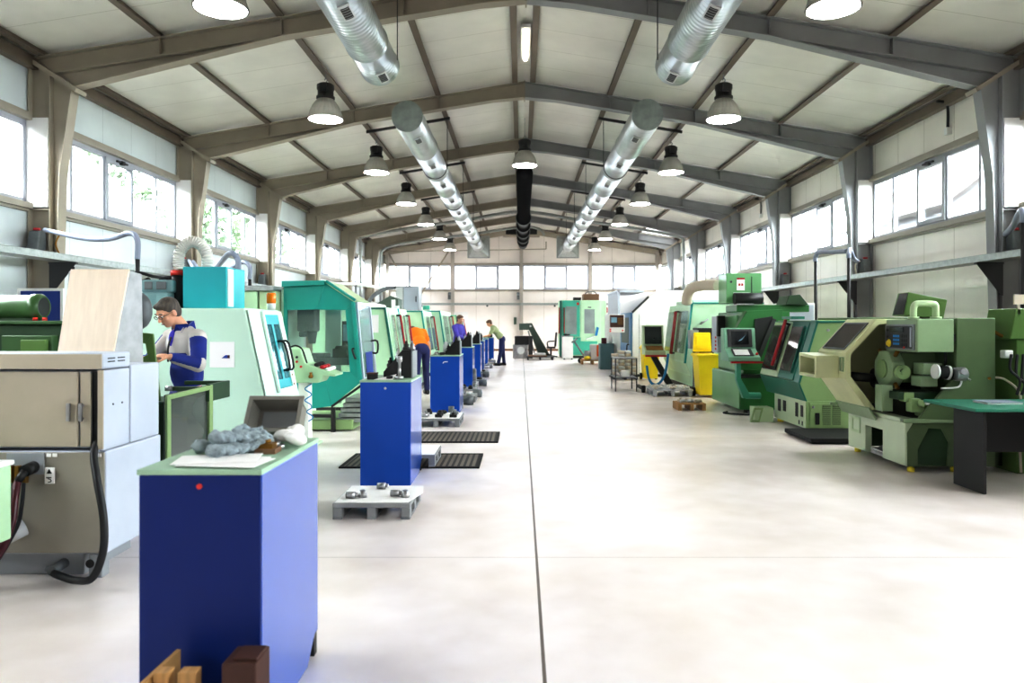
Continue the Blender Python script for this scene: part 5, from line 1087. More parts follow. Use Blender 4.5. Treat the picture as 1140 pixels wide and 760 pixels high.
for i, (a, b, c) in enumerate(((10.46, 11.08, 'teal_deep'), (11.10, 11.88, 'sage_light'))):
    d = part('door', MB().slab([F(a, .02, .012), F(b, .02, .012), F(b, .98, .012), F(a, .98, .012)], .02), c, t, .004)
    part('door_glass', MB().slab([F(a+.1, .14, .045), F(b-.1, .14, .045), F(b-.1, .88, .045), F(a+.1, .88, .045)], .006), 'dark_glass', d)
    part('window_seal', MB().frame4([F(a+.08, .12, .04), F(b-.08, .12, .04), F(b-.08, .90, .04), F(a+.08, .90, .04)], .03, .012), 'hose_black' if i else 'teal_deep', d)
hb = part('grab_bar', MB().cyl(F(11.18, .18, .10), F(11.18, .98, .10), .026, n=10), 'red_paint', t)
part('bracket', MB().cyl(F(11.18, .92, .02), F(11.18, .92, .11), .02, n=8), 'black_plastic', hb)
part('handle', MB().box(4.0, 4.2, 10.9, 11.3, 1.58, 1.62), 'teal_deep', t, .005)
ve = part('vent_door', MB().box(4.02, 4.50, 10.236, 10.25, .07, .40), 'sage', t, .003)
for a, b in ((4.19, 4.30), (4.33, 4.44)): part('vent', MB().box(a, b, 10.228, 10.237, .10, .38), 'vent_grey', ve)
part('main_switch', MB().box(4.09, 4.145, 10.225, 10.237, .11, .27), 'black_plastic', ve); part('lock', MB().cyl((4.06, 10.236, .35), (4.06, 10.225, .35), .02), 'machined_steel', ve)
part('lock', MB().cyl((4.28, 10.27, 1.42), (4.28, 10.25, 1.42), .02), 'machined_steel', t)
part('upper_cabinet', MB().box(4.75, 5.6, 10.4, 11.8, 1.0, 1.60), 'lathe_green', t, .01)
m = MB().cyl((XF+.05, 10.3, 0), (XF+.05, 10.3, .05), .05).cyl((XF+.05, 11.4, 0), (XF+.05, 11.4, .05), .05).cyl((5.1, 10.4, 0), (5.1, 10.4, .05), .05); part('levelling_foot', m, 'button_yellow', t, kind='stuff')
# its swivel console on the teal arm
ar = MB(); ar.tube([(3.90, 12.0, .34), (3.66, 12.0, .34)], .055, 8, 1); ar.prism([(3.72, .30), (3.61, .30), (3.50, .60), (3.50, .92), (3.57, .92), (3.57, .62), (3.70, .39)], 'y', 11.95, 12.06); part('console_arm', ar, 'arm_teal', t, .006)
co = thing('operator_console', 'sage operator console with screen and white keyboard on the teal arm', 'console', (3.6, 11.9, .9))
part('housing', MB().hexa([(3.36, 11.72, .93), (3.92, 11.72, .93), (3.92, 12.1, .93), (3.36, 12.1, .93)], [(3.30, 11.95, 1.44), (3.86, 11.95, 1.44), (3.86, 12.1, 1.44), (3.30, 12.1, 1.44)]) if False else MB().prism([(11.62, .90), (12.10, .90), (12.10, 1.44), (11.92, 1.44), (11.86, 1.10), (11.62, .97)], 'x', 3.36, 3.88), 'console_sage', co, .012)
fr_ = lambda f, x, d=0: (x, 11.92-.06*(1-f)-d, 1.44-.34*(1-f))
s_ = part('screen_bezel', MB().slab([fr_(.08, 3.42, .004), fr_(.08, 3.82, .004), fr_(.94, 3.82, .004), fr_(.94, 3.42, .004)], .012), 'charcoal', co, .003)
part('screen', MB().slab([fr_(.2, 3.48, .017), fr_(.2, 3.76, .017), fr_(.85, 3.76, .017), fr_(.85, 3.48, .017)], .003), 'screen_dark', s_)
part('screen_glint', MB().slab([fr_(.35, 3.58, .021), fr_(.40, 3.64, .021), fr_(.72, 3.73, .021), fr_(.62, 3.70, .021)], .002), 'screen_glare', s_)  # slanted pale streak painted on the screen as glare
part('keyboard', MB().slab([(3.46, 11.65, .985), (3.78, 11.65, .985), (3.78, 11.83, 1.09), (3.46, 11.83, 1.09)], .012), 'charcoal', co); part('key_panel', MB().slab([(3.48, 11.66, 1.0), (3.72, 11.66, 1.0), (3.72, 11.80, 1.085), (3.48, 11.80, 1.085)], .008), 'key_white', co)
part('red_bar', MB().box(3.40, 3.92, 11.60, 11.66, .87, .90), 'red_paint', co); m = MB().cyl((3.84, 11.70, 1.01), (3.84, 11.68, 1.03), .02); part('emergency_stop', m, 'red_plastic', co)
co.location.y += .30
t = thing('step_stool', 'small green steel frame step before the slanted lathe', 'step', (3.6, 11.6, 0))
m = MB(); m.ring([(3.52, 0), (3.66, 0), (3.72, .22), (3.58, .22)], [(3.55, .03), (3.65, .03), (3.69, .19), (3.59, .19)], 'y', 11.3, 11.34); part('side_frame', m, 'sage', t); m = MB(); m.box(3.60, 3.88, 11.32, 11.6, 0, .22); part('box', m, 'sage_light', t, .006)
# black ribbed platform
t = thing('foot_platform', 'black ribbed rubber platform on the floor between the two nearest right lathes', 'platform', (4.1, 9.7, 0))
part('platform', MB().box(3.62, 4.5, 9.2, 10.12, .02, .075), 'corrugated_black', t, .006); part('runner', MB().box(3.66, 4.46, 9.25, 9.35, 0, .02).box(3.66, 4.46, 9.95, 10.05, 0, .02), 'rubber', t, kind='stuff')

# bench at the right edge
t = thing('work_bench', 'dark panel legged bench with green top at the right edge', 'bench', (4.6, 6.7, 0))
part('bench_top', MB().box(3.96, 5.6, 6.42, 7.25, .735, .765), 'bench_green', t, .004); part('leg_panel', MB().box(4.08, 4.11, 6.5, 6.95, 0, .735), 'black_steel', t, .003); part('leg_panel', MB().box(5.3, 5.33, 6.5, 7.2, 0, .735), 'black_steel', t, .003); part('modesty_panel', MB().box(4.11, 5.3, 6.93, 6.95, .30, .735), 'black_steel', t)
t = thing('booklet', 'thin white booklet lying on the green bench top', 'book', (4.45, 6.8, .765)); part('pages', MB().box(4.28, 4.6, 6.75, 6.98, .765, .782), 'paper', t); part('cover', MB().box(4.275, 4.605, 6.745, 6.985, .782, .786), 'hose_grey', t)
t = thing('pillar_drill', 'green machine column with tangled cables at the right edge behind the bench', 'machine', (5.0, 7.6, 0))
part('column', MB().box(4.98, 5.3, 7.4, 7.8, 0, 1.62), 'olive_green', t, .01); part('head', MB().prism([(4.9, 1.35), (5.3, 1.35), (5.3, 1.66), (4.96, 1.66)], 'y', 7.38, 7.82), 'olive_green', t, .01); part('white_plug', MB().box(4.86, 4.95, 7.40, 7.48, 1.16, 1.24), 'white_paint', t, .01); part('warning_plate', MB().box(4.93, 5.05, 7.36, 7.38, 1.70, 1.80).box(4.98, 5.0, 7.38, 7.4, 1.6, 1.72), 'tan_pipe', t)
hose('orange brown cable looped between the green lathe cabinet and the column', [(4.79, 7.6, 1.50), (4.86, 7.55, 1.42), (4.93, 7.5, 1.38), (5.0, 7.5, 1.46), (5.1, 7.45, 1.52)], .018, 'brass', 'cable', cat='cable')
hose('thin pale cable running from the lathe cabinet to the floor behind the bench', [(4.80, 7.5, .96), (4.9, 7.45, .94), (4.98, 7.35, .80), (4.95, 7.32, .5), (4.97, 7.32, .03)], .012, 'tan_pipe', 'cable', cat='cable')
for k in range(3): hose('dark cable hanging down the green column, %s from the left' % ORD[k].replace('nearest', 'first'), [(4.90+.06*k, 7.36, 1.2), (4.87+.06*k, 7.33, 1.05-.05*k), (4.95+.05*k, 7.31, .95-.04*k), (4.92+.05*k, 7.31, .80)], .014, 'hose_black', 'cable', 'dark cables on the green column', cat='cable')
t = thing('cardboard_box', 'brown cardboard box standing on edge beside the green column', 'box', (4.93, 7.9, 0)); part('box', MB().box(4.92, 5.05, 7.95, 8.25, 0, 1.12), 'cardboard', t, .004); part('flap', MB().slab([(4.92, 7.95, 1.12), (5.05, 7.95, 1.12), (5.07, 7.9, 1.2), (4.94, 7.9, 1.2)], .006), 'cardboard', t)
t = thing('waste_bin', 'black bin between the green lathe cabinet and the column', 'bin', (5.1, 8.6, 0)); part('bin', MB().lathe([(.14, 0), (.18, .9)], (5.15, 8.6, 0), 20, 'z'), 'black_plastic', t); part('rim', MB().lathe([(.18, .88), (.195, .88), (.195, .92), (.18, .92)], (5.15, 8.6, 0), 20, 'z', cap=False), 'charcoal', t)
# upright supply pipes on the right with sleeved cables
for k, (px, y, zt, xe, ye, ze) in enumerate(((1139, 9.6, 2.95, 7.5, 11.4, 2.9), (945, 14.5, 2.93, 7.5, 16.4, 2.9), (908, 15.6, 2.95, 6.46, 14.6, 2.95))):
    x = xa(px, y) if k else 6.55
    single('supply_pipe', MB().cyl((x, y, 0), (x, y, zt-.1), .032), 'hose_black', ['black upright supply pipe at the right edge before the nearest column', 'black upright supply pipe behind the slanted lathe, nearer one', 'black upright supply pipe behind the slanted lathe, farther one'][k], 'pipe', (x, y, 0))
    hose(['grey sleeved cable from the nearest right column to its upright pipe', 'grey sleeved cable from the second right column to the nearer black pipe', 'grey sleeved cable joining the two black pipes on the right'][k], [(x, y, zt-.12), (x, y, zt-.02), (x+(xe-x)*.12, y+(ye-y)*.12, zt+.06), (x+(xe-x)*.55, y+(ye-y)*.55, zt-.04 if k < 2 else zt+.03), (xe, ye, ze)], .045, 'hose_grey')
hose('yellowish thin cable hanging from the second right column socket', [(7.5, 16.3, 2.9), (7.35, 16.2, 2.8), (7.38, 16.2, 2.58)], .016, 'tan_pipe', 'cable', cat='cable')
# ------------------------------------------------------------------ right row further back
t = thing('machining_centre', 'vivid green machining centre with dark chute behind the slanted lathe', 'machine', (4.1, 13.2, 0))
part('base', MB().box(3.70, 4.6, 12.42, 14.2, .06, .66), 'vivid_green', t, .012); part('base_front', MB().box(3.685, 3.70, 12.44, 14.2, .07, .65), 'vivid_green_light', t, .004)  # aisle faces in the lighter green carry a painted reflection
part('body', MB().box(3.80, 4.6, 12.6, 14.2, .66, 1.72), 'vivid_green', t, .012)
part('door', MB().box(3.78, 3.80, 12.9, 14.1, .70, 1.66), 'vivid_green_light', t, .006); part('switch_panel', MB().box(3.60, 3.72, 13.5, 13.9, .98, 1.65), 'grey_enamel', t, .01); part('panel_cap', MB().box(3.58, 3.72, 13.4, 13.5, 1.28, 1.66), 'black_plastic', t, .008)
m = MB()
for z in (1.05, 1.12, 1.19, 1.26): m.cyl((3.60, 13.6, z), (3.585, 13.6, z), .02, n=8)
part('button', m, 'red_plastic', t, kind='stuff')
cp = lambda px, py: (xa(px, 12.4), za(py, 12.4)); m = MB(); m.prism([cp(822, 412), cp(846, 412), cp(872, 356), cp(872, 344), cp(832, 346), cp(816, 372)], 'y', 12.42, 12.60); part('chute_frame', m, 'vivid_green', t, .01)
m = MB(); m.slab([at(841, 392, 12.4), at(848, 388, 12.4), at(860, 352, 12.4), at(840, 355, 12.4)], .02); part('chute_mouth', m, 'black_steel', t); m = MB(); m.slab([at(843, 396, 12.37), at(847, 398, 12.37), at(864, 356, 12.37), at(860, 354, 12.37)], .02); part('chute_belt', m, 'charcoal', t)  # mouth plate painted black to stand for shade inside the chute
part('crossbeam', MB().box(3.78, 5.05, 12.9, 13.6, 1.72, 1.84), 'vivid_green', t, .01); m = MB(); m.prism([(4.6, 1.84), (5.0, 1.84), (4.85, 2.02), (4.66, 2.0)], 'y', 12.8, 13.3); part('drive_cover', m, 'dark_green', t, .01)
m = MB(); m.box(3.62, 4.24, 12.98, 13.5, 1.88, 2.40); bx_ = part('top_cabinet', m, 'vivid_green_light', t, .012)
part('label_sheet', MB().box(3.80, 3.94, 12.97, 12.98, 2.10, 2.32), 'paper', bx_); m = MB(); m.box(3.80, 3.94, 12.965, 12.972, 2.29, 2.32); m.box(3.83, 3.86, 12.965, 12.972, 2.18, 2.22); m.box(3.88, 3.91, 12.965, 12.972, 2.18, 2.22); part('label_mark', m, 'red_paint', bx_, kind='stuff'); part('label_sheet', MB().box(3.74, 4.02, 12.96, 12.97, 1.94, 2.06), 'paper', bx_); part('hinge_gap', MB().box(4.06, 4.07, 12.972, 12.98, 1.92, 2.34), 'black_plastic', bx_); part('lock', MB().cyl((3.70, 12.98, 2.25), (3.70, 12.965, 2.25), .02), 'charcoal', bx_)
part('drum', MB().cyl((3.72, 12.85, 1.95), (4.2, 12.85, 1.95), .10, n=24), 'black_steel', t)
m = MB().box(3.75, 4.05, 12.8, 13.0, 1.84, 1.88); part('drum_bed', m, 'machined_steel', t)
part('ledge', MB().box(3.66, 4.4, 12.35, 12.42, .60, .66), 'black_plastic', t); part('foot', MB().cyl((3.85, 12.5, 0), (3.85, 12.5, .06), .07).cyl((4.45, 12.5, 0), (4.45, 12.5, .06), .07), 'rubber', t, kind='stuff')
single('extract_pipe', MB().tube([(3.62, 13.6, 2.22), (3.45, 13.9, 2.24), (3.30, 14.2, 2.2), (3.26, 14.4, 2.08), (3.26, 14.5, 1.92)], .10, 14, 6), 'tan_pipe', 'tan elbow pipe leaving the top cabinet of the vivid green machine', 'pipe', (3.26, 14.5, 1.92))
single('cable', MB().tube([(3.5, 12.5, .02), (3.4, 12.35, .02), (3.55, 12.2, .02), (3.75, 12.1, .02), (3.8, 12.3, .04)], .015, 8, 6), 'hose_black', 'black cable lying on the floor at the foot of the vivid green machine', 'cable', (3.6, 12.3, 0))
t = thing('switch_cabinet', 'pale switch cabinet against the right wall behind the slanted lathe', 'cabinet', (5.4, 14.6, 0)); part('cabinet', MB().box(5.1, 5.75, 14.4, 15.0, 0, 1.92), 'white_paint', t, .01); part('door', MB().box(5.13, 5.72, 14.39, 14.4, .1, 1.88), 'grey_enamel', t, .004)
def wheelie_bin(x, y, label, open_):
    t = thing('wheelie_bin', label, 'bin', (x, y, 0), 'yellow wheelie bins')
    w, d = .22, .27
    m = MB(); m.hexa([(x-w*.8, y-d*.8, .05), (x+w*.8, y-d*.8, .05), (x+w*.8, y+d*.7, .05), (x-w*.8, y+d*.7, .05)], [(x-w, y-d, .86), (x+w, y-d, .86), (x+w, y+d, .86), (x-w, y+d, .86)]); part('body', m, 'yellow_plastic', t, .015)
    part('rim', MB().box(x-w-.03, x+w+.03, y-d-.03, y+d+.03, .84, .885), 'yellow_plastic', t, .012)
    if open_:
        m = MB(); m.hexa([(x-w*.9, y+d+.02, .92), (x+w*.9, y+d+.02, .92), (x+w*.9, y+d+.08, .92), (x-w*.9, y+d+.08, .92)], [(x-w*.8, y+d+.03, 1.33), (x+w*.8, y+d+.03, 1.33), (x+w*.8, y+d+.09, 1.33), (x-w*.8, y+d+.09, 1.33)]); part('lid', m, 'yellow_plastic', t, .02); part('lid_panel', MB().box(x-w*.6, x+w*.6, y+d+.005, y+d+.02, .98, 1.26), 'yellow_plastic', t, .008)
    else:
        m = MB(); m.hexa([(x-w-.02, y-d-.02, .885), (x+w+.02, y-d-.02, .885), (x+w+.02, y+d+.02, .885), (x-w-.02, y+d+.02, .885)], [(x-w*.8, y-d*.7, .95), (x+w*.8, y-d*.7, .95), (x+w*.8, y+d, .95), (x-w*.8, y+d, .95)]); part('lid', m, 'yellow_plastic', t, .012)
    m = MB().cyl((x-w, y+d+.06, .88), (x+w, y+d+.06, .88), .018, n=8); part('handle', m, 'yellow_plastic', t)
    for sx in (-1, 1): part('wheel', MB().cyl((x+sx*w*.82, y+d*.75, .09), (x+sx*(w*.82+.05), y+d*.75, .09), .09, n=18), 'rubber', t)
    return t
wheelie_bin(3.84, 15.3, 'yellow wheelie bin with raised lid beside the vivid green machine', True)
wheelie_bin(3.48, 19.9, 'yellow wheelie bin with closed lid below the far operator console', False)
t = thing('tool_cupboard', 'black open fronted cupboard with a grey door behind the raised yellow bin', 'cabinet', (3.95, 15.9, 0))
part('cupboard', MB().box(3.80, 4.15, 15.85, 16.3, .1, 1.42), 'black_steel', t, .006); part('door', MB().prism([(3.72, .10), (3.76, .10), (3.80, .95), (3.76, .95)], 'y', 15.7, 15.85), 'grey_mid', t); part('grey_box', MB().box(3.62, 3.80, 15.75, 16.0, .98, 1.38), 'grey_mid', t, .008); part('plinth', MB().box(3.82, 4.13, 15.9, 16.28, 0, .1), 'charcoal', t)
e4 = enclosure('pale green lathe with teal edge and red bars behind the raised yellow bin', 1, 16.6, 19.2, 3.80, 3.64, 3.75, 5.4, 1.97, zb=.62, side='far_mint', edge='teal', front='pale_green', base='pale_green', handles=2)
single('lathe_roof', MB().box(3.9, 5.2, 16.7, 18.5, 1.98, 2.06), 'mint', 'pale flat cover lying on top of the lathe with red bars', 'cover', (4.5, 17.5, 1.98), bev=.01)
m = MB().cyl((4.08, 16.6, 1.55), (4.08, 16.52, 1.55), .02).cyl((4.02, 16.52, 1.5), (4.2, 16.52, 1.62), .014); part('side_handle', m, 'machined_steel', e4)
t = thing('operator_console', 'operator console with dark screen on a black slanted arm above the closed yellow bin', 'console', (3.25, 18, .0))
part('housing', MB().prism([(17.8, .76), (18.3, .76), (18.3, 1.48), (18.12, 1.48), (18.06, .96), (17.8, .86)], 'x', 3.0, 3.5), 'sage_light', t, .012); part('screen', MB().slab([(3.04, 18.06, 1.02), (3.45, 18.06, 1.02), (3.45, 18.11, 1.44), (3.04, 18.11, 1.44)], .012), 'screen_dark', t); part('keyboard', MB().slab([(3.04, 17.82, .88), (3.45, 17.82, .88), (3.45, 18.04, .97), (3.04, 18.04, .97)], .01), 'brass', t); part('red_bar', MB().box(3.0, 3.52, 17.74, 17.82, .72, .76), 'red_paint', t)
part('arm', MB().prism([(3.16, .76), (3.30, .76), (3.72, .06), (3.72, 0), (3.58, 0)], 'y', 18.05, 18.15), 'black_steel', t)
hose('blue hose looping from the lathe with red bars to the floor behind the closed bin', [(3.52, 17.6, .80), (3.48, 17.6, .5), (3.40, 17.6, .22), (3.26, 17.6, .07), (3.12, 17.6, .10), (3.06, 17.7, .25), (3.04, 17.8, .5)], .03, 'hose_blue')
t = thing('turning_centre', 'large white turning centre with chamfered corner and blue door at the far right', 'machine', (4.2, 23, 0))
part('body', MB().prism([(3.18, .08), (6.2, .08), (6.2, 2.47), (3.95, 2.47), (3.64, 2.29), (3.18, 1.86)], 'y', 21.0, 28.0), 'white_paint', t, .02); part('base', MB().box(3.25, 6.1, 21.1, 27.9, 0, .08), 'charcoal', t)
d = part('door', MB().box(3.13, 3.18, 21.05, 23.2, .15, 1.84), 'door_blue', t, .006); part('door_glass', MB().box(3.122, 3.13, 21.4, 22.9, .95, 1.7), 'slate_green', d); part('handle', MB().tube([(3.12, 21.25, .6), (3.06, 21.25, .62), (3.06, 21.25, .9), (3.12, 21.25, .92)], .02, 8, 3), 'charcoal', d)
m = MB(); m.slab([(3.15, 20.98, 1.86), (3.62, 20.98, 2.31), (3.66, 20.98, 2.27), (3.19, 20.98, 1.82)], .03); part('edge_trim', m, 'charcoal', t); part('notice', MB().box(3.42, 3.55, 20.99, 21.0, 1.2, 1.6), 'paper', t); part('seam', MB().box(3.36, 3.37, 20.992, 21.0, .1, 1.8), 'grey_mid', t)
t = thing('pendant_controller', 'brown operator panel with keys hanging from a white arm at the far right', 'control panel', (2.98, 20.7, 1.28))
part('housing', MB().box(2.76, 3.20, 20.6, 20.8, 1.27, 1.78), 'white_paint', t, .012); part('panel_face', MB().box(2.79, 3.17, 20.585, 20.6, 1.42, 1.76), 'dark_wood', t); part('screen', MB().box(2.82, 2.98, 20.58, 20.586, 1.55, 1.70), 'screen_glare', t)
m = MB()
for i in range(5):
    for j in range(4): m.box(3.01+i*.03, 3.03+i*.03, 20.58, 20.586, 1.5+j*.05, 1.53+j*.05)
part('key', m, 'brass', t, kind='stuff'); part('button', MB().cyl((2.80, 20.6, 1.36), (2.80, 20.57, 1.36), .02).cyl((2.80, 20.6, 1.31), (2.80, 20.57, 1.31), .02).cyl((3.14, 20.6, 1.33), (3.14, 20.57, 1.33), .02), 'red_plastic', t, kind='stuff')
part('arm', MB().box(3.02, 3.08, 20.67, 23.03, 1.78, 2.46).box(2.98, 3.75, 20.67, 23.03, 2.40, 2.46), 'grey_enamel', t)
t.location.x -= .30
t = thing('tool_locker', 'slate teal tool locker with small items on top below the hanging panel', 'cabinet', (3.05, 24.7, 0)); part('body', MB().box(2.64, 3.10, 24.5, 25.1, 0, .86), 'cabinet_teal', t, .008); part('door', MB().box(2.66, 3.08, 24.485, 24.5, .06, .83), 'cabinet_teal', t, .004)
single('red_case', MB().box(2.70, 2.86, 24.6, 24.8, .86, 1.05), 'hose_red', 'dark red case on the slate teal tool locker', 'case', (2.78, 24.7, .86), bev=.01); single('white_jar', MB().lathe([(.06, 0), (.06, .2), (.04, .24), (.04, .28)], (3.0, 24.7, .86), 14, 'z'), 'white_paint', 'white jar on the slate teal tool locker', 'jar', (3.0, 24.7, .86))
single('rubber_mat', MB().box(2.55, 2.95, 20.7, 21.4, 0, .02), 'rubber', 'small black mat on the floor beside the stacked parts', 'mat', (2.75, 21, 0), bev=.004)
pallet(2.5, 3.18, 20.0, 20.6, .12, 'dark pallet carrying stacked bright rings behind the steel trolley', 'charcoal')
for i in range(4):
    for j in range(2):
        t = thing('ring_stack', 'column of stacked bright rings on the dark pallet', 'stack', (2.585+i*.17, 20.15+j*.28, .12), 'stacks of rings on the dark pallet')
        n_ = (7, 8, 8, 6)[i]-j*0
        for k in range(n_): part('ring', MB().lathe([(.05, 0), (.085, .005), (.085, .075), (.05, .08)], (2.585+i*.17, 20.15+j*.28, .12+.083*k), 14, 'z', cap=True), 'aluminium_white' if (k+i) % 2 else 'tan_pipe', t)
t = thing('steel_trolley', 'small steel trolley table with thin legs and a lower shelf on the right', 'trolley', (2.36, 16.8, 0))
part('shelf', MB().box(2.10, 2.60, 16.45, 17.2, .73, .75), 'steel_pole', t, .003); part('shelf', MB().box(2.10, 2.60, 16.45, 17.2, .30, .32), 'steel_pole', t, .003)
for x in (2.115, 2.585):
    for y in (16.47, 17.18): part('leg', MB().box(x-.012, x+.012, y-.012, y+.012, 0, .75), 'charcoal', t)
bits(2.35, 17.0, .40, .3, .32, 6, 41, 'small bright part on the lower shelf of the steel trolley', 'parts on the trolley shelf', ('machined_steel', 'paper', 'cast_grey')); single('parts_carton', MB().box(2.28, 2.45, 16.6, 16.8, .32, .46), 'paper', 'white carton on the lower shelf of the steel trolley', 'box', (2.36, 16.7, .32), bev=.004)
pallet(2.74, 3.58, 15.3, 16.2, .15, 'big grey plastic pallet with rows of small parts before the lathe with red bars', 'pallet_light')
bits(3.16, 15.75, .78, .8, .15, 40, 55, 'small pale brown part standing in rows on the big grey pallet', 'rows of parts on the big grey pallet', ('aluminium_white', 'paper', 'tan_pipe', 'aluminium_white'))
t = thing('pallet_truck', 'dark pallet truck wheels and fork at the left end of the big grey pallet', 'pallet truck', (2.6, 15.8, 0)); part('wheel', MB().cyl((2.66, 16.2, .08), (2.73, 16.2, .08), .08, n=16), 'rubber', t); part('fork', MB().box(2.66, 2.73, 16.25, 17.0, .06, .12), 'dark_iron', t)
t = thing('wooden_pallet', 'small wooden pallet with pale blocks on the floor before the vivid green machine', 'pallet', (2.98, 13.0, 0))
for i in range(5): part('board', MB().box(2.74, 3.22, 12.82+i*.10, 12.90+i*.10, .10, .125), 'pine', t, .002)
for x in (2.77, 2.98, 3.19): part('runner', MB().box(x-.03, x+.03, 12.82, 13.3, 0, .10), 'pine', t, .002)
bits(2.98, 13.06, .40, .40, .125, 5, 61, 'pale flat block on the small wooden pallet', 'blocks on the small wooden pallet', ('tan_pipe', 'aluminium_white'))

# ------------------------------------------------------------------ far end
t = thing('machining_centre', 'teal and mint machining centre with two windows against the end wall', 'machine', (2.75, 33.4, 0)); y = 32.8
part('body', MB().box(1.75, 3.8, y+.02, 34.8, .10, 2.58), 'far_mint', t, .02); part('base', MB().box(1.8, 3.75, y+.1, 34.7, 0, .10), 'charcoal', t)
d = part('door', MB().box(1.84, 2.62, y-.02, y+.02, .95, 2.56), 'far_teal', t, .01); part('door_glass', MB().box(1.98, 2.48, y-.03, y-.02, 1.05, 2.30), 'hazy_pane', d); part('red_lamp', MB().cyl((2.53, y-.02, 2.42), (2.53, y-.04, 2.42), .06), 'red_plastic', d)  # window panes are opaque paint with the haze put into their colour
d = part('door', MB().box(2.66, 3.55, y-.02, y+.02, .75, 2.56), 'far_mint', t, .01); part('door_glass', MB().box(2.82, 3.28, y-.03, y-.02, 1.10, 2.18), 'hazy_pane', d); part('handle', MB().box(2.98, 3.12, y-.03, y-.02, 2.24, 2.28), 'black_plastic', d)
part('lower_panel', MB().box(1.78, 3.4, y-.015, y+.02, .14, .92), 'far_teal', t, .01); part('edge', MB().box(1.72, 1.82, y-.03, y+.05, .1, 2.56), 'teal_deep', t, .01)
for x in (1.70, 1.92, 3.83): part('red_rail', MB().cyl((x, y-.06, 1.1), (x, y-.06, 2.25), .025, n=8), 'red_paint', t)
m = MB(); m.slab([(2.85, y-.05, .86), (3.25, y-.05, .98), (3.3, y-.2, 1.0), (2.9, y-.2, .84)], .03); part('keyboard', m, 'white_paint', t); m = MB(); m.slab([(3.28, y-.1, 1.0), (3.38, y-.1, 1.0), (3.46, y-.1, 1.35), (3.36, y-.1, 1.4)], .03); part('blue_screen', m, 'hose_blue', t)
single('carton', MB().box(2.80, 3.50, 33.0, 33.8, 2.58, 2.86), 'cardboard', 'brown carton lying on top of the teal and mint machining centre', 'box', (3.15, 33.4, 2.58), bev=.01); single('motor', MB().cyl((2.35, 33.2, 2.65), (2.7, 33.2, 2.65), .07).box(2.4, 2.65, 33.1, 33.3, 2.58, 2.62), 'black_steel', 'black motor on top of the teal and mint machining centre', 'motor', (2.5, 33.2, 2.58))
hose('grey cable loop above the brown carton', [(2.9, 33.4, 2.86), (3.0, 33.4, 2.96), (3.3, 33.4, 2.98), (3.45, 33.4, 2.86)], .02, 'cast_grey')
t = thing('chip_conveyor', 'dark green chip conveyor rising diagonally to its spout near the end wall', 'conveyor', (.6, 34, 0)); Y = 34.0
m = MB(); m.prism([(xa(578, Y), za(360, Y)), (xa(592, Y), za(359.5, Y)), (xa(596, Y), za(367, Y)), (xa(611.5, Y), za(394, Y)), (xa(599, Y), za(394, Y)), (xa(591, Y), za(371, Y)), (xa(589, Y), za(367, Y)), (xa(578, Y), za(367, Y))], 'y', Y-.25, Y+.25); part('housing', m, 'slate_green', t, .01); part('bolt', MB().cyl((xa(590.5, Y), Y-.25, za(363, Y)), (xa(590.5, Y), Y-.27, za(363, Y)), .05), 'white_paint', t); part('strut', MB().cyl((xa(588, Y), Y, za(368, Y)), (xa(595, Y), Y, za(393, Y)), .03), 'steel_pole', t); part('foot', MB().box(xa(598, Y), xa(612, Y), Y-.3, Y+.3, 0, .14), 'dark_iron', t)
t = thing('coolant_tank', 'light grey coolant tank with black pump box by the chip conveyor', 'tank', (.0, 32.5, 0)); part('tank', MB().box(xa(571, 32.6), xa(588, 32.6), 32.6, 33.4, 0, .60), 'machined_steel', t, .02); part('pump_box', MB().box(xa(573, 32.6), xa(592, 32.6), 32.7, 33.4, .60, .98), 'black_steel', t, .01); part('column', MB().box(xa(588.5, 32.6), xa(593, 32.6), 32.6, 33.2, 0, .98), 'charcoal', t, .01); part('round_cover', MB().cyl((xa(580, 32.6), 32.6, .35), (xa(580, 32.6), 32.56, .35), .17), 'aluminium_white', t)
pallet(xa(586, 31.0), xa(617, 31.0), 31.0, 31.9, .15, 'dark pallet with a brown board before the chip conveyor', 'charcoal'); single('board', MB().box(.3, 1.1, 31.1, 31.8, .15, .19), 'cardboard', 'brown board lying on the dark pallet by the chip conveyor', 'board', (.7, 31.4, .15)); single('parts_tray', MB().box(.55, 1.05, 31.2, 31.7, .19, .28), 'aluminium_white', 'white tray on the brown board by the chip conveyor', 'tray', (.8, 31.4, .19), bev=.01)
t = thing('chair', 'black office chair between the chip conveyor and the end wall machine', 'chair', (1.35, 33.2, 0)); part('seat', MB().box(1.15, 1.55, 33.0, 33.4, .42, .50), 'black_plastic', t, .03); part('backrest', MB().hexa([(1.50, 33.0, .5), (1.58, 33.0, .5), (1.58, 33.4, .5), (1.50, 33.4, .5)], [(1.56, 33.02, 1.15), (1.63, 33.02, 1.15), (1.63, 33.38, 1.15), (1.56, 33.38, 1.15)]), 'black_plastic', t, .03); part('armrest', MB().tube([(1.2, 33.0, .5), (1.2, 33.0, .72), (1.5, 33.0, .75)], .03, 8, 4), 'black_plastic', t); part('column', MB().cyl((1.35, 33.2, .06), (1.35, 33.2, .42), .04), 'charcoal', t)
for k in range(5): part('leg', MB().cyl((1.35, 33.2, .09), (1.35+.28*math.cos(k*1.256), 33.2+.28*math.sin(k*1.256), .05), .03, n=8), 'charcoal', t)
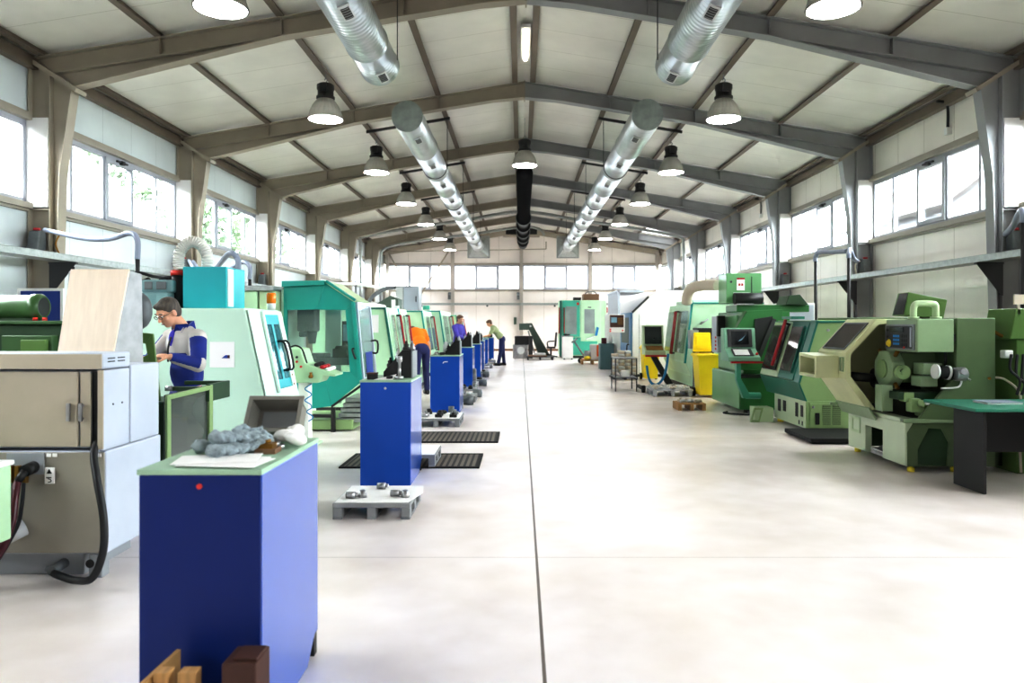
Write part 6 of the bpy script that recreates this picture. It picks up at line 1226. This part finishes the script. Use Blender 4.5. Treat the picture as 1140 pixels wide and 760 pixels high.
t = thing('white_cabinet', 'white bedside sized cabinet in front of the end wall machine', 'cabinet', (2.0, 31.6, 0)); part('body', MB().box(xa(626, 31.4), xa(638, 31.4), 31.4, 31.9, .05, .98), 'white_paint', t, .01); part('top', MB().box(xa(625.5, 31.4), xa(638.5, 31.4), 31.38, 31.92, .98, 1.02), 'grey_mid', t); part('castor', MB().cyl((1.82, 31.45, .03), (1.88, 31.45, .03), .03).cyl((2.14, 31.45, .03), (2.2, 31.45, .03), .03), 'rubber', t, kind='stuff')
single('hand_tool', MB().cyl((1.85, 31.6, 1.05), (2.1, 31.55, 1.06), .03).ell((1.9, 31.6, 1.06), (.08, .06, .04)), 'dark_iron', 'dark hand tool on the white cabinet top', 'tool', (2, 31.6, 1.02))
t = thing('pallet_truck', 'hand pallet truck with raised handle on the far right floor', 'pallet truck', (2.4, 28.5, 0)); part('handle', MB().cyl((2.45, 28.3, .25), (2.05, 28.3, .85), .035).cyl((1.95, 28.3, .80), (2.15, 28.3, .95), .04), 'grey_mid', t); part('fork', MB().box(2.3, 3.0, 28.2, 28.35, .1, .16).box(2.3, 3.0, 28.6, 28.75, .1, .16), 'orange_paint', t); part('wheel', MB().cyl((2.3, 28.4, .1), (2.3, 28.55, .1), .1), 'rubber', t)
pallet(xa(647, 27.6), xa(673, 27.6), 27.6, 28.2, .16, 'wooden pallet with mixed parts below the pallet truck on the far right', 'pine', group=None)
t = thing('pump_unit', 'white pump unit with an orange cylinder standing on the far wooden pallet', 'pump', (2.7, 27.9, .16)); part('body', MB().box(2.62, 3.0, 27.75, 28.1, .16, .75), 'white_paint', t, .03); part('drum', MB().cyl((2.40, 27.9, .35), (2.62, 27.9, .35), .16), 'machined_steel', t); part('orange_cylinder', MB().cyl((2.92, 27.7, .30), (2.92, 27.7, .72), .07), 'orange_paint', t); part('yellow_motor', MB().ell((2.5, 27.75, .24), (.14, .1, .08)), 'button_yellow', t)
single('wall_box', MB().box(-.75, -.55, YE-.3, YE-.24, 1.4, 1.9) if False else MB().box(xa(572, 41.4), xa(575, 41.4), YE-.12, YE, 1.5, 1.9), 'slate_green', 'small dark green wall box on the end wall left of the conveyor', 'box', (-.35, YE, 1.5))
for k, px in enumerate((501, 577)): single('wall_camera', MB().box(xa(px-1.5, YE), xa(px+1.5, YE), YE-.4, YE-.26, 2.9, 3.3).cyl((xa(px, YE), YE-.4, 3.2), (xa(px, YE), YE-.55, 3.1), .06), 'cast_grey', ('grey fitting on the end wall column left of the centre column', 'grey fitting on the centre column of the end wall')[k], 'fitting', (xa(px, YE), YE-.3, 2.9))
single('wall_poster', MB().box(xa(502, YE), xa(521, YE), YE-.02, YE-.005, 1.55, 2.2), 'paper', 'white board on the end wall behind the woman in purple', 'board', (xa(512, YE), YE, 1.55))
# ------------------------------------------------------------------ people
def bake(mb, mat, vox, smooth=4, fac=.5):
    """fuse overlapping limbs into one continuous skin"""
    me = mb.done('fused', mat); o = bpy.data.objects.new('fused', me); C.objects.link(o)
    r = o.modifiers.new('r', 'REMESH'); r.mode = 'VOXEL'; r.voxel_size = vox; r.use_smooth_shade = True
    s = o.modifiers.new('s', 'SMOOTH'); s.iterations = smooth; s.factor = fac
    dg = bpy.context.evaluated_depsgraph_get(); dg.update()
    out = bpy.data.meshes.new_from_object(o.evaluated_get(dg)); bpy.data.objects.remove(o)
    return out
def link(name, me, mats, root):
    me.transform(Matrix.Translation(-ORI[root.name])); idx = [p.material_index for p in me.polygons]; me.materials.clear()
    for m in mats: me.materials.append(MATS[m])
    me.polygons.foreach_set('material_index', idx if len(mats) > 1 else [0]*len(idx))
    o = bpy.data.objects.new(name, me); C.objects.link(o); o.parent = root; ORI[o.name] = ORI[root.name]
    return o
def V(*a): return Vector(a)
def limb(m, pts, rad, n=14):
    for (a, b), (ra, rb) in zip(zip(pts, pts[1:]), zip(rad, rad[1:])): m.cap2(a, b, ra, rb, n)
def hand(m, wrist, d, palm_n, side, curl=.5, k=1.0, grip=0):
    """palm, four unequal jointed fingers and a thumb leaving the side of the palm"""
    d = d.normalized(); nrm = (palm_n-d*palm_n.dot(d)).normalized(); w = d.cross(nrm)*side
    R = Matrix((d, w, nrm)).transposed()
    m.ell(wrist+d*.05*k, (.052*k, .040*k, .018*k), 14, 9, R)
    for i, (off, l) in enumerate(((.030, .072), (.010, .080), (-.011, .075), (-.030, .060))):
        p = wrist+d*.088*k+w*off*k; a = curl*(.6+.12*i); dd = d.copy()
        for j, s in enumerate((.44, .32, .24)):
            a2 = a*(j+.6); dd = (d*math.cos(a2)+nrm*math.sin(a2)).normalized(); q = p+dd*l*s*k
            m.cap2(p, q, (.0095-.0008*j)*k, (.0088-.0008*j)*k, 8); p = q
    p = wrist+d*.028*k+w*.034*k; q = p+(d*.55+w*.75+nrm*.25).normalized()*.04*k; r = q+(d*.85+w*.2+nrm*.45).normalized()*.034*k
    m.cap2(p, q, .013*k, .0105*k, 8); m.cap2(q, r, .0105*k, .009*k, 8)
def head(m, c, F, Uv, k=1.0):
    """c = centre of the head, F = where the face points, Uv = up along the skull"""
    F = F.normalized(); Uv = (Uv-F*Uv.dot(F)).normalized(); L = Uv.cross(F)
    R = Matrix((F, L, Uv)).transposed()
    P = lambda f, l, u: c+(F*f+L*l+Uv*u)*k
    m.ell(P(-.012, 0, .025), (.096*k, .076*k, .094*k), 20, 14, R)
    m.ell(P(.018, 0, -.035), (.070*k, .060*k, .080*k), 18, 12, R)
    m.ell(P(.050, 0, -.092), (.028*k, .030*k, .022*k), 12, 8, R)          # chin
    m.cap2(P(.083, 0, .012), P(.104, 0, -.028), .009*k, .015*k, 8)          # nose
    m.ell(P(.078, 0, -.062), (.014*k, .026*k, .012*k), 10, 6, R)
    for s in (-1, 1):
        m.ell(P(.062, .033*s, -.022), (.022*k, .022*k, .022*k), 10, 7, R)   # cheek
        m.ell(P(.074, .030*s, .026), (.016*k, .024*k, .009*k), 10, 6, R)    # brow
        m.ell(P(-.005, .078*s, -.008), (.022*k, .010*k, .034*k), 10, 8, R)  # ear
    return P, R
def face_parts(root, P, R, k, hair, glasses=False):
    for s in (-1, 1):
        part('eye', MB().ell(P(.082, .031*s, .004), (.011*k, .015*k, .007*k), 10, 6, R), 'paper', root); part('iris', MB().ell(P(.0905, .031*s, .003), (.004*k, .006*k, .006*k), 8, 5, R), 'charcoal', root)
        part('eyebrow', MB().tube([P(.090, .016*s, .030), P(.092, .032*s, .035), P(.082, .048*s, .029)], .0045*k, 6, 3), hair, root)
    part('mouth', MB().tube([P(.088, -.022, -.064), P(.0935, 0, -.062), P(.088, .022, -.064)], .0035*k, 6, 3), 'hose_red', root)
    if glasses:
        m = MB()
        for s in (-1, 1):
            m.tube([P(.102, .031*s+.020*math.cos(a), .003+.015*math.sin(a)) for a in [i*PI/5 for i in range(11)]], .0022, 6, 2)
            m.cyl(P(.102, .050*s, .008), P(.01, .080*s, .012), .002, n=6)
        m.cyl(P(.102, -.012, .006), P(.102, .012, .006), .002, n=6)
        part('glasses', m, 'charcoal', root)
def hair_cap(root, P, R, k, mat, bun=False, fringe=.0):
    m = MB()
    m.ell(P(-.022, 0, .040), (.098*k, .084*k, .090*k), 20, 14, R); m.ell(P(-.045, 0, -.005), (.070*k, .080*k, .080*k), 18, 12, R)
    m.ell(P(.045, 0, .088), (.045*k, .062*k, .026*k), 14, 9, R)
    if fringe: m.ell(P(.070, .015, .072), (.024*k, .05*k, .03*k), 12, 8, R)
    if bun: m.ell(P(-.115, 0, .03), (.045*k, .045*k, .045*k), 12, 8, R); m.cap2(P(-.09, 0, 0), P(-.11, 0, -.11), .045*k, .02*k, 10)
    me = bake(m, mat, .009*k, 3); 
    return link('hair', me, [mat], root)
def orient(fwd):
    f = V(fwd[0], fwd[1], 0).normalized(); z = V(0, 0, 1); l = z.cross(f); return f, l, Matrix((f, l, z)).transposed()
def build_person(label, loc, J, hair, top, trousers, vox=.010, sleeve='long', group=None, glasses=False, top_rule=None, top_mats=None, bun=False, trouser_mats=None, hands=True, fringe=0):
    """J: joints in hall coordinates; the body is one fused skin, the clothes are its children"""
    root = thing('person', label, 'person', loc, group)
    f, l, RT = orient(J['fwd'])
    hf, hu = J['face'], J['skull']
    body = MB()
    P, R = head(body, J['head'], hf, hu)
    limb(body, [J['neck'], J['head']-R.col[2]*.05-R.col[0]*.02], [.062, .058])
    sp = (J['neck']-J['pelvis']).normalized(); fr = (f-sp*f.dot(sp)).normalized(); lf = sp.cross(fr); RS = Matrix((fr, lf, sp)).transposed()
    ch = J['pelvis'].lerp(J['neck'], .70); wa = J['pelvis'].lerp(J['neck'], .30)
    body.ell(ch, (.105, .165, .20), 20, 12, RS); body.ell(wa, (.095, .140, .17), 18, 10, RS); body.ell(J['pelvis'], (.11, .160, .12), 18, 10, RS)
    for s in ('L', 'R'):
        limb(body, [J['neck']-sp*.04, J['sh'+s]], [.06, .055])
        limb(body, [J['sh'+s], J['el'+s], J['wr'+s]], [.052, .040, .028])
        hand(body, J['wr'+s], J['hd'+s], J['pn'+s], J.get('sd'+s, 1 if s == 'L' else -1), J.get('curl', .5))
        limb(body, [J['hp'+s], J['kn'+s], J['an'+s]], [.078, .055, .040])
        limb(body, [J['an'+s]+V(0, 0, -.03), J['to'+s]], [.042, .032])
    link('body', bake(body, 'skin', vox if vox < .0075 else .0075, 3), ['skin'], root)
    face_parts(root, P, R, 1, hair, glasses); hair_cap(root, P, R, 1, hair, bun, fringe)
    # upper garment
    m = MB(); g = .018
    m.ell(ch, (.112+g, .172+g, .20+g), 20, 12, RS); m.ell(wa, (.108+g, .152+g, .19), 18, 10, RS); m.ell(J['pelvis']+sp*J.get('hem', 0), (.118+g, .162+g, .10), 18, 10, RS)
    for s in ('L', 'R'):
        limb(m, [J['neck']-sp*.06, J['sh'+s]], [.075, .078]); e = J['el'+s]
        if sleeve == 'long': limb(m, [J['sh'+s], e, e.lerp(J['wr'+s], .84)], [.076, .062, .046])
        else: limb(m, [J['sh'+s], J['sh'+s].lerp(e, .62)], [.074, .068])
    me = bake(m, 'skin', vox*.9, 3)
    # neck opening: drop the faces that would close over the throat
    bm = bmesh.new(); bm.from_mesh(me)
    kill = [fa for fa in bm.faces if (fa.calc_center_median()-J['neck']).dot(sp) > .035 and (fa.calc_center_median()-J['neck']).length < .16]
    bmesh.ops.delete(bm, geom=kill, context='FACES')
    if top_rule:
        for fa in bm.faces: fa.material_index = top_rule(fa.calc_center_median(), RS, J)
    bm.to_mesh(me); bm.free()
    for pl in me.polygons: pl.use_smooth = True
    tp = link('jacket' if top_rule else ('shirt' if sleeve == 'short' else 'sweater'), me, top_mats or [top], root)
    # trousers
    m = MB(); m.ell(J['pelvis']-sp*.02, (.120, .165, .13), 18, 10, RS)
    for s in ('L', 'R'): limb(m, [J['hp'+s], J['kn'+s], J['an'+s]+V(0, 0, .03)], [.098, .074, .062])
    link('trousers', bake(m, 'skin', vox, 3), trouser_mats or [trousers], root)
    for s in ('L', 'R'):
        d = (J['to'+s]-J['an'+s]); d.z = 0; d.normalize()
        m = MB(); a = V(J['an'+s].x, J['an'+s].y, .055); m.cap2(a-d*.03, a+d*.13, .05, .042, 12); m.cap2(V(a.x, a.y, .03)-d*.05, V(a.x, a.y, .03)+d*.16, .035, .03, 12); m.cap2(a, a+V(0, 0, .06), .052, .05, 12)
        me = bake(m, 'shoe_black', .008, 2)
        for v in me.vertices: v.co.z = max(v.co.z, .002)
        link('shoe', me, ['shoe_black'], root)
    return root, P, R, tp
# worker with glasses behind the beige machine: looks down at a part held in both hands
wy = 6.3
J = dict(fwd=(-.62, -.78), face=V(-.44, -.74, -.50), skull=V(-.24, -.42, .88), head=V(-3.0, 6.26, 1.60), neck=V(-2.915, 6.36, 1.455), pelvis=V(-2.90, 6.42, .92),
    shL=V(-2.765, 6.30, 1.385), elL=V(-2.70, 6.16, 1.16), wrL=V(-2.855, 6.0, 1.235), hdL=V(-.9, -.12, .12), pnL=V(-.2, .3, -.9), sdL=1,
    shR=V(-3.07, 6.46, 1.385), elR=V(-3.20, 6.30, 1.15), wrR=V(-3.075, 6.02, 1.215), hdR=V(.75, -.45, .10), pnR=V(.2, .4, -.8), sdR=-1,
    hpL=V(-2.82, 6.40, .88), knL=V(-2.83, 6.36, .48), anL=V(-2.82, 6.42, .085), toL=V(-2.90, 6.30, .04),
    hpR=V(-2.99, 6.48, .88), knR=V(-3.02, 6.44, .48), anR=V(-3.02, 6.5, .085), toR=V(-3.1, 6.38, .04), curl=.75, hem=-.06)
def jrule(c, RS, J):
    r = RS.transposed() @ (c-J['pelvis'])
    up = (J['neck']-J['pelvis']).length
    for s in ('L', 'R'):
        a, b = J['sh'+s], J['el'+s]; t = (c-a).dot(b-a)/(b-a).length_squared; d = (c-a-(b-a)*max(0, min(1, t))).length
        w = (c-b).dot(J['wr'+s]-b)/(J['wr'+s]-b).length_squared; d2 = (c-b-(J['wr'+s]-b)*max(0, min(1, w))).length
        if d2 < .085 and w > .02 and d2 <= d+.01: return 1 if (.0 < w < .95 and c.z < b.lerp(J['wr'+s], w).z-.028) else 0
        if d < .10 and t > .10:
            out = (c-a-(b-a)*t); lat = RS.transposed() @ out; side = 1 if s == 'L' else -1
            if t > .86: return 1
            return 0 if lat.y*side > -.005 else 1
    h = r.z/up
    if h > .92: return 0 if abs(r.y) < .085 and False else 1
    if h > .66: return 1
    return 0
w_, P, R, jk = build_person('man with glasses in blue and grey work jacket looking down at his hands', (-2.91, 6.42, 0), J, 'hair_greying', 'jacket_blue', 'trousers_navy', .0085, 'long', None, True, jrule, ['jacket_blue', 'jacket_grey'])
f, l, RT = orient(J['fwd']); nk = J['neck']
def collar(m, dz=0):
    for s in (-1, 1):
        m.slab([nk+f*.085+l*s*.012-V(0, 0, .055), nk+f*.055+l*s*.095-V(0, 0, .03), nk+f*.0+l*s*.085+V(0, 0, .045), nk+f*.082+l*s*.045+V(0, 0, .035)], .012)
        m.slab([nk+f*.055+l*s*.095-V(0, 0, .03), nk-f*.075+l*s*.05-V(0, 0, .0), nk-f*.06+l*s*.045+V(0, 0, .075), nk+f*.0+l*s*.085+V(0, 0, .045)], .012)
    m.slab([nk-f*.075+l*.05, nk-f*.075-l*.05, nk-f*.06-l*.045+V(0, 0, .075), nk-f*.06+l*.045+V(0, 0, .075)], .012)
m = MB(); collar(m); part('collar', m, 'jacket_blue', w_)
m = MB(); m.ell(nk+f*.080-V(0, 0, .085), (.045, .042, .085), 14, 9, RT); part('undershirt', m, 'shirt_violet', w_)
m = MB()
m.tube([nk+f*.125+l*.035-V(0, 0, .06), nk+f*.148+l*.03-V(0, 0, .16), nk+f*.142+l*.02-V(0, 0, .27)], .008, 8, 4); part('zip', m, 'charcoal', w_)
single('workpiece', MB().cyl((-2.985, 5.90, 1.215), (-2.945, 5.88, 1.235), .018, n=12), 'machined_steel', 'small bright workpiece held in the hands of the man with glasses', 'workpiece', (-2.965, 5.89, 1.215))

# man in the orange shirt bending into a lathe
J = dict(fwd=(-.55, .83), face=V(-.4, .6, -.7), skull=V(-.45, .7, .4), head=V(-2.40, 16.28, 1.33), neck=V(-2.32, 16.14, 1.38), pelvis=V(-2.13, 15.78, 1.0),
    shL=V(-2.47, 16.04, 1.33), elL=V(-2.50, 16.10, 1.06), wrL=V(-2.45, 16.22, .86), hdL=V(.1, .4, -1), pnL=V(-.3, 1, 0), sdL=1,
    shR=V(-2.15, 16.22, 1.33), elR=V(-2.03, 16.22, 1.07), wrR=V(-2.02, 16.3, .84), hdR=V(-.1, .2, -1), pnR=V(-1, 0, 0), sdR=-1,
    hpL=V(-2.21, 15.73, .93), knL=V(-2.23, 15.78, .50), anL=V(-2.21, 15.72, .085), toL=V(-2.28, 15.85, .04),
    hpR=V(-2.05, 15.83, .93), knR=V(-2.05, 15.9, .5), anR=V(-2.02, 15.84, .085), toR=V(-2.09, 15.97, .04), curl=.4, hem=.08)
build_person('man in an orange shirt bending towards an open lathe', (-2.08, 16.0, 0), J, 'hair_brown', 'tee_orange', 'trousers_navy', .011, 'short')
# woman in purple standing at the cabinets, looking down to the right
x, y = -1.74, 20.9
J = dict(fwd=(.85, -.5), face=V(.74, -.62, -.22), skull=V(.15, -.12, .97), head=V(x+.02, y-.02, 1.64), neck=V(x-.04, y+.03, 1.49), pelvis=V(x-.04, y+.05, .96),
    shL=V(x+.05, y+.20, 1.42), elL=V(x+.12, y+.18, 1.15), wrL=V(x+.32, y+.05, 1.06), hdL=V(.9, -.3, 0), pnL=V(0, 0, -1), sdL=1,
    shR=V(x-.14, y-.13, 1.42), elR=V(x-.04, y-.22, 1.16), wrR=V(x+.20, y-.22, 1.08), hdR=V(.9, .1, 0), pnR=V(0, 0, -1), sdR=-1,
    hpL=V(x, y+.13, .9), knL=V(x+.02, y+.13, .48), anL=V(x, y+.14, .085), toL=V(x+.14, y+.08, .04),
    hpR=V(x-.08, y-.03, .9), knR=V(x-.05, y-.05, .48), anR=V(x-.07, y-.05, .085), toR=V(x+.07, y-.1, .04), curl=.5, hem=.05)
build_person('woman in a purple work top standing at a blue cabinet', (x, y, 0), J, 'hair_brown', 'coverall_violet', 'trousers_navy', .011, 'long', bun=True)
# man leaning on the far cabinet
x, y = -.72, 26.9
J = dict(fwd=(-1, .05), face=V(-.88, 0, -.48), skull=V(-.45, 0, .9), head=V(x-.44, y, 1.54), neck=V(x-.34, y, 1.42), pelvis=V(x+.02, y, .98),
    shL=V(x-.30, y-.18, 1.33), elL=V(x-.42, y-.22, 1.10), wrL=V(x-.60, y-.16, 1.06), hdL=V(-1, .1, -.05), pnL=V(0, 0, -1), sdL=1,
    shR=V(x-.30, y+.18, 1.33), elR=V(x-.45, y+.22, 1.10), wrR=V(x-.62, y+.14, 1.07), hdR=V(-1, -.1, -.05), pnR=V(0, 0, -1), sdR=-1,
    hpL=V(x+.02, y-.09, .93), knL=V(x-.02, y-.10, .50), anL=V(x-.10, y-.10, .085), toL=V(x-.26, y-.10, .04),
    hpR=V(x+.03, y+.09, .93), knR=V(x+.06, y+.10, .50), anR=V(x+.10, y+.10, .085), toR=V(x-.05, y+.11, .04), curl=.4, hem=.10)
build_person('man in a pale green shirt and blue trousers leaning over the far cabinet', (x, y, 0), J, 'hair_brown', 'tee_sage', 'trousers_navy', .011, 'short')
# ------------------------------------------------------------------ light, camera
w = bpy.data.worlds.new('overcast'); bpy.context.scene.world = w; w.use_nodes = True
nt = w.node_tree; bg = nt.nodes['Background']
tc = nt.nodes.new('ShaderNodeTexCoord'); sp = nt.nodes.new('ShaderNodeSeparateXYZ'); rp = nt.nodes.new('ShaderNodeValToRGB')
rp.color_ramp.elements[0].position = .0; rp.color_ramp.elements[0].color = (.90, .94, 1, 1); rp.color_ramp.elements[1].color = (1, .99, .97, 1)
nt.links.new(tc.outputs['Generated'], sp.inputs[0]); nt.links.new(sp.outputs[2], rp.inputs[0]); nt.links.new(rp.outputs[0], bg.inputs['Color'])
bg.inputs['Strength'].default_value = WORLD
for s in (-1, 1):          # sampling portals in the window openings (they give no light of their own)
    for y in FY:
        ld = bpy.data.lights.new('window_portal', 'AREA'); ld.shape = 'RECTANGLE'; ld.size = 1.3; ld.size_y = 4.8; ld.cycles.is_portal = True
        o = bpy.data.objects.new('window_portal', ld); C.objects.link(o); o.location = (S(s, U+.08), y+2.5, 4.05); o.rotation_euler = (0, PI/2*(-s)*-1, 0)
ld = bpy.data.lights.new('window_portal', 'AREA'); ld.shape = 'RECTANGLE'; ld.size = 15.4; ld.size_y = 1.4; ld.cycles.is_portal = True
o = bpy.data.objects.new('window_portal', ld); C.objects.link(o); o.location = (X0, YE+.1, 4.16); o.rotation_euler = (-PI/2, 0, 0)
cd = bpy.data.cameras.new('camera'); cam = bpy.data.objects.new('camera', cd); C.objects.link(cam)
cam.location = (0, 0, EYE); cam.rotation_euler = (PI/2, 0, 0)
cd.sensor_width = 36; cd.lens = 36*FPX/1140; cd.shift_x = -(VX-570)/1140; cd.shift_y = (VY-380)/1140
cd.clip_start = .05; cd.clip_end = 300
cd.dof.use_dof = True; cd.dof.focus_distance = 7.8; cd.dof.aperture_fstop = 2.4
sc = bpy.context.scene; sc.camera = cam
sc.view_settings.view_transform = VIEWT; sc.view_settings.look = LOOK; sc.view_settings.exposure = EXPO; sc.view_settings.gamma = GAMM
sc.view_settings.use_curve_mapping = True
cm = sc.view_settings.curve_mapping; cu = cm.curves[3]
for p_ in CURVE: cu.points.new(*p_)
cm.update()
sc.cycles.use_denoising = True; sc.cycles.max_bounces = 10; sc.cycles.diffuse_bounces = 5; sc.cycles.glossy_bounces = 4; sc.cycles.transparent_max_bounces = 16; sc.cycles.transmission_bounces = 6
sc.cycles.sample_clamp_indirect = 8; sc.cycles.caustics_reflective = False; sc.cycles.caustics_refractive = False
